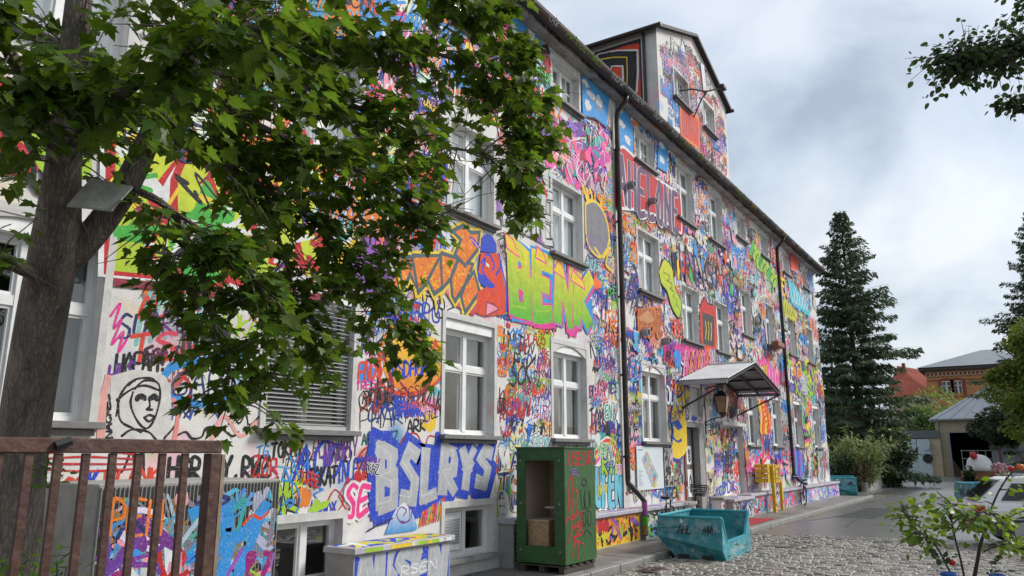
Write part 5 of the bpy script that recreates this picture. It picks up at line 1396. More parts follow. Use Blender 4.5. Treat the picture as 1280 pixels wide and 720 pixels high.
# ================================================================== ENTRANCE: canopy, lantern, boards, posters
can = empty('entrance_canopy', (23.15, 0, 0)); tag(can, 'gabled canopy of grey corrugated metal over the entrance door', 'canopy')
cor_m = mat('corrugated_steel', (0.27, 0.285, 0.30), 0.5, 0.15, 2, metal=0.2, dirt=((0.14, 0.13, 0.125), .5, 3))
hw, zr, ze, dy = 2.78, 4.60, 3.90, 1.42
for sgn in (-1, 1):
    b = MB(); n = 76
    pts = []
    for k in range(n+1):
        y = -.02 - dy*k/n; off = .016*math.sin(k*math.pi/1.0*.5*1.0) if False else .014*(1 if (k//2) % 2 else -1)
        pts.append((y, off))
    for k in range(n):
        (ya, oa), (yb, ob) = pts[k], pts[k+1]
        b.quad((0, ya, zr+oa), (0, yb, zr+ob), (sgn*hw, yb, ze+ob), (sgn*hw, ya, ze+oa))
    o = b.build('roof_sheet', cor_m, can, fix=False)
    sm = o.modifiers.new('thick', 'SOLIDIFY'); sm.thickness = .006
    for f in (.18, .5, .82):                                   # purlins under the sheets
        b = MB(); x = sgn*hw*f; z = zr-(zr-ze)*f-.055; b.bar((x, -.03, z), (x, -dy+.03, z), .05, .05); b.build('purlin', M['black_metal'], can)
    for y in (-.08, -.72, -dy+.06):
        b = MB(); b.bar((sgn*.03, y, zr-.11), (sgn*hw, y, ze-.10), .05, .06, up=(0, 1, 0)); b.build('rafter', M['black_metal'], can)
    b = MB(); b.bar((sgn*(hw-.1), -dy+.05, ze-.12), (sgn*(hw-.25), -.02, ze-.75), .045, .045); b.build('strut', M['black_metal'], can)
    b = MB(); b.box(sgn*hw-.02, sgn*hw+.02, -dy, -.02, ze-.13, ze-.03); b.build('edge_beam', M['metal_grey'], can)
    b = MB(); b.box(sgn*(hw-.25)-.03, sgn*(hw-.25)+.03, -.045, -.012, ze-.95, ze-.1); b.build('wall_plate', M['black_metal'], can)
b = MB(); b.hexa([(-.2, -dy-.01, zr-.03), (.2, -dy-.01, zr-.03), (.2, 0, zr-.03), (-.2, 0, zr-.03), (-.03, -dy-.01, zr+.035), (.03, -dy-.01, zr+.035), (.03, 0, zr+.035), (-.03, 0, zr+.035)]); b.build('ridge_cap', cor_m, can)

lan = empty('wall_lantern', (22.55, -.55, 3.38)); tag(lan, 'old hanging lantern with amber panes on a scrolled wall bracket under the canopy', 'lantern')
b = MB()
for (sx, sy) in ((-1, -1), (1, -1), (1, 1), (-1, 1)): b.bar((sx*.11, sy*.11, -.28), (sx*.18, sy*.18, .20), .022)
for z, s in ((-.28, .11), (.20, .18)):
    for a_, c_ in (((-1, -1), (1, -1)), ((1, -1), (1, 1)), ((1, 1), (-1, 1)), ((-1, 1), (-1, -1))): b.bar((a_[0]*s, a_[1]*s, z), (c_[0]*s, c_[1]*s, z), .02)
b.build('cage', M['black_metal'], lan)
b = MB(); b.hexa([(-.2, -.2, .212), (.2, -.2, .212), (.2, .2, .212), (-.2, .2, .212), (-.05, -.05, .36), (.05, -.05, .36), (.05, .05, .36), (-.05, .05, .36)]); b.build('cap', M['black_metal'], lan)
amb = mat('amber_pane', (.34, .22, .13), .25, .3, 5)
for (ax, ay) in ((0, -1), (1, 0), (0, 1), (-1, 0)):
    b = MB()
    def q_(t, s, z): return (ax*s + (-ay)*t*s, ay*s + ax*t*s, z)
    b.quad(q_(-.9, .107, -.27), q_(.9, .107, -.27), q_(.9, .176, .19), q_(-.9, .176, .19)); b.build('pane', amb, lan, fix=False)
b = MB(); b.lathe([(.06, -.34), (.11, -.29), (.02, -.42)][::-1], (0, 0, 0), 10); b.build('base', M['black_metal'], lan)
b = MB(); b.tube([(0, 0, .36), (0, .02, .46), (0, .25, .50), (0, .54, .42)], .018, 6); b.tube([(0, .54, -.55), (0, .30, -.45), (0, .12, -.42), (0, 0, -.42)], .016, 6)
b.tube([(0, .5, -.8), (0, .35, -.78), (0, .30, -.66), (0, .40, -.60), (0, .52, -.64)], .014, 6); b.box(-.03, .03, .52, .538, -.9, .5); b.build('bracket', M['black_metal'], lan)

def panel(name, label, cat, x0, x1, z0, z1, base, y=-.05, th=.02, frame=None):
    e = empty(name, (x0, y, z0)); tag(e, label, cat)
    b = MB(); b.box(0, x1-x0, 0, th, 0, z1-z0); b.build('board', base, e)
    return e, paint_plane((0, 0, 0), (1, 0, 0), (0, 0, 1), (0, -1, 0), x1-x0, z1-z0, 1e-4)
mp_m = mat('map_board_white', (.60, .66, .68), .4, .04, 2)
e, P = panel('map_board', 'pale site map board with a slanted coloured plan on the wall', 'sign', 17.42, 19.05, 1.06, 2.10, mp_m)
P.begin((0, 2, 0, 2), 4); P.poly([(.28, .72), (.62, .92), (1.28, .30), (1.05, .05), (.85, .06)], (.42, .46, .47), 0)
for k in range(34):
    s = random.random(); t = random.uniform(-.12, .12); c = np.array([.46+.62*s, .78-.58*s])+np.array([t, t]); P.begin((0, 2, 0, 2), 1)
    P.poly(c+np.array([(-.05, .02), (0, .06), (.05, .0), (.0, -.05)])*random.uniform(.5, 1), jit(P_[random.choice(('rose', 'sky', 'yellow', 'silver', 'white', 'lime', 'orange'))], .2), 0)
P.poly([(.95, .1), (1.1, .2), (1.15, .08), (1.02, .03)], P_['yellow'], 1)
for k in range(9): P.ribbon(np.array([(.06, .12+k*.045), (.06+random.uniform(.15, .3), .12+k*.045)]), .008, (.2, .22, .24), 1, cap=False)
P.ribbon(np.array([(.08, .95), (.35, .95)]), .02, (.1, .1, .12), 1, cap=False); P.build('print', e, M['print'])
e, P = panel('poster_board', 'notice board with torn black and red stickers next to the site map', 'notice board', 19.14, 19.74, 1.08, 2.06, M['concrete'])
daub(P, .6, .98, 30, ['black', 'white', 'red', 'grey', 'silver', 'red', 'black'], .06, .14); P.build('stickers', e, M['print'])
neon = mat('neon_green_poster', (.05, .72, .05), .6, .05, 5)
e, P = panel('neon_poster', 'neon green poster with black handwritten lines beside the door', 'poster', 19.80, 20.44, 1.18, 2.0, neon, y=-.012, th=.004)
for k, t in enumerate(('TREE', 'HEL', 'UNIT', 'MA')): wordq(P, t, [(.08, .60-k*.19), (.56, .60-k*.19), (.56, .76-k*.19), (.08, .76-k*.19)], .022, P_['black'])
P.build('print', e, M['print'])
for (x0, x1, z0, z1, t, lab) in ((21.50, 21.90, 1.62, 2.14, '8', 'white paper sign with red border and black figure on the door'), (21.52, 21.92, .72, 1.48, 'O', 'tall white sticker with a black oval on the door'), (20.86, 21.2, 1.60, 2.1, '3', 'narrow red bordered paper sign on the left door leaf')):
    e, P = panel('door_sign', lab, 'sign', x0, x1, z0, z1, M['white_paint'], y=.232, th=.006)
    w, h = x1-x0, z1-z0; P.begin((0, w, 0, h), 3)
    if t != 'O': P.ring(np.array([(.035, .035), (w-.035, .035), (w-.035, h-.035), (.035, h-.035)]), .04, P_['red'], 0)
    wordq(P, t, [(w*.28, h*.2), (w*.74, h*.2), (w*.74, h*.8), (w*.28, h*.8)], .06, P_['black']); P.build('print', e, M['print'])

# ================================================================== GREEN CABINET ON A PALLET WITH A PLYWOOD BOX
cab = empty('green_cabinet', (11.40, -1.43, 0)); tag(cab, 'open green wooden cabinet standing on a pallet on the pavement', 'cabinet')
grn = mat('green_paint', (.022, .085, .018), .5, .18, 2.5, .12, 14, dirt=((.06, .15, .05), .6, 6))
pine = mat('pale_plywood', (.52, .42, .31), .7, .1, 3)
wx, wy, zb, zt = 1.10, .94, .15, 2.0
b = MB(); b.box(0, .022, 0, .20, zb, zt); b.build('front_stile', grn, cab); b = MB(); b.box(0, .022, wy-.17, wy, zb, zt); b.build('front_stile', grn, cab)
b = MB(); b.box(0, .022, .20, wy-.17, zt-.20, zt); b.build('front_rail', grn, cab); b = MB(); b.box(0, .022, .20, wy-.17, zb, zb+.27); b.build('front_rail', grn, cab)
b = MB(); b.box(.0225, wx, 0, .022, zb, zt-.001); b.build('side_panel', grn, cab); b = MB(); b.box(.0225, wx, wy-.022, wy, zb, zt-.001); b.build('side_panel', grn, cab)
b = MB(); b.box(wx-.02, wx-.001, .0225, wy-.0225, zb, zt-.001); b.build('back_panel', grn, cab)
b = MB(); b.box(-.02, wx+.02, -.02, wy+.02, zt+.001, zt+.025); b.build('top', grn, cab); b = MB(); b.box(.0225, wx-.022, .0225, wy-.0225, zb+.001, zb+.03); b.build('floor_panel', pine, cab)
b = MB(); b.box(.024, wx-.022, wy-.035, wy-.0225, zb+.03, zt-.002); b.box(.024, wx-.022, .0225, .035, zb+.03, zt-.002); b.box(wx-.034, wx-.021, .036, wy-.036, zb+.03, zt-.002); b.build('lining', pine, cab)
b = MB(); b.box(.35, wx-.036, .04, wy*.62, 1.00, 1.03); b.build('shelf', pine, cab)
b = MB(); b.box(.30, .34, .04, .08, zb+.03, zt-.01); b.build('post', pine, cab)
bolt = mat('bolt_zinc', (.4, .4, .4), .4, .1, 5, metal=.6)
for (y, z) in ((.10, .35), (.10, 1.8), (wy-.08, .35), (wy-.08, 1.1), (wy-.08, 1.8), (.10, 1.1)):
    b = MB(); b.lathe([(.014, 0), (.014, .006)], (0, 0, 0), 8); o = b.build('screw', bolt, cab); o.location = (0, y, z); o.rotation_euler = (0, R_(-90), 0)
pal_m = mat('dark_pallet_wood', (.055, .045, .035), .85, .3, 8)
pal = empty('pallet', (11.42, -1.41, 0)); tag(pal, 'dark weathered pallet under the green cabinet', 'pallet')
for k in range(3):
    b = MB(); y = .02+k*.38; b.box(0, 1.06, y, y+.10, .0, .10); b.build('runner', pal_m, pal)
for k in range(5):
    b = MB(); x = k*.235; b.box(x, x+.14, 0, .90, .102, .128); b.build('plank', pal_m, pal)
P = Paint((0, -.0005, 0), (1, 0, 0), (0, 0, 1), (0, -1, 0), bounds=(.03, wx-.02, zb+.02, zt-.02), step=6e-5)
rd = (.42, .012, .015)
wordq(P, 'USENR', [(.12, 1.72), (wx-.08, 1.74), (wx-.08, 1.95), (.12, 1.93)], .03, rd)
for p in ([(.05, .8), (.15, 1.4), (.25, 1.55), (.22, 1.2), (.12, 1.0)], [(.2, .7), (.3, 1.3), (.42, 1.25), (.38, .95), (.25, .9)], [(.08, .9), (.25, .85), (.45, .95)], [(.2, .25), (.35, .55), (.55, .95), (.6, .85), (.45, .6)], [(.1, .5), (.3, .75), (.6, .6), (.25, .55), (.62, .42)], [(.35, .5), (.45, .35), (.4, .2)], [(.3, .7), (.5, .8), (.6, .72)]): P.begin((0, 1, 0, 2), 2); P.ribbon(smooth_line(np.array(p), 6), .032, rd, 0)
for p in ([(.55, 1.3), (.58, 1.05), (.68, 1.0), (.66, 1.2)], [(.7, 1.3), (.72, 1.0), (.85, 1.05), (.85, 1.25)], [(.88, 1.3), (.9, 1.0)], [(.68, 1.36), (.6, 1.42), (.68, 1.5), (.78, 1.42), (.68, 1.36)], [(.6, .95), (.62, .75), (.7, .72), (.72, .9), (.62, .93)], [(.78, .95), (.8, .72), (.9, .75), (.9, .92), (.8, .95)], [(.6, .55), (.75, .64), (.92, .55)]): P.begin((0, 1, 0, 2), 2); P.ribbon(smooth_line(np.array(p), 6), .020, (.01, .012, .01), 0)
wordq(P, 'GEL', [(.2, 1.58), (.5, 1.55), (.52, 1.66), (.2, 1.66)], .015, P_['violet'])
P.build('graffiti', cab)
osb = empty('plywood_box', (11.56, -.80, .182)); tag(osb, 'plywood box with dark grain flecks standing inside the green cabinet', 'box')
osb_m = mat('oriented_strand_board', (.42, .28, .15), .7, .35, 14, .1, 60, dirt=((.12, .07, .035), .8, 30))
b = MB(); b.box(0, .55, -.22, .18, 0, .62); b.build('body', osb_m, osb, bevel=.004); b = MB(); b.box(-.008, .558, -.228, .188, .621, .64); b.build('lid', pine, osb)

# ================================================================== RED CARPET
b = MB(); b.box(20.9, 24.4, -1.35, -.58, .006, .018)
tag(b.build('red_carpet', mat('red_carpet', (.32, .012, .02), .95, .15, 20), bevel=.003), 'strip of red carpet on the pavement before the entrance', 'carpet')

# ================================================================== TURQUOISE SKIPS
skip_m = mat('turquoise_skip', (.025, .23, .27), .45, .12, 2.2, .12, 14, dirt=((.22, .38, .42), .45, 2.6))
skin = mat('turquoise_inside', (.03, .33, .42), .5, .1, 3, dirt=((.2, .4, .45), .3, 4))

def make_skip():
    e = empty('turquoise_skip', (0, 0, 0))
    Wd, L_, H = 1.34, 2.25, .86              # front width (local y, towards -y), length (local x)
    A, B, C, D = (0, 0, H), (0, -Wd, H), (L_, -Wd, H), (L_, 0, H)
    a, b_, c, d = (-.05, .02, H*.54), (-.05, -Wd, H*.24), (L_+.05, -Wd, H*.24), (L_+.05, .02, H*.54)
    k = [(.12, -.34, 0), (.10, -Wd-.02, 0), (L_-.10, -Wd-.02, 0), (L_-.12, -.34, 0)]
    c1, c2 = (L_*.12, -Wd, H*.42), (L_*.80, -Wd, H*.42)
    V = [A, B, C, D, a, b_, c, d] + k + [c1, c2]
    b = MB(); b.v = V
    b.f = [(0, 4, 5, 1), (4, 8, 9, 5), (2, 6, 7, 3), (6, 10, 11, 7), (3, 7, 4, 0), (7, 11, 8, 4), (8, 11, 10, 9), (1, 5, 9, 12), (12, 9, 10, 13), (13, 10, 6, 2)]
    o = b.build('hull', M['skip'], e); sm = o.modifiers.new('thick', 'SOLIDIFY'); sm.thickness = .03; sm.offset = 0
    b = MB(); b.bar(A, B, .07, .05); b.build('rim', M['skip_in'], e, bevel=.012); b = MB(); b.bar(D, C, .07, .05); b.build('rim', M['skip_in'], e, bevel=.012); b = MB(); b.bar(A, D, .07, .05); b.build('rim', M['skip_in'], e, bevel=.012)
    b = MB(); b.bar(c1, c2, .05, .04); b.bar(B, c1, .05, .04); b.bar(C, c2, .05, .04); b.build('rim', M['skip_in'], e)
    for y in (-.50, -1.0):
        b = MB(); b.box(.02, L_-.10, y-.10, y+.10, -.002, .085); b.build('fork_pocket', M['black_metal'], e)
    b = MB(); b.lathe([(.03, 0), (.03, .05), (.015, .05)], (0, 0, 0), 10); o = b.build('lug', M['metal_grey'], e); o.location = (.02, -.72, H*.20); o.rotation_euler = (0, R_(-90), 0)
    # tags on the end face (upper sheet, plane A-B-b-a)
    A_, B_, a_, b2 = (np.array(q) for q in (A, B, a, b_))
    Au = (B_-A_)/np.linalg.norm(B_-A_); n_ = np.cross(Au, a_-A_); n_ /= np.linalg.norm(n_); n_ *= -np.sign(n_[0]); Bu = np.cross(n_, Au); Bu *= np.sign(Bu[2])
    P = Paint(A_-Bu*.40+n_*.018, Au, Bu, n_, bounds=(.03, Wd-.03, .02, .36), step=1e-4, y0=.003)
    for q in range(26): scribble(P, random.uniform(0, Wd*.85), random.uniform(.04, .26), random.uniform(.10, .35), random.uniform(.03, .10), (.22, .40, .43), .010, 6)
    wordq(P, 'AHL', [(.42, .06), (.72, .06), (.72, .22), (.44, .22)], .022, P_['black']); wordq(P, 'IF', [(.46, .27), (.56, .27), (.56, .35), (.46, .35)], .022, P_['white'])
    scribble(P, .95, .05, .22, .16, P_['black'], .010, 7); P.build('graffiti', e)
    n2 = np.array([0, -1, 0.])
    P = Paint((0, -Wd-.018, 0), (1, 0, 0), (0, 0, 1), (0, -1, 0), bounds=(.2, L_*.85, .05, H*.38), step=1e-4, y0=.006)
    for q in range(22): scribble(P, random.uniform(.2, L_*.7), random.uniform(.06, .2), random.uniform(.15, .4), random.uniform(.05, .12), (.28, .48, .52), .011, 7)
    P.build('graffiti', e)
    P = Paint((0, -Wd-.019, 0), (1, 0, 0), (0, 0, 1), (0, -1, 0), bounds=(.12, L_*.95, .02, H*.38), step=1e-4, y0=.009)
    for q in range(9): scribble(P, random.uniform(.15, L_*.8), random.uniform(.02, .25), random.uniform(.05, .25), random.uniform(.01, .03), (.13, .06, .035), .014, 3)
    P.build('scrapes', e)['kind'] = 'stuff'
    return e
M['skip'] = mat('turquoise_skip', (.03, .235, .275), .5, .22, 2.2, .2, 10, dirt=((.30, .44, .47), .85, 4.5))
M['skip_in'] = mat('turquoise_rim', (.03, .31, .38), .5, .1, 3, dirt=((.2, .4, .45), .3, 4))
sk = make_skip(); G_ = 'turquoise tipping skips'
sk.location = (15.12, -1.50, ROAD_Z); sk.scale = (.95, .95, .92); sk.rotation_euler = (0, 0, R_(3)); tag(sk, 'large turquoise skip on the cobbles at the kerb, nearest the green cabinet', 'skip', G_)
s2 = copy_tree(sk); s2.location = (40.6, .35, ROAD_Z); s2.rotation_euler = (0, 0, R_(12)); s2.scale = (1.25, 1.0, 1.05); s2['label'] = 'turquoise skip standing at the far corner of the graffiti wall'
s3 = copy_tree(sk); s3.location = (33.2, -5.6, ROAD_Z); s3.rotation_euler = (0, 0, R_(-62)); s3.scale = (1.0, 1.0, 1.15); s3['label'] = 'turquoise skip with pink scrawl half hidden behind the white car'

# ================================================================== YELLOW CRATE STAND
yel = mat('yellow_plastic', (.68, .44, .012), .45, .1, 5)
st = empty('crate_stand', (27.3, -.62, 0)); tag(st, 'two yellow posts carrying yellow crates before the wall', 'stand')
for (x, y) in ((0, 0), (1.15, .05)):
    b = MB(); b.box(x-.07, x+.07, y-.05, y+.05, 0, 1.55 if x == 0 else .95); b.build('post', yel, st, bevel=.006)
    P = Paint((x, y-.05, 0), bounds=(-.06, .06, .1, 1.5 if x == 0 else .9), step=1e-4)
    for z in (.5, 1.1, 1.25, .25) if x == 0 else (.3,): P.begin((-1, 1, 0, 2), 1); P.blob((0, z), .035, .05, P_['black'], 0, .3, 8)
    P.build('sticker', st, M['print'])['kind'] = 'stuff'
def crate(loc, label, rz=0):
    e = empty('yellow_crate', loc, rz); tag(e, label, 'crate', 'yellow bottle crates')
    w, d, h = .58, .40, .62
    for nm, bx in (('side', (0, w, 0, .015)), ('side', (0, w, d-.015, d)), ('end', (0, .015, .016, d-.016)), ('end', (w-.015, w, .016, d-.016))):
        x0, x1, y0, y1 = bx
        for z in (.0, .16, .32, .48):
            b = MB(); b.box(x0, x1, y0, y1, z, z+.11); b.build('slat', yel, e)
        for (px, py) in ((x0, y0), (x1, y0), (x0, y1), (x1, y1)):
            pass
    for (px, py) in ((.02, -.004), (w-.02, -.004), (.02, d+.004), (w-.02, d+.004), (w/2, -.004)):
        b = MB(); b.box(px-.025, px+.025, py-.01, py+.01, 0, h); b.build('rib', yel, e)
    b = MB(); b.box(.016, w-.016, .016, d-.016, .002, .02); b.build('base', yel, e)
    P = Paint((0, -.001, 0), bounds=(.05, w-.05, .05, h-.05), step=1e-4); scribble(P, .32, .15, .12, .35, P_['black'], .03, 4); P.build('sticker', e, M['print'])
    return e
crate((26.85, -.565, .98), 'yellow crate fixed behind the taller yellow post'); crate((27.75, -.60, .95), 'yellow crate with black marks resting on the shorter yellow post')

# ================================================================== BICYCLES
def bicycle(label, loc, rz, lean=0.06, col=(.02, .02, .022), basket=False):
    e = empty('bicycle', loc, rz); tag(e, label, 'bicycle', 'parked bicycles'); e.rotation_euler = (lean, 0, rz)
    fm = mat('bicycle_paint', col, .35, .1, 5); rub = M['black_metal']; chrome = M['metal_grey']
    r = .34
    for nm, cx in (('wheel', 0.0), ('wheel', 1.05)):
        w = empty(nm, (cx, 0, r)); w.parent = e
        b = MB(); b.tube([(math.cos(t)*r*.96, 0, math.sin(t)*r*.96) for t in np.linspace(0, 2*math.pi, 25)], .019, 6, cap=False); b.build('tyre', rub, w, smooth=True)
        b = MB(); b.tube([(math.cos(t)*r*.88, 0, math.sin(t)*r*.88) for t in np.linspace(0, 2*math.pi, 25)], .010, 5, cap=False); b.build('rim', chrome, w)
        b = MB()
        for k in range(14):
            t = k*2*math.pi/14; b.bar((0, .02*(-1)**k, 0), (math.cos(t)*r*.88, 0, math.sin(t)*r*.88), .004)
        b.tube([(0, -.05, 0), (0, .05, 0)], .022, 8); b.build('spokes', chrome, w)
    R0, H0, S0, F0 = (0, 0, r), (.43, 0, .30), (.30, 0, .80), (.88, 0, .82)
    b = MB(); b.tube([H0, S0], .017, 6); b.tube([S0, (.86, 0, .76)], .016, 6); b.tube([H0, (.88, 0, .68)], .02, 6); b.tube([(.86, 0, .86), (.91, 0, .62)], .02, 6)
    for s in (-1, 1): b.tube([(0, s*.05, r), (.43, s*.03, .30)], .010, 5); b.tube([(0, s*.05, r), (.30, s*.02, .76)], .009, 5)
    b.build('frame', fm, e)
    b = MB()
    for s in (-1, 1): b.tube([(1.05, s*.05, r), (.97, s*.05, .60), (.91, 0, .64)], .011, 5)
    b.build('fork', fm, e)
    b = MB(); b.tube([(.86, 0, .86), (.85, 0, 1.02)], .014, 6); b.tube([(.70, -.30, 1.03), (.80, -.26, 1.05), (.86, -.08, 1.02), (.86, .08, 1.02), (.80, .26, 1.05), (.70, .30, 1.03)], .013, 6); b.build('handlebar', chrome, e)
    b = MB(); b.tube([(.30, 0, .78), (.28, 0, .93)], .013, 6); b.build('seat_post', chrome, e)
    b = MB(); b.poly([(.10, -.09, .96), (.22, -.10, .97), (.42, -.02, .95), (.42, .02, .95), (.22, .10, .97), (.10, .09, .96)]); n = len(b.v); b.poly([(x, y, z-.05) for x, y, z in b.v[:6]][::-1])
    for i in range(6): j = (i+1) % 6; b.quad(b.v[i], b.v[j], (b.v[j][0], b.v[j][1], b.v[j][2]-.05), (b.v[i][0], b.v[i][1], b.v[i][2]-.05))
    b.build('saddle', rub, e, bevel=.015)
    b = MB(); b.lathe([(.09, -.004), (.09, .004)], (0, 0, 0), 18); o = b.build('chainring', chrome, e); o.location = (.43, -.05, .30); o.rotation_euler = (R_(90), 0, 0)
    b = MB(); b.bar((.43, -.07, .30), (.52, -.07, .16), .02); b.bar((.43, .07, .30), (.34, .07, .44), .02); b.box(.47, .57, -.16, -.08, .145, .17); b.box(.29, .39, .08, .16, .43, .455); b.build('pedals', rub, e)
    for cx in (0, 1.05):
        b = MB(); pts = [(cx+math.cos(t)*(r+.03), 0, r+math.sin(t)*(r+.03)) for t in np.linspace(.2, 2.7, 10)]
        for k in range(9):
            p, q = Vector(pts[k]), Vector(pts[k+1]); b.quad(p+Vector((0, -.025, 0)), q+Vector((0, -.025, 0)), q+Vector((0, .025, 0)), p+Vector((0, .025, 0)))
        b.build('mudguard', fm, e, fix=False)
    if basket:
        k_ = MB()
        for z in np.linspace(.86, 1.12, 6):
            s = .12+.05*(z-.86)/.26; k_.tube([(.99-s, -s*1.3, z), (.99+s*1.4, -s*1.3, z), (.99+s*1.4, s*1.3, z), (.99-s, s*1.3, z), (.99-s, -s*1.3, z)], .008, 4)
        for t in np.linspace(-1, 1, 9): k_.bar((.87, t*.156, .86), (.82, t*.22, 1.12), .007); k_.bar((1.158, t*.156, .86), (1.23, t*.22, 1.12), .007); k_.bar((1.01+t*.14, -.156, .86), (1.02+t*.2, -.22, 1.12), .007); k_.bar((1.01+t*.14, .156, .86), (1.02+t*.2, .22, 1.12), .007)
        k_.build('basket', rub, e)
    return e
bicycle('dark bicycle leaning at the ledge behind the near skip', (16.9, -.85, 0), R_(12), col=(.02, .02, .024))
bicycle('bicycle with a black wire basket parked before the grey door', (18.9, -.95, 0), R_(20), col=(.03, .03, .035), basket=True)
bicycle('black bicycle parked beyond the yellow crates at the ledge', (31.6, -.62, 0), R_(22), col=(.015, .015, .018))

# ================================================================== BROWN FENCE
fy = -CAM_D+3.0
fen = empty('brown_fence', (0, fy, 0)); tag(fen, 'rusty brown fence of upright bars in front of the maple', 'fence')
fm = mat('brown_painted_steel', (.058, .021, .014), .6, .3, 7, .3, 30, dirt=((.13, .075, .045), .5, 14))
b = MB(); b.box(-3, 2.225, -.02, .025, 1.905, 1.96); b.build('top_rail', fm, fen, bevel=.004)
b = MB(); b.box(-3, 2.16, -.015, .02, .12, .16); b.build('bottom_rail', fm, fen)
x = 2.055
while x > -1.4:
    b = MB(); t_ = random.uniform(-.004, .004); b.hexa([(x-.014+t_, -.009, .02), (x+.014+t_, -.009, .02), (x+.014+t_, .009, .02), (x-.014+t_, .009, .02), (x-.014, -.009, 1.904), (x+.014, -.009, 1.904), (x+.014, .009, 1.904), (x-.014, .009, 1.904)]); b.build('bar', fm, fen); x -= random.uniform(.101, .108)
b = MB(); b.box(2.165, 2.222, -.025, .03, -.1, 1.904); b.build('end_post', fm, fen, bevel=.004)
b = MB(); b.box(2.223, 2.24, -.025, .03, -.1, 1.90); b.build('post_trim', mat('weathered_wood', (.22, .17, .12), .85, .3, 12), fen)
b = MB(); b.tube([(1.50, -.028, 1.93), (1.55, -.035, 1.95)], .018, 6); b.build('bracket', M['black_metal'], fen)

# ================================================================== ARM WITH FLOODLIGHT ON THE GABLE
arm = empty('floodlight_arm', (22.8, .05, 13.4)); tag(arm, 'dark floodlight arm with flat grey panel fixed to the raised gable', 'lamp')
b = MB(); b.tube([(-.9, -.02, -.15), (-.5, -.30, .0), (.15, -.55, .12), (.75, -.85, .42)], .03, 6); b.tube([(.3, -.02, -.6), (.25, -.3, -.1), (.15, -.55, .12)], .022, 6); b.build('arm', M['black_metal'], arm)
b = MB(); b.box(.0, .34, -.50, -.45, .05, 1.05); o = b.build('panel', M['metal_grey'], arm); o.rotation_euler = (0, R_(-8), 0)
b = MB(); b.box(.65, .98, -.97, -.77, .38, .52); b.build('lamp_head', M['black_metal'], arm, bevel=.02)
b = MB(); b.tube([(24.3, 1.2, 15.8), (24.35, 1.2, 17.0)], .012, 5); b.tube([(24.33, .9, 16.6), (24.33, 1.5, 16.6)], .008, 4)
tag(b.build('roof_antenna', M['metal_grey']), 'thin antenna rod on the roof of the raised gable', 'antenna')
b = MB(); b.box(0, .95, -.30, -.02, -.12, .08)
o = b.build('window_box', mat('terracotta', (.26, .12, .07), .8, .2, 8), bevel=.02); o.location = (30.15, -.13, 6.10); tag(o, 'brown flower box on a first floor sill near the far downpipe', 'planter')

# ================================================================== LEAF TOOLS
MAPLE = np.array([(0, 0), (.10, .05), (.34, -.02), (.30, .12), (.52, .30), (.38, .34), (.46, .62), (.24, .52), (.20, .66), (0, 1.0), (-.20, .66), (-.24, .52), (-.46, .62), (-.38, .34), (-.52, .30), (-.30, .12), (-.34, -.02), (-.10, .05)])
ROUND = np.array([(0, 0), (.26, .12), (.38, .40), (.28, .72), (0, 1.0), (-.28, .72), (-.38, .40), (-.26, .12)])
NARROW = np.array([(0, 0), (.10, .25), (.09, .6), (0, 1.0), (-.09, .6), (-.10, .25)])
def leaf_template(o, fold=.18):
    c = np.array([(0, .38)])
    P = np.vstack([o, c]); z = fold*np.abs(P[:, 0]) - .12*(P[:, 1])**2
    V = np.c_[P, z]; n = len(o)
    F_ = [(i, (i+1) % n, n) for i in range(n)]
    return V, np.array(F_)
def rot_frames(dirs, ups, twist):
    """columns: x across, y along the leaf, z normal"""
    y = dirs/np.linalg.norm(dirs, axis=1)[:, None]
    x = np.cross(y, ups); x /= (np.linalg.norm(x, axis=1)[:, None]+1e-9)
    z = np.cross(x, y)
    c, s = np.cos(twist)[:, None], np.sin(twist)[:, None]
    x2 = x*c+z*s; z2 = -x*s+z*c
    return np.stack([x2, y, z2], axis=2)
def leaves_mesh(name, tmpl, pos, R3, size):
    V, Fc = tmpl; n = len(pos)
    W_ = np.einsum('nij,kj->nki', R3, V)*size[:, None, None] + pos[:, None, :]
    Fa = (Fc[None]+(np.arange(n)*len(V))[:, None, None]).reshape(-1, 3)
    me = bpy.data.meshes.new(name)
    me.vertices.add(n*len(V)); me.vertices.foreach_set('co', W_.astype(np.float32).ravel())
    me.loops.add(Fa.size); me.polygons.add(len(Fa))
    me.loops.foreach_set('vertex_index', Fa.astype(np.int32).ravel()); me.polygons.foreach_set('loop_start', (np.arange(len(Fa))*3).astype(np.int32))
    me.update(calc_edges=True)
    return me

# ================================================================== MAPLE IN FRONT OF THE BUILDING
bark = mat('maple_bark', (.20, .165, .14), .9, .3, 9, 1.0, 16, dirt=((.055, .045, .038), .9, 7))
for n_ in bark.node_tree.nodes:                       # fissures run up the stem
    if n_.type == 'TEX_NOISE' and n_.inputs['Scale'].default_value > 6.5:
        mp_ = bark.node_tree.nodes.new('ShaderNodeMapping'); mp_.inputs['Scale'].default_value = (1.6, 1.6, .30)
        bark.node_tree.links.new(n_.inputs['Vector'].links[0].from_socket, mp_.inputs['Vector']); bark.node_tree.links.new(mp_.outputs['Vector'], n_.inputs['Vector'])
_t = bark.node_tree; _b = _t.nodes['Principled BSDF']; _s = _b.inputs['Base Color'].links[0].from_socket
_co = [n_ for n_ in _t.nodes if n_.type == 'TEX_COORD'][0]
_mp = _t.nodes.new('ShaderNodeMapping'); _mp.inputs['Scale'].default_value = (52, 52, 9)
_nz = _t.nodes.new('ShaderNodeTexNoise'); _nz.inputs['Scale'].default_value = 5; _ad = _t.nodes.new('ShaderNodeMix'); _ad.data_type = 'VECTOR'; _ad.inputs['Factor'].default_value = .12
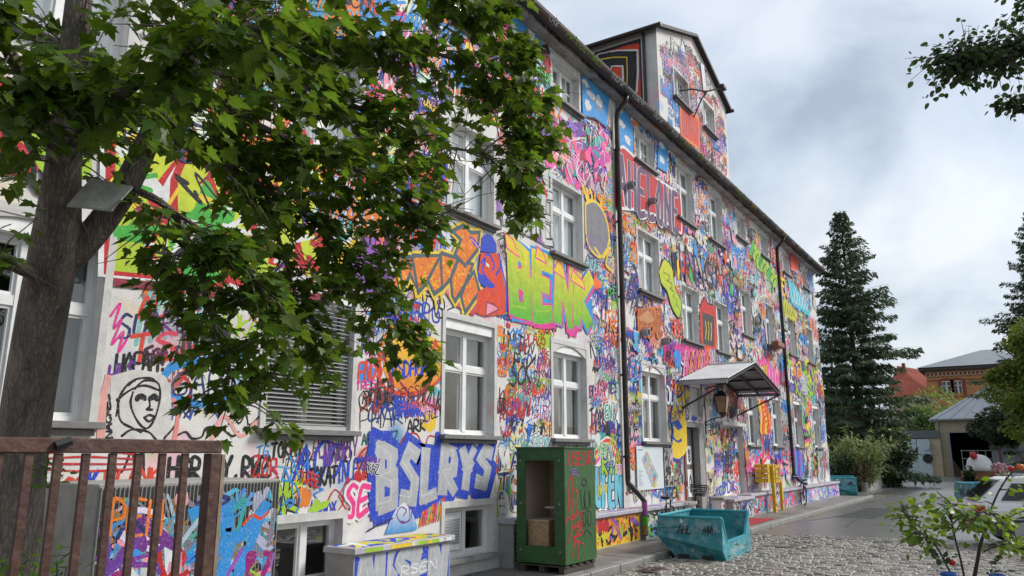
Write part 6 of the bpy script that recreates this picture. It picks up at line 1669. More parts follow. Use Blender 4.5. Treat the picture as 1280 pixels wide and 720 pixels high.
_v = _t.nodes.new('ShaderNodeTexVoronoi'); _v.feature = 'DISTANCE_TO_EDGE'; _v.inputs['Scale'].default_value = 1.0
_r = _t.nodes.new('ShaderNodeMapRange'); _r.inputs['From Max'].default_value = .16; _r.inputs['To Min'].default_value = .62
_m = _t.nodes.new('ShaderNodeMix'); _m.data_type = 'RGBA'; _m.blend_type = 'MULTIPLY'; _m.inputs['Factor'].default_value = 1.0
_t.links.new(_co.outputs['Object'], _mp.inputs['Vector']); _t.links.new(_co.outputs['Object'], _nz.inputs['Vector']); _t.links.new(_mp.outputs['Vector'], _ad.inputs[4]); _t.links.new(_nz.outputs['Color'], _ad.inputs[5]); _t.links.new(_ad.outputs[1], _v.inputs['Vector'])
_t.links.new(_v.outputs['Distance'], _r.inputs['Value']); _t.links.new(_s, _m.inputs[6]); _t.links.new(_r.outputs['Result'], _m.inputs[7]); _t.links.new(_m.outputs[2], _b.inputs['Base Color'])
_bp = [n_ for n_ in _t.nodes if n_.type == 'BUMP'][0]; _t.links.new(_v.outputs['Distance'], _bp.inputs['Height']); _bp.inputs['Distance'].default_value = .02
M['maple'] = leaf_mat('maple_leaf', (.038, .084, .012), (.100, .178, .027), .46, .42, 3.5)
maple = empty('maple_tree', tuple(at_depth(5, 960, 4.6))); maple.location.z = -.05
ML = Vector(maple.location)
tag(maple, 'leafy maple tree with a forked grey trunk before the graffiti wall', 'tree')
def D3(*pts): return [at_depth(u, v, d) for u, v, d in pts]
LIMBS = {
 'trunk': (D3((-14, 1000, 4.6), (2, 800, 4.6), (14, 690, 4.6), (30, 540, 4.6), (52, 400, 4.55), (70, 300, 4.5), (79, 210, 4.45), (90, 90, 4.4), (104, -60, 4.35), (118, -260, 4.3)), [.20, .172, .156, .140, .134, .130, .095, .08, .06, .03]),
 'limb_r': (D3((70, 340, 4.55), (118, 290, 4.6), (158, 232, 4.7), (190, 165, 4.85), (224, 98, 5.0), (260, 22, 5.2), (288, -70, 5.4), (330, -220, 5.6)), [.085, .082, .078, .068, .060, .050, .04, .02]),
 'b1': (D3((224, 98, 5.0), (300, 92, 5.2), (390, 112, 5.6), (470, 145, 6.0), (545, 180, 6.3), (600, 192, 6.5), (632, 215, 6.7)), [.034, .030, .025, .02, .014, .01, .006]),
 'b2': (D3((255, 30, 5.2), (340, 38, 5.5), (430, 55, 5.9), (520, 60, 6.3), (600, 90, 6.7), (665, 140, 7.0)), [.034, .03, .024, .018, .012, .006]),
 'b3': (D3((190, 165, 4.85), (260, 195, 5.0), (330, 235, 5.3), (395, 280, 5.6), (440, 325, 5.8), (500, 395, 6.0)), [.03, .026, .022, .016, .011, .006]),
 'b4': (D3((158, 232, 4.7), (212, 262, 4.6), (243, 320, 4.7), (262, 390, 4.8), (284, 450, 4.9), (305, 515, 5.0)), [.026, .022, .018, .014, .010, .005]),
 'b5': (D3((288, -70, 5.4), (400, -60, 5.8), (520, -30, 6.3), (610, 20, 6.7), (655, 75, 6.9)), [.03, .025, .018, .011, .006]),
 'b6': (D3((228, 92, 5.0), (320, 155, 5.1), (410, 195, 5.4), (490, 235, 5.7), (545, 280, 6.0)), [.028, .024, .018, .012, .006]),
 'b7': (D3((86, 180, 4.4), (150, 120, 4.0), (230, 70, 3.7), (310, 25, 3.6)), [.04, .03, .02, .008]),
 'b8': (D3((82, 210, 4.45), (45, 130, 4.0), (8, 60, 3.7), (-40, 0, 3.5)), [.05, .04, .03, .012]),
 'b9': (D3((330, 235, 5.3), (352, 310, 5.35), (372, 380, 5.4), (392, 450, 5.5)), [.018, .014, .010, .005]),
 'b10': (D3((600, 192, 6.5), (640, 165, 6.8), (678, 175, 7.0)), [.009, .007, .004]),
 'b11': (D3((632, 190, 6.6), (648, 225, 6.8), (655, 262, 6.9)), [.008, .006, .003]),
 'b12': (D3((60, 345, 4.5), (20, 332, 4.3), (-40, 290, 4.0)), [.05, .04, .02]),
 'b13': (D3((262, 20, 5.2), (350, -60, 4.8), (450, -90, 4.8), (560, -60, 5.2)), [.03, .024, .016, .006]),
 'b14': (D3((440, 325, 5.8), (470, 345, 5.9), (505, 405, 6.1), (525, 435, 6.1)), [.010, .008, .006, .003]),
 'b15': (D3((212, 262, 4.6), (270, 300, 4.6), (320, 350, 4.7), (345, 420, 4.8)), [.016, .012, .009, .004]),
}
bb_ = MB()
for k, (pts, rad) in LIMBS.items():
    P3 = np.array([p-ML for p in pts]); n = len(P3)
    Q3 = smooth_line(P3, 4); rr = np.interp(np.linspace(0, n-1, len(Q3)), np.arange(n), rad)
    LIMBS[k] = (Q3, rr)
    if k == 'trunk':
        b = MB(); b.tube([tuple(q) for q in Q3], rr.tolist(), 16); b.build('trunk', bark, maple, smooth=True)
    elif k == 'limb_r':
        b = MB(); b.tube([tuple(q) for q in Q3], rr.tolist(), 12); b.build('limb', bark, maple, smooth=True)
    else:
        b = MB(); b.tube([tuple(q) for q in Q3], rr.tolist(), 7); b.build('branch', bark, maple, smooth=True)
tw = MB(); LP, LD, LS = [], [], []
UP = np.array([0, 0, 1.0])
def grow(key, n_tw, f0, f1, length, per, size, droop=-.25, spread=1.0):
    Q3, rr = LIMBS[key]; m = len(Q3)
    for k in range(n_tw):
        f = f0+(f1-f0)*(k+random.random())/n_tw; i = min(m-2, int(f*(m-1))); p = Q3[i]+(Q3[i+1]-Q3[i])*(f*(m-1)-i)
        t = Q3[i+1]-Q3[i]; t = t/np.linalg.norm(t)
        d = t*random.uniform(.2, .9) + rng.normal(0, .65*spread, 3)*np.array([1, 1, .65]); d /= np.linalg.norm(d)
        L_ = length*random.uniform(.5, 1.2); seg = 4
        pts = [p]; dd = d.copy()
        for s in range(seg):
            dd = dd + np.array([0, 0, droop/seg*1.4]) + rng.normal(0, .12, 3); dd /= np.linalg.norm(dd); pts.append(pts[-1]+dd*L_/seg)
        tw.tube([tuple(q) for q in pts], [.006, .005, .004, .003, .0018], 4, cap=False)
        pts = np.array(pts)
        for q in range(per):
            g_ = random.uniform(.15, 1.0)*seg; i2 = min(seg-1, int(g_)); c = pts[i2]+(pts[i2+1]-pts[i2])*(g_-i2)
            o = rng.normal(0, 1, 3)*np.array([1, 1, .5]) + dd*.6; o /= np.linalg.norm(o)
            pet = random.uniform(.03, .09); c2 = c + o*pet + np.array([0, 0, -.25*pet])
            LP.append(c2); ld = o*np.array([1, 1, .5]) + np.array([0, 0, random.uniform(-.75, .05)]); LD.append(ld); LS.append(size*random.uniform(.50, 1.12))
for key, n_tw, f0, f1, ln, per, sz in (('b1', 84, .1, 1, .60, 13, .125), ('b2', 84, .1, 1, .62, 13, .125), ('b3', 57, .12, 1, .55, 12, .12), ('b4', 50, .15, 1, .46, 11, .118), ('b5', 63, .2, 1, .62, 13, .125), ('b6', 66, .1, 1, .55, 13, .12),
                                    ('b7', 42, .15, 1, .48, 12, .12), ('b8', 42, .1, 1, .50, 12, .12), ('b9', 32, .1, 1, .44, 11, .12), ('b10', 21, .1, 1, .36, 10, .12), ('b11', 25, 0, 1, .32, 11, .12), ('b12', 17, .4, 1, .35, 9, .11), ('b13', 42, .1, 1, .55, 12, .12), ('b14', 20, 0, 1, .34, 10, .115), ('b15', 30, .1, 1, .42, 10, .118), ('trunk', 37, .62, 1, .8, 13, .12), ('limb_r', 50, .35, 1, .75, 13, .12)):
    grow(key, n_tw, f0, f1, ln, per, sz)
tw.build('twigs', bark, maple, fix=False)['kind'] = 'stuff'
LP = np.array(LP); LD = np.array(LD); LS = np.array(LS)
keep = np.ones(len(LP), bool)
scr = []
for i, p in enumerate(LP):
    q = project(p+np.array(ML))
    scr.append(q if q else (-999, -999, 99))
    if q is None or q[2] < 2.2: keep[i] = False
    elif q[0] > 706 or (q[0] < 700 and q[1] > 590): keep[i] = False
    elif 556 < q[0] < 628 and 160 < q[1] < 292 and random.random() < .92: keep[i] = False
    elif q[0] > 672 and (q[1] < 95 or q[1] > 215): keep[i] = False
    elif q[0] < 130 and q[1] > 330: keep[i] = False                   # the stem stays bare below the fork
    elif 60 < q[0] < 150 and 215 < q[1] < 330 and q[2] < 4.6: keep[i] = False
scr = np.array(scr)
LP, LD, LS, scr = LP[keep], LD[keep], LS[keep], scr[keep]
R3 = rot_frames(LD, np.tile(UP, (len(LP), 1)), rng.normal(0, .45, len(LP)))
tm = leaf_template(MAPLE)
invw = (scr[:, 0] > 0) & (scr[:, 0] < 1280) & (scr[:, 1] > 0) & (scr[:, 1] < 720)
rank = np.argsort(np.where(invw, scr[:, 2]/LS, 1e9))[:280]
sel = np.zeros(len(LP), bool); sel[rank] = True
me = leaves_mesh('foliage', tm, LP[~sel], R3[~sel], LS[~sel]); o = link('foliage', me, M['maple'], maple); o['kind'] = 'stuff'
lm = leaves_mesh('leaf', tm, np.zeros((1, 3)), np.eye(3)[None], np.ones(1)); lm.materials.append(M['maple'])
for i in rank:
    o = link('leaf', lm, None, maple)
    mm = Matrix([[*R3[i][r]*LS[i], LP[i][r]] for r in range(3)] + [[0, 0, 0, 1]]); o.matrix_local = mm
print('MAPLE leaves', len(LP))
# sheet of board caught in the fork
b = MB(); A_ = [at_depth(84, 256, 4.30), at_depth(140, 262, 4.28), at_depth(166, 233, 4.42), at_depth(114, 222, 4.46)]
b.hexa([A_[0]-Vector((0, 0, .012)), A_[1]-Vector((0, 0, .012)), A_[2]-Vector((0, 0, .012)), A_[3]-Vector((0, 0, .012)), *A_])
tag(b.build('weathered_board', mat('weathered_board', (.34, .34, .33), .8, .3, 10, .2, 30)), 'grey weathered board lodged in the fork of the maple', 'board')
# weeds at the foot of the trunk, behind the fence
weed_m = leaf_mat('weed_leaf', (.05, .11, .02), (.10, .20, .035), .35, .5, 6)
for (u, v, d, n, lab) in ((20, 716, 4.0, 60, 'leafy weeds at the foot of the maple'), (72, 712, 4.3, 40, 'small weed sprouting behind the fence bars'), (62, 592, 4.42, 26, 'ivy sprig growing on the maple trunk')):
    c = at_depth(u, v, d); e = empty('weed_plant', tuple(c)); tag(e, lab, 'plant')
    sp = .10 if n > 30 else .06
    p = rng.normal(0, sp, (n, 3)); dr = rng.normal(0, 1, (n, 3)); dr[:, 2] = np.abs(dr[:, 2])*.4
    link('leaves', leaves_mesh('leaves', leaf_template(ROUND), p, rot_frames(dr, np.tile(UP, (n, 1)), rng.normal(0, .4, n)), rng.uniform(.03, .07, n)), weed_m, e)['kind'] = 'stuff'
    b = MB()
    for k in range(5): b.tube([(0, 0, -.5 if n > 30 else -.08), tuple(rng.normal(0, sp*.6, 3)), tuple(rng.normal(0, sp, 3)+np.array([0, 0, .05]))], .004, 4)
    b.build('stems', weed_m, e, fix=False)

# ================================================================== BACKGROUND TREES
def at_x(u, v, x):
    d = _ray(u, v); t = x/d[0]; p = CAM_P+t*d; return Vector(p.tolist())
def leafy(name, label, base, h, rad, n, lsize, m, trunk_h, tmpl=ROUND, cat='tree', clumps=16, flat=.8, group=None):
    e = empty(name, base); tag(e, label, cat, group)
    b = MB(); r0 = max(.05, h*.018)
    b.tube([(0, 0, -.3), (.1, .05, trunk_h), (.0, .1, h*.7)], [r0*1.3, r0, r0*.3], 8)
    for k in range(7):
        a = random.uniform(0, 6.3); z = trunk_h+random.uniform(0, h*.35); b.tube([(.05, .05, z), (math.cos(a)*rad*.4, math.sin(a)*rad*.4, z+h*.15), (math.cos(a)*rad*.75, math.sin(a)*rad*.75, z+h*.22)], [r0*.5, r0*.3, r0*.1], 5)
    b.build('trunk', bark, e, smooth=True)
    ps, ds = [], []
    zc = trunk_h+(h-trunk_h)*.5; rz = (h-trunk_h)*.55
    for k in range(clumps):
        v = rng.normal(0, 1, 3); v /= np.linalg.norm(v); f = random.uniform(.45, .95)
        c = np.array([v[0]*rad*f*.8, v[1]*rad*f*.8, zc+v[2]*rz*f*.85]); cr = rad*random.uniform(.26, .46)
        q = rng.normal(0, 1, (n//clumps, 3)); q /= np.linalg.norm(q, axis=1)[:, None]; rr = rng.uniform(.35, 1.08, len(q))[:, None]**.6
        ps.append(c+q*rr*cr*np.array([1, 1, flat])); ds.append(q*np.array([1, 1, .4])+rng.normal(0, .4, (len(q), 3))+np.array([0, 0, -.45]))
    p = np.vstack(ps); d = np.vstack(ds)
    o = link('crown', leaves_mesh('crown', leaf_template(tmpl), p, rot_frames(d, np.tile(UP, (len(p), 1)), rng.normal(0, .6, len(p))), lsize*rng.uniform(.6, 1.3, len(p))), m, e)
    return e
M['lf_mid'] = leaf_mat('tree_leaf_mid', (.035, .075, .016), (.085, .15, .03), .3, .6, .8)
M['lf_light'] = leaf_mat('tree_leaf_light', (.08, .14, .03), (.16, .24, .06), .3, .6, .8)
M['lf_dark'] = leaf_mat('tree_leaf_dark', (.014, .032, .010), (.035, .065, .020), .2, .6, .8)
M['lf_yel'] = leaf_mat('tree_leaf_yellowish', (.075, .115, .02), (.16, .21, .04), .35, .6, .8)
def spot(u, x, z=ROAD_Z): p = at_x(u, 560, x); return (p.x, p.y, z)
def top_h(v, x, u=1250): return at_x(u, v, x).z - ROAD_Z
leafy('linden_tree', 'yellowish green linden standing at the right above the garage', spot(1316, 64), top_h(362, 64), 3.8, 17000, .26, M['lf_yel'], 1.5, clumps=30, flat=.6)
leafy('linden_tree', 'dark spreading tree overlapping the garage roof', spot(1250, 72), top_h(498, 72)+.2, 2.2, 5000, .22, M['lf_dark'], 2.0, clumps=14)
leafy('broadleaf_tree', 'light green round tree rising behind the grey roofed garage', spot(1195, 105), top_h(494, 105, 1195), 6.5, 8000, .34, M['lf_light'], 1.5, clumps=26)
leafy('broadleaf_tree', 'mid green tree between the spruce and the brick house', spot(1150, 100), top_h(505, 100, 1150), 3.5, 4000, .32, M['lf_mid'], 1.0, clumps=18)
leafy('broadleaf_tree', 'dense green tree behind the corner of the graffiti building', spot(1046, 66), top_h(478, 66, 1046), 3.2, 7000, .26, M['lf_mid'], 1.0, clumps=22)
leafy('broadleaf_tree', 'green tree showing below the left branches of the spruce', spot(1075, 74), top_h(505, 74, 1075), 4.0, 6000, .26, M['lf_mid'], 1.0, clumps=22)

def spruce(label, base, H, rad, m, nb=34):
    e = empty('spruce_tree', base); tag(e, label, 'tree')
    b = MB(); b.tube([(0, 0, -.2), (.05, 0, H*.5), (0, 0, H)], [.26, .16, .02], 8); b.build('trunk', mat('spruce_bark', (.07, .05, .04), .9, .3, 8), e)
    ps, ds, ss = [], [], []
    bm = MB(); z = 1.2
    while z < H-.15:
        f = 1-z/H; L0 = rad*(f**.80)*(1.0 if z > H*.30 else .60+.40*z/(H*.30))*random.uniform(.70, 1.15); cnt = 9 if f > .25 else 6; a0 = random.uniform(0, 6.3)
        for k in range(cnt):
            a = a0+k*2*math.pi/cnt+random.uniform(-.3, .3); L_ = L0*random.uniform(.50, 1.22)+.12; seg = 6
            pts = []
            for s in range(seg+1):
                t = s/seg; pts.append(np.array([math.cos(a)*L_*t, math.sin(a)*L_*t, z + L_*(.16*t-.50*t*t+.22*t**3)*(1.2 if f > .3 else .6) + (1-f)*L_*t*.55]))
            bm.tube([tuple(q) for q in pts], [.035*(.3+f), .03*f+.005, .025*f+.004, .018*f+.003, .012*f+.003, .008, .004], 4, cap=False)
            n = int(34+L_*46)
            t = rng.uniform(.12, 1.0, n)**.8; i = np.minimum((t*seg).astype(int), seg-1); PT = np.array(pts); c = PT[i]+(PT[i+1]-PT[i])*((t*seg)-i)[:, None]
            side = np.array([-math.sin(a), math.cos(a), 0]); w = rng.uniform(-1, 1, n)*(.12+.42*L_*.32*np.sin(np.clip(t, 0, 1)*2.6))
            p = c + side*w[:, None]; p[:, 2] -= np.abs(w)*.45 + rng.uniform(0, .22, n)
            d = np.array([math.cos(a), math.sin(a), 0])*.7 + side*np.sign(w)[:, None]*.6 + np.array([0, 0, -.55])+rng.normal(0, .25, (n, 3))
            ps.append(p); ds.append(d); ss.append(rng.uniform(.18, .42, n)*(.65+.5*f))
        z += (.42+.16*f)*random.uniform(.7, 1.35)
    bm.build('branches', bark, e, fix=False)['kind'] = 'stuff'
    p = np.vstack(ps); d = np.vstack(ds); s = np.concatenate(ss)
    SPR = np.array([(0, 0), (.20, .2), (.10, .42), (.22, .55), (.09, .75), (0, 1.0), (-.10, .74), (-.22, .55), (-.10, .4), (-.20, .2)])
    link('crown', leaves_mesh('crown', leaf_template(SPR, .3), p, rot_frames(d, np.tile(UP, (len(p), 1)), rng.normal(0, .8, len(p))), s), m, e)
    print('SPRUCE', len(p)); return e
M['needle'] = leaf_mat('spruce_needle', (.032, .062, .031), (.080, .122, .060), .25, .6, 1.2)
spb = at_x(1078, 560, 55)
spruce('tall dark spruce standing beyond the end of the graffiti building', (spb.x, spb.y, ROAD_Z), at_x(1066, 260, 55).z-ROAD_Z, 5.3, M['needle'])
spb = at_x(1330, 560, 80)
spruce('spruce cut off by the right picture edge behind the linden', (spb.x, spb.y, ROAD_Z), at_x(1280, 262, 80).z-ROAD_Z, 7.0, M['needle'])

# shrubs in the bed past the wall
bed = empty('planter_bed', (0, 0, 0)); p0 = spot(1080, 47); p1 = spot(1139, 74)
tag(bed, 'low concrete planter wall along the road past the building', 'planter')
b = MB(); A_ = Vector((p0[0], p0[1], 0)); B_ = Vector((p1[0], p1[1], 0)); b.bar(A_+Vector((0, .2, .12)), B_+Vector((0, .2, .12)), .3, .55); b.build('front_wall', M['concrete'], bed, bevel=.02)
for k in range(3):
    q = A_.lerp(B_, .25+k*.26); b = MB(); b.box(-.7, .7, -.2, .2, .0, .36); o = b.build('trough', M['white_paint'] if k != 1 else M['concrete'], bed, bevel=.02); o.location = (q.x, q.y+.35, .40); o.rotation_euler = (0, 0, math.atan2((B_-A_).y, (B_-A_).x))
def shrub(label, u, x, h, rad, n, lsize, m, tmpl, dz=0.0, name='shrub', upright=False):
    e = empty(name, spot(u, x)); tag(e, label, 'shrub')
    b = MB(); ps, ds = [], []
    for k in range(max(8, n//60)):
        a = random.uniform(0, 6.3); r = rad*random.uniform(.1, 1)**.6; hh = h*random.uniform(.55, 1.05)
        tip = np.array([math.cos(a)*r, math.sin(a)*r, hh*(1-.25*r/rad)]); base = np.array([math.cos(a)*r*.25, math.sin(a)*r*.25, 0]); mid = base*.5+tip*.5+np.array([0, 0, h*.12])
        b.tube([tuple(base), tuple(mid), tuple(tip)], [.02, .014, .005], 4, cap=False)
        t = rng.uniform(.15, 1, 60)[:, None]; c = (1-t)**2*base+2*t*(1-t)*mid+t*t*tip
        ps.append(c+rng.normal(0, rad*.10, (60, 3))); ds.append(rng.normal(0, .8, (60, 3))+np.array([math.cos(a), math.sin(a), .5 if upright else -.2]))
    b.build('stems', bark, e, fix=False)
    p = np.vstack(ps); d = np.vstack(ds)
    link('foliage', leaves_mesh('foliage', leaf_template(tmpl), p, rot_frames(d, np.tile(UP, (len(p), 1)), rng.normal(0, .5, len(p))), lsize*rng.uniform(.6, 1.2, len(p))), m, e)
    return e
M['lf_bamboo'] = leaf_mat('bamboo_leaf', (.10, .14, .05), (.22, .27, .11), .3, .5, 2)
M['lf_dry'] = leaf_mat('dry_stalk', (.20, .15, .08), (.32, .25, .15), .2, .7, 3)
shrub('pale bamboo like shrub with arching shoots before the spruce', 1072, 48, 3.6, 1.7, 2600, .42, M['lf_bamboo'], NARROW, upright=True, name='bamboo_shrub')
shrub('dark rounded bush beside the pale blue metal doors', 1112, 56, 3.4, 1.6, 3200, .22, M['lf_dark'], ROUND)
shrub('dark bush right at the corner of the graffiti building', 1047, 46, 2.3, .9, 1600, .18, M['lf_dark'], ROUND)
shrub('dry brown stalks growing in the planter bed', 1062, 47, 1.9, .9, 900, .35, M['lf_dry'], NARROW, upright=True)
shrub('low mixed plants along the planter wall', 1095, 54, 1.5, 1.2, 1200, .25, M['lf_mid'], NARROW, upright=True)
cyp = shrub('small conical conifer in front of the open garage', 1208, 45, 1.55, .30, 1500, .13, M['lf_dark'], ROUND, name='conifer_shrub', upright=True)

# overhanging branch at the top right
ov = empty('overhanging_tree', tuple(at_depth(1620, 560, 8.2))); ov.location.z = -.1; OL = Vector(ov.location)
tag(ov, 'dark leafy branches of a tree hanging into the top right corner', 'tree')
OB = [(D3((1620, 760, 8.2), (1610, 500, 8.2), (1600, 200, 8.2), (1570, -100, 8.1)), [.2, .18, .15, .1]), (D3((1602, 230, 8.2), (1450, 70, 8.0), (1340, 45, 7.8), (1280, 52, 7.7), (1230, 66, 7.6), (1190, 70, 7.5)), [.07, .05, .03, .02, .012, .005]), (D3((1602, 260, 8.2), (1450, 160, 8.0), (1350, 125, 7.9), (1300, 122, 7.8), (1262, 128, 7.8)), [.05, .03, .02, .01, .004]), (D3((1590, 120, 8.2), (1450, -30, 8.1), (1350, -40, 8), (1290, -5, 7.9)), [.05, .03, .02, .008])]
b = MB(); tw = MB(); LP, LD, LS = [], [], []
for j, (pts, rad) in enumerate(OB):
    P3 = np.array([p-OL for p in pts]); Q3 = smooth_line(P3, 4); rr = np.interp(np.linspace(0, len(P3)-1, len(Q3)), np.arange(len(P3)), rad)
    (b if j == 0 else tw).tube([tuple(q) for q in Q3], rr.tolist(), 8)
    LIMBS['o%d' % j] = (Q3, rr)
grow('o1', 190, .38, 1, .40, 11, .075, droop=-.2, spread=.8); grow('o2', 50, .55, 1, .20, 9, .07, droop=-.2, spread=.7); grow('o3', 90, .5, 1, .55, 11, .075, droop=-.2)
b.build('trunk', bark, ov, smooth=True); tw.build('branches', bark, ov, fix=False)['kind'] = 'stuff'
LP, LD, LS = np.array(LP), np.array(LD), np.array(LS)
link('crown', leaves_mesh('crown', leaf_template(ROUND), LP, rot_frames(LD, np.tile(UP, (len(LP), 1)), rng.normal(0, .6, len(LP))), LS), M['lf_over'] if 'lf_over' in M else leaf_mat('overhang_leaf', (.022, .050, .018), (.06, .11, .035), .35, .5, 4), ov)

# young apple tree in the foreground with red ornaments
ap = empty('apple_sapling', tuple(at_depth(1214, 1000, 4.5))); ap.location.z = -.1; AL = Vector(ap.location)
tag(ap, 'young apple tree with thin dark stems and small bright green leaves', 'tree')
AB = [(D3((1214, 980, 4.5), (1216, 760, 4.5), (1222, 700, 4.5), (1229, 670, 4.5), (1240, 655, 4.55), (1275, 640, 4.7), (1310, 630, 4.8)), [.016, .012, .010, .009, .007, .005, .003]), (D3((1214, 960, 4.5), (1212, 780, 4.45), (1204, 715, 4.4), (1192, 665, 4.4), (1186, 625, 4.4)), [.012, .008, .006, .005, .003]), (D3((1212, 900, 4.5), (1206, 760, 4.4), (1186, 712, 4.3), (1168, 680, 4.3), (1145, 660, 4.3), (1128, 632, 4.3)), [.010, .008, .006, .005, .004, .002]), (D3((1229, 672, 4.5), (1236, 645, 4.5), (1248, 615, 4.5), (1265, 590, 4.5), (1292, 560, 4.5)), [.007, .006, .005, .004, .003]), (D3((1229, 690, 4.5), (1250, 680, 4.5), (1275, 672, 4.6)), [.005, .004, .002]), (D3((1192, 668, 4.4), (1205, 650, 4.3), (1225, 640, 4.3), (1250, 648, 4.3)), [.004, .004, .003, .002])]
tw = MB(); LP, LD, LS = [], [], []
b = MB()
for j, (pts, rad) in enumerate(AB):
    P3 = np.array([p-AL for p in pts]); Q3 = smooth_line(P3, 4); rr = np.interp(np.linspace(0, len(P3)-1, len(Q3)), np.arange(len(P3)), rad)
    b.tube([tuple(q) for q in Q3], rr.tolist(), 6); LIMBS['a%d' % j] = (Q3, rr)
b.build('stems', mat('sapling_bark', (.03, .025, .022), .7, .3, 20), ap, smooth=True)
for k_, n, f0 in (('a1', 24, .74), ('a2', 28, .62), ('a0', 11, .66), ('a3', 7, .2), ('a4', 12, .3), ('a5', 18, .2)): grow(k_, n, f0, 1, .09, 6, .048, droop=-.1, spread=.9)
tw.build('twigs', bark, ap, fix=False)['kind'] = 'stuff'
LP, LD, LS = np.array(LP), np.array(LD), np.array(LS); LR = rot_frames(LD, np.tile(UP, (len(LP), 1)), rng.normal(0, .6, len(LP)))
apl = leaf_mat('apple_leaf', (.075, .15, .02), (.17, .28, .04), .4, .4, 8)
lm = leaves_mesh('leaf', leaf_template(ROUND), np.zeros((1, 3)), np.eye(3)[None], np.ones(1)); lm.materials.append(apl)
nsel = min(260, len(LP))
for i in range(nsel):
    o = link('leaf', lm, None, ap); o.matrix_local = Matrix([[*LR[i][r]*LS[i], LP[i][r]] for r in range(3)] + [[0, 0, 0, 1]])
if len(LP) > nsel: link('foliage', leaves_mesh('foliage', leaf_template(ROUND), LP[nsel:], LR[nsel:], LS[nsel:]), apl, ap)['kind'] = 'stuff'
redm = mat('red_apple_skin', (.42, .012, .02), .25, .3, 12); orm = mat('orange_apple_skin', (.62, .13, .03), .3, .3, 12)
for (u, v, d, r, m_, lab) in ((1190, 703, 4.35, .020, redm, 'red apple hanging low on the sapling'), (1264, 586, 4.45, .018, redm, 'red apple at the top of the sapling beside an orange one'), (1275, 584, 4.45, .022, orm, 'orange apple at the right picture edge on the sapling'), (1221, 633, 4.4, .012, orm, 'small orange apple amid the sapling leaves')):
    b = MB(); b.lathe([(.25*r, -.85*r), (.7*r, -.7*r), (r, 0), (.85*r, .6*r), (.4*r, .85*r), (.1*r, .7*r)], (0, 0, 0), 12); o = b.build('apple', m_, smooth=True); o.location = at_depth(u, v, d); tag(o, lab, 'apple', 'apples on the sapling')
bl = mat('blue_plastic', (.02, .10, .38), .4, .15, 6)
for (u, v, d, lab) in ((1186, 722, 4.0, 'blue pot at the bottom edge left of the sapling stem'), (1247, 724, 4.1, 'blue pot at the bottom edge right of the sapling stem')):
    c = at_depth(u, v, d); e = empty('blue_pot', (c.x, c.y, c.z)); tag(e, lab, 'pot', 'blue pots')
    b = MB(); b.lathe([(.025, -.18), (.035, .01), (.04, .01), (.04, .025), (.033, .025), (.03, -.02)], (0, 0, 0), 14); b.build('pot_body', bl, e, smooth=False)
    n = 24; p = rng.normal(0, .035, (n, 3))*np.array([1, 1, 1.6])+np.array([0, 0, .09]); dr = rng.normal(0, 1, (n, 3)); dr[:, 2] = np.abs(dr[:, 2])
    link('leaves', leaves_mesh('leaves', leaf_template(ROUND), p, rot_frames(dr, np.tile(UP, (n, 1)), rng.normal(0, .4, n)), rng.uniform(.02, .045, n)), M['lf_dark'], e)['kind'] = 'stuff'
c = at_depth(1216, 760, 4.1)
b = MB(); b.box(-.9, .9, -.35, .35, -c.z-.1, -.30); o = b.build('plant_bench', mat('bench_wood', (.20, .15, .10), .8, .2, 8), bevel=.01); o.location = c; tag(o, 'wooden bench carrying the blue pots below the picture edge', 'bench')

# ================================================================== FAR YARD: garage, metal doors, brick house
cream = mat('cream_render', (.54, .44, .31), .9, .1, 1.2, .1, 20, dirt=((.28, .23, .17), .5, .8))
slate = mat('grey_metal_roof', (.24, .27, .31), .45, .12, .6, metal=.2)
GXg = 84.0
def yz(u, v, x=GXg):
    p = at_x(u, v, x); return p.y, p.z
gar = empty('garage_building', (GXg, 0, 0)); tag(gar, 'cream garage with grey hipped roof and open dark bay', 'building')
yl, zb = yz(1176, 596); yd0 = yz(1187, 560)[0]; yd1 = yz(1268, 560)[0]; yr = yz(1330, 560)[0]; zl = yz(1187, 541)[1]; ze = yz(1187, 524)[1]; zg = ROAD_Z
b = MB()
b.box(0, .3, yd0, yl, zg, ze); b.box(0, .3, yr, yd1, zg, ze); b.box(.001, .299, yd1+.001, yd0-.001, zl, ze-.001); b.box(.301, 12, yl-.3, yl, zg, ze-.002); b.box(.301, 12, yr, yr+.3, zg, ze-.002)
b.build('wall', cream, gar)
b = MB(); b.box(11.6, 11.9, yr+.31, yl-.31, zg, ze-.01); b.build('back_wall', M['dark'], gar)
b = MB(); ym = (yl+yr)/2; zp = yz(1252, 488)[1]; o_ = .5
b.v = [(-o_, yl+o_, ze), (-o_, yr-o_, ze), (12.5, yr-o_, ze), (12.5, yl+o_, ze), (5, ym, zp+1.0), (7.5, ym, zp+1.0)]; b.f = [(0, 1, 4), (1, 2, 5, 4), (2, 3, 5), (3, 0, 4, 5), (0, 3, 2, 1)]; b.build('roof', slate, gar)
for k in range(9):
    f = (k+.5)/9; a_ = Vector((-o_, yl+o_, ze+.02)).lerp(Vector((-o_, yr-o_, ze+.02)), f); ridge = Vector((5, ym, zp+1.02)); b = MB(); b.bar(a_, a_.lerp(ridge, .96), .05, .04); b.build('roof_seam', slate, gar)
b = MB(); b.bar((-o_-.08, yl+o_, ze-.04), (-o_-.08, yr-o_, ze-.04), .14, .14); b.build('gutter', M['metal_grey'], gar)
b = MB(); b.tube([(-.1, yl-.25, ze), (-.1, yl-.25, zg)], .07, 8); b.build('downpipe', M['metal_grey'], gar)
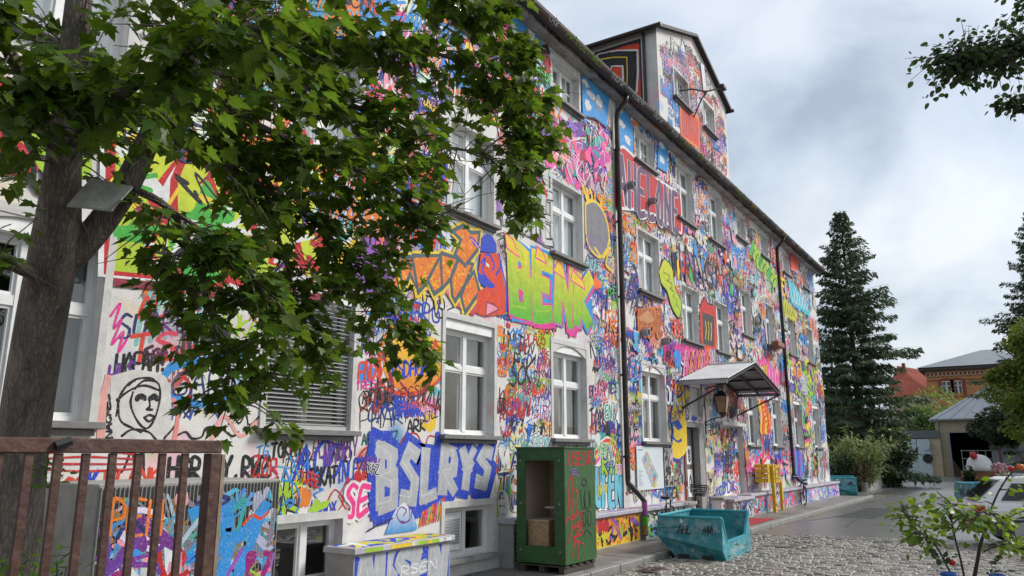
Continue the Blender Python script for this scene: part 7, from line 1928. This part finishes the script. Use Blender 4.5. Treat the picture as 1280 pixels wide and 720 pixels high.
b = MB(); b.box(-.06, .0-.002, yd0-.12, yd0+.1, zg, zl+.1); b.box(-.06, -.002, yd1-.1, yd1+.1, zg, zl+.1); b.box(-.05, -.002, yd1+.101, yd0-.121, zl, zl+.12); b.build('bay_frame', M['metal_grey'], gar)
# things in and before the garage bay
gx = GXg-.8
def put(name, label, cat, u, x, mk, grp=None):
    p = at_x(u, 596, x); e = empty(name, (x, p.y, ROAD_Z)); tag(e, label, cat, grp); mk(e); return e
def boards(e):
    for k in range(3):
        b = MB(); b.bar((.4*k, -.25*k, 0), (.4*k+.3, 1.1-.22*k, 2.6-.3*k), .10, .30); b.build('plank', mat('plank_wood', (.30, .22, .14), .8, .2, 6), e)
put('plank_stack', 'planks leaning inside the garage opening', 'planks', 1196, GXg+.9, boards)
def cart(e):
    for z in (0.9, 1.6, 2.3):
        b = MB(); b.box(-.5, .5, -1.9, 1.9, z, z+.07); b.build('rail', M['metal_grey'], e)
    for y in (-1.85, -1.2, -.6, 0, .6, 1.2, 1.85):
        b = MB(); b.box(-.52, -.46, y-.03, y+.03, .5, 2.4); b.build('bar', M['metal_grey'], e)
    b = MB(); b.box(-.5, .5, -1.9, 1.9, .55, .75); b.build('bed', M['metal_grey'], e)
    for y in (-1.2, 1.2):
        b = MB(); b.lathe([(.3, -.09), (.3, .09)], (0, 0, 0), 14); o = b.build('wheel', M['black_metal'], e); o.location = (-.55, y, .3); o.rotation_euler = (0, R_(90), 0)
put('cage_trailer', 'grey cage trailer standing in the garage bay', 'trailer', 1236, GXg-1.5, cart)
def cont(w, h, d):
    def f(e):
        b = MB(); b.box(0, d, -w/2, w/2, .12, h); b.build('body', mat('grey_container', (.26, .28, .30), .5, .1, 2), e, bevel=.04)
        b = MB(); b.box(-.03, d+.03, -w/2-.03, w/2+.03, h+.001, h+.1); b.build('lid', M['metal_grey'], e, bevel=.02)
        for y in (-w/2+.15, w/2-.15):
            b = MB(); b.lathe([(.12, -.06), (.12, .06)], (0, 0, 0), 10); o = b.build('wheel', M['black_metal'], e); o.location = (.1, y, .12); o.rotation_euler = (R_(90), 0, 0)
    return f
put('waste_container', 'narrow grey container beside the tall one at the right', 'container', 1252, GXg-4, cont(1.0, 3.3, 1.0)); put('waste_container', 'tall light grey container at the right picture edge', 'container', 1278, GXg-6, cont(3.2, 4.0, 2.0))
def figure(e):
    b = MB(); b.lathe([(.75, 0), (.8, .25), (.7, .7), (.45, 1.0), (.1, 1.1)], (0, 0, .9), 16); b.build('white_dome', M['white_paint'], e, smooth=True)
    b = MB(); b.lathe([(.05, -.2), (.25, 0), (.2, .25), (.05, .35)], (-.7, .25, 1.85), 10); b.build('red_knob', red_m, e, smooth=True)
    b = MB(); b.box(-.6, .6, -1.5, 1.1, .1, .88); b.build('crate_base', mat('brown_basket', (.28, .13, .05), .8, .3, 8), e)
put('decorated_trolley', 'white dome with red knob on a brown wooden base before the garage', 'trolley', 1226, 62, figure)
for (u, x, s, lab) in ((1247, 58, .36, 'pink and white flowers in a tub before the garage'), (1243, 60, .3, 'brown twiggy shrub tub beside the white dome')):
    e = empty('flower_tub', spot(u, x)); tag(e, lab, 'planter')
    b = MB(); b.lathe([(.3, 0), (.42, .8), (.36, .8), (.34, .7)], (0, 0, 0), 12); b.build('tub', mat('tub_clay', (.22, .11, .07), .8, .2, 6), e)
    n = 90; p = rng.normal(0, s, (n, 3))*np.array([.6, .6, .5])+np.array([0, 0, 1.1]); dr = rng.normal(0, 1, (n, 3))
    link('flowers', leaves_mesh('flowers', leaf_template(ROUND), p, rot_frames(dr, np.tile(UP, (n, 1)), rng.normal(0, 1, n)), rng.uniform(.1, .22, n)), leaf_mat('petals', (.5, .06, .12), (.7, .6, .6), .2, .6, 9) if s > .35 else M['lf_dry'], e)['kind'] = 'stuff'
# blue-white metal doors in a wall, grey parapet
gate = empty('metal_gate', (83.0, 0, ROAD_Z)); tag(gate, 'pale blue metal double gate with a black disc beside the garage', 'gate')
y0, y1, y2, y3 = (yz(u, 560, 83)[0] for u in (1128, 1146, 1163, 1176)); zt = yz(1150, 549, 83)[1]-ROAD_Z
pb = mat('pale_blue_metal', (.56, .65, .70), .5, .08, .8, dirt=((.30, .34, .36), .5, .7))
for (a_, c_) in ((y1+.03, y0), (y2, y1-.03)):
    b = MB(); b.box(0, .08, min(a_, c_), max(a_, c_), .05, zt); b.build('gate_leaf', pb, gate, bevel=.01)
    for q in (.25, .5, .75): b = MB(); y = a_+(c_-a_)*q; b.box(-.025, -.001, y-.03, y+.03, .1, zt-.05); b.build('rib', pb, gate)
b = MB(); b.lathe([(.42, 0), (.42, .03)], (0, 0, 0), 20); o = b.build('disc', M['black_metal'], gate); yy, zz = yz(1160, 573, 83); o.location = (-.03, yy, zz-ROAD_Z); o.rotation_euler = (0, R_(-90), 0)
yy, zz = yz(1135, 575, 83); b = MB(); b.box(-.05, -.026, yy-.35, yy+.35, zz-ROAD_Z-.2, zz-ROAD_Z+.2); b.build('notice', mat('orange_notice', (.65, .30, .03), .6, .1, 5), gate)
P = Paint((-.028, y1, 0), (0, -1, 0), (0, 0, 1), (-1, 0, 0), step=5e-4)
for k in range(9): scribble(P, random.uniform(.1, 1.2), random.uniform(1.0, 2.8), random.uniform(.3, .7), .15, (.2, .24, .28), .02, 6)
P.build('scrawl', gate)
yw = empty('yard_wall', (83.2, 0, ROAD_Z)); tag(yw, 'cream yard wall with grey parapet around the pale blue gate', 'wall')
b = MB(); b.box(0, .4, y3, y2-.02, 0, zt+.1); b.build('wall', cream, yw); b = MB(); b.box(0, .4, y0+.02, yz(1060, 560, 83)[0], 0, zt+.1); b.build('wall', cream, yw)
b = MB(); zq = yz(1150, 538, 83)[1]-ROAD_Z; b.box(-.15, .5, y3, yz(1060, 560, 83)[0], zt+.101, zq); b.build('parapet', mat('parapet_metal', (.13, .145, .16), .6, .15, 1), yw)
# brick house
HX = 135.0
hy = lambda u: at_x(u, 560, HX).y
hz = lambda v: at_x(1200, v, HX).z
bh = empty('brick_house', (HX, 0, 0)); tag(bh, 'orange brick house with grey hipped roof and ornamental frieze', 'building')
brick = mat('orange_brick', (.42, .19, .075), .9, .12, .8, dirt=((.30, .13, .06), .5, 1.5)); dbrick = mat('dark_red_brick', (.20, .05, .035), .9, .2, 2)
ya, yb = hy(1168), hy(1300); zt_, z0 = hz(462), ROAD_Z
wins = [(1187, 1198), (1202, 1212)]
hol = [(-hy(u0), -hy(u1), hz(491), hz(476)) for u0, u1 in wins]
wb = wall_with_holes(-ya, -yb, z0, zt_, hol, 0.0)
rot = lambda p: (p[1], -p[0], p[2])
w2 = MB(); w2.v = [rot(p) for p in wb.v]; w2.f = wb.f; w2.quad((0, ya, z0), (16, ya, z0), (16, ya, zt_), (0, ya, zt_)); w2.build('wall', brick, bh, fix=False)
for (u0, u1) in wins:
    a_, c_ = hy(u0), hy(u1); zb_, zc_ = hz(491), hz(476)
    w = empty('window', (0, 0, 0)); w.parent = bh
    b = MB(); b.quad((.35, a_, zb_), (.35, c_, zb_), (.35, c_, zc_), (.35, a_, zc_)); b.build('pane', mat('far_glass', (.05, .06, .07), .1, .2, 1), w, fix=False)
    b = MB(); ym_ = (a_+c_)/2
    for y in (a_, ym_, c_): b.box(.2, .32, y-.08, y+.08, zb_, zc_)
    b.box(.2, .32, min(a_, c_)+.081, max(a_, c_)-.081, zb_+(zc_-zb_)*.6, zb_+(zc_-zb_)*.6+.12); b.build('frame', M['white_frame'], w)
    b = MB(); n = 8
    for k in range(n):
        t0, t1 = math.pi*k/n, math.pi*(k+1)/n; r0, r1 = abs(a_-c_)/2+.05, abs(a_-c_)/2+.5
        b.hexa([(-.12, ym_+r0*math.cos(t0), zc_+.35*r0*math.sin(t0)), (-.12, ym_+r0*math.cos(t1), zc_+.35*r0*math.sin(t1)), (-.003, ym_+r0*math.cos(t1), zc_+.35*r0*math.sin(t1)), (-.003, ym_+r0*math.cos(t0), zc_+.35*r0*math.sin(t0)), (-.12, ym_+r1*math.cos(t0), zc_+.45*r1*math.sin(t0)), (-.12, ym_+r1*math.cos(t1), zc_+.45*r1*math.sin(t1)), (-.003, ym_+r1*math.cos(t1), zc_+.45*r1*math.sin(t1)), (-.003, ym_+r1*math.cos(t0), zc_+.45*r1*math.sin(t0))])
    b.box(-.12, -.003, min(a_, c_)-.5, min(a_, c_)-.05, zb_-.3, zc_); b.box(-.12, -.003, max(a_, c_)+.05, max(a_, c_)+.5, zb_-.3, zc_); b.build('brick_surround', dbrick, w)
b = MB(); b.box(-.10, -.004, yb, ya, hz(470), hz(463)); b.build('frieze', dbrick, bh)
cm = mat('frieze_ornament', (.50, .40, .28), .9, .1, 3)
for k in range(15):
    y = ya+(yb-ya)*(k+.5)/15*.62; zc = (hz(470)+hz(463))/2
    b = MB(); b.tube([(-.13, y+.34*math.cos(t), zc+.34*math.sin(t)) for t in np.linspace(0, 2*math.pi, 9)], .07, 4, cap=False); b.build('ornament', cm, bh)
for v in (474, 495): b = MB(); b.box(-.07, -.005, yb, ya, hz(v+1.2), hz(v)); b.build('brick_band', dbrick, bh)
b = MB(); b.box(-.9, 16.8, yb-1, ya+.9, zt_, zt_+.5); b.build('eaves', mat('dark_timber', (.05, .04, .035), .8, .2, 3), bh)
b = MB(); zr_ = at_x(1236, 437, HX+8).z; b.v = [(-1.1, ya+1.1, zt_+.5), (-1.1, yb-1, zt_+.5), (17, yb-1, zt_+.5), (17, ya+1.1, zt_+.5), (8, hy(1240), zr_), (8, yb+4, zr_)]; b.f = [(0, 1, 5, 4), (1, 2, 5), (2, 3, 4, 5), (3, 0, 4)]; b.build('roof', mat('grey_slate_roof', (.20, .225, .25), .6, .1, .5), bh)
# red roofed house to its left
rh = empty('red_roofed_house', (150, 0, 0)); tag(rh, 'house with red tiled roof and small chimney left of the brick house', 'building')
ry = lambda u: at_x(u, 560, 150).y; rz = lambda v: at_x(1150, v, 150).z
red_t = mat('red_roof_tile', (.36, .085, .055), .85, .2, 1.0)
b = MB(); b.box(0, 14, ry(1175), ry(1120), ROAD_Z, rz(494)); b.build('wall', cream, rh)
b = MB(); b.v = [(-.6, ry(1176), rz(495)), (-.6, ry(1112), rz(495)), (14.6, ry(1112), rz(495)), (14.6, ry(1176), rz(495)), (5, ry(1160), rz(459)), (5, ry(1128), rz(452))]; b.f = [(0, 1, 5, 4), (1, 2, 5), (2, 3, 4, 5), (3, 0, 4)]; ro = b.build('roof', red_t, rh)
b = MB(); b.box(3.5, 5, ry(1139), ry(1135), rz(470), rz(450)); b.build('chimney', dbrick, ro)

# ================================================================== WHITE CAR
cp = at_depth(1210, 566, 17.3); car = empty('white_car', (cp.x, cp.y, ROAD_Z)); car.rotation_euler = (0, 0, math.atan2(-.8386, .5447)-R_(19))
tag(car, 'white estate car with dark lower panels parked on the cobbles at the right', 'car')
wp = mat('white_car_paint', (.70, .71, .72), .2, .02, 1); dkp = mat('dark_cladding', (.035, .035, .037), .5, .2, 5); gl = mat('car_glass', (.012, .014, .016), .05, .2, 1); rl = mat('tail_lamp_red', (.35, .01, .012), .15, .1, 4)
Lc, Wc = 4.6, 1.8
def loft(secs):
    b = MB(); n = len(secs[0])
    for s in secs: b.v += s
    for i in range(len(secs)-1):
        for k in range(n): j = (k+1) % n; b.f.append((i*n+k, i*n+j, (i+1)*n+j, (i+1)*n+k))
    b.f.append(tuple(range(n))[::-1]); b.f.append(tuple((len(secs)-1)*n+k for k in range(n))); return b
# side at +y faces away from the camera; local -y... near side is local y = 0
def sec(x, zl, zs, zh, ins):      # lower edge, shoulder, top
    return [(x, .04+ins, zl), (x, 0+ins, zl+.18), (x, .0+ins, zs-.12), (x, .05+ins, zs), (x, .11+ins, zh), (x, Wc-.11-ins, zh), (x, Wc-.05-ins, zs), (x, Wc-ins, zs-.12), (x, Wc-ins, zl+.18), (x, Wc-.04-ins, zl)]
b = loft([sec(.0, .42, .78, .88, .12), sec(.06, .34, .84, .94, .05), sec(.35, .26, .90, .97, .0), sec(1.6, .24, .92, .96, 0), sec(3.2, .24, .92, .95, 0), sec(3.5, .24, .90, .98, 0), sec(4.4, .28, .74, .80, .06), sec(4.6, .36, .62, .68, .2)]); b.build('body', wp, car, smooth=False, bevel=.015)
b = loft([[(x, y0_, .955), (x, Wc-y0_, .955), (x2, Wc-y1_, zt2), (x2, y1_, zt2)] for x, x2, y0_, y1_, zt2 in ((.10, .62, .12, .30, 1.43), (.5, .80, .10, .26, 1.49), (1.4, 1.5, .10, .25, 1.51), (2.6, 2.3, .10, .26, 1.47), (3.35, 2.65, .13, .30, 1.42))]); b.build('greenhouse', wp, car, bevel=.02)
def shear(x, z, y0_=.10, y1_=.255): t = (z-.955)/(1.50-.955); return (x, y0_+(y1_-y0_)*t-.012, z)
for (xa, xb, xc, xd) in ((.55, 1.28, 1.30, .82), (1.36, 2.2, 2.15, 1.38), (2.28, 3.05, 2.50, 2.22)):
    b = MB(); b.quad(shear(xa, 1.0), shear(xb, 1.0), shear(xc, 1.37), shear(xd, 1.37)); b.build('side_window', gl, car, fix=False)
b = MB(); b.quad((.105, .30, 1.0), (.105, Wc-.30, 1.0), (.53, Wc-.38, 1.38), (.53, .38, 1.38)); o = b.build('rear_window', gl, car, fix=False); o.location = (-.02, 0, .02)
b = MB(); b.box(.52, .78, .34, Wc-.34, 1.43, 1.465); b.build('spoiler', wp, car, bevel=.01)
for y in (.28, Wc-.28): b = MB(); b.tube([(.85, y, 1.50), (.95, y, 1.55), (2.1, y, 1.53), (2.3, y, 1.47)], .018, 6); b.build('roof_rail', M['metal_grey'], car)
b = MB(); b.box(.3, 3.9, -.022, .03, .24, .60); b.build('side_cladding', dkp, car, bevel=.015)
b = MB(); b.box(-.05, .30, .06, Wc-.06, .30, .62); b.build('rear_bumper', dkp, car, bevel=.04)
b = MB(); b.box(.35, 3.9, -.032, -.0225, .60, .635); b.build('trim_strip', M['metal_grey'], car)
for y in (.02, Wc-.32): b = MB(); b.box(-.012, .22, y, y+.30, .74, .90); b.build('tail_lamp', rl, car, bevel=.02)
b = MB(); b.box(-.018, .0, .65, 1.15, .68, .79); b.build('number_plate', M['white_paint'], car)
for x in (.92, 3.62):
    for y in (-.02, Wc-.20):
        w = empty('wheel', (x, y, .34)); w.parent = car; w.rotation_euler = (R_(-90), 0, 0)
        b = MB(); b.lathe([(.22, 0), (.33, 0), (.34, .03), (.34, .19), (.33, .22), (.22, .22)], (0, 0, 0), 24); b.build('tyre', M['black_metal'], w)
        b = MB(); b.lathe([(.22, -.004), (.20, .02), (.06, .0), (.05, -.008)][::-1], (0, 0, 0), 20); b.build('rim', M['metal_grey'], w)
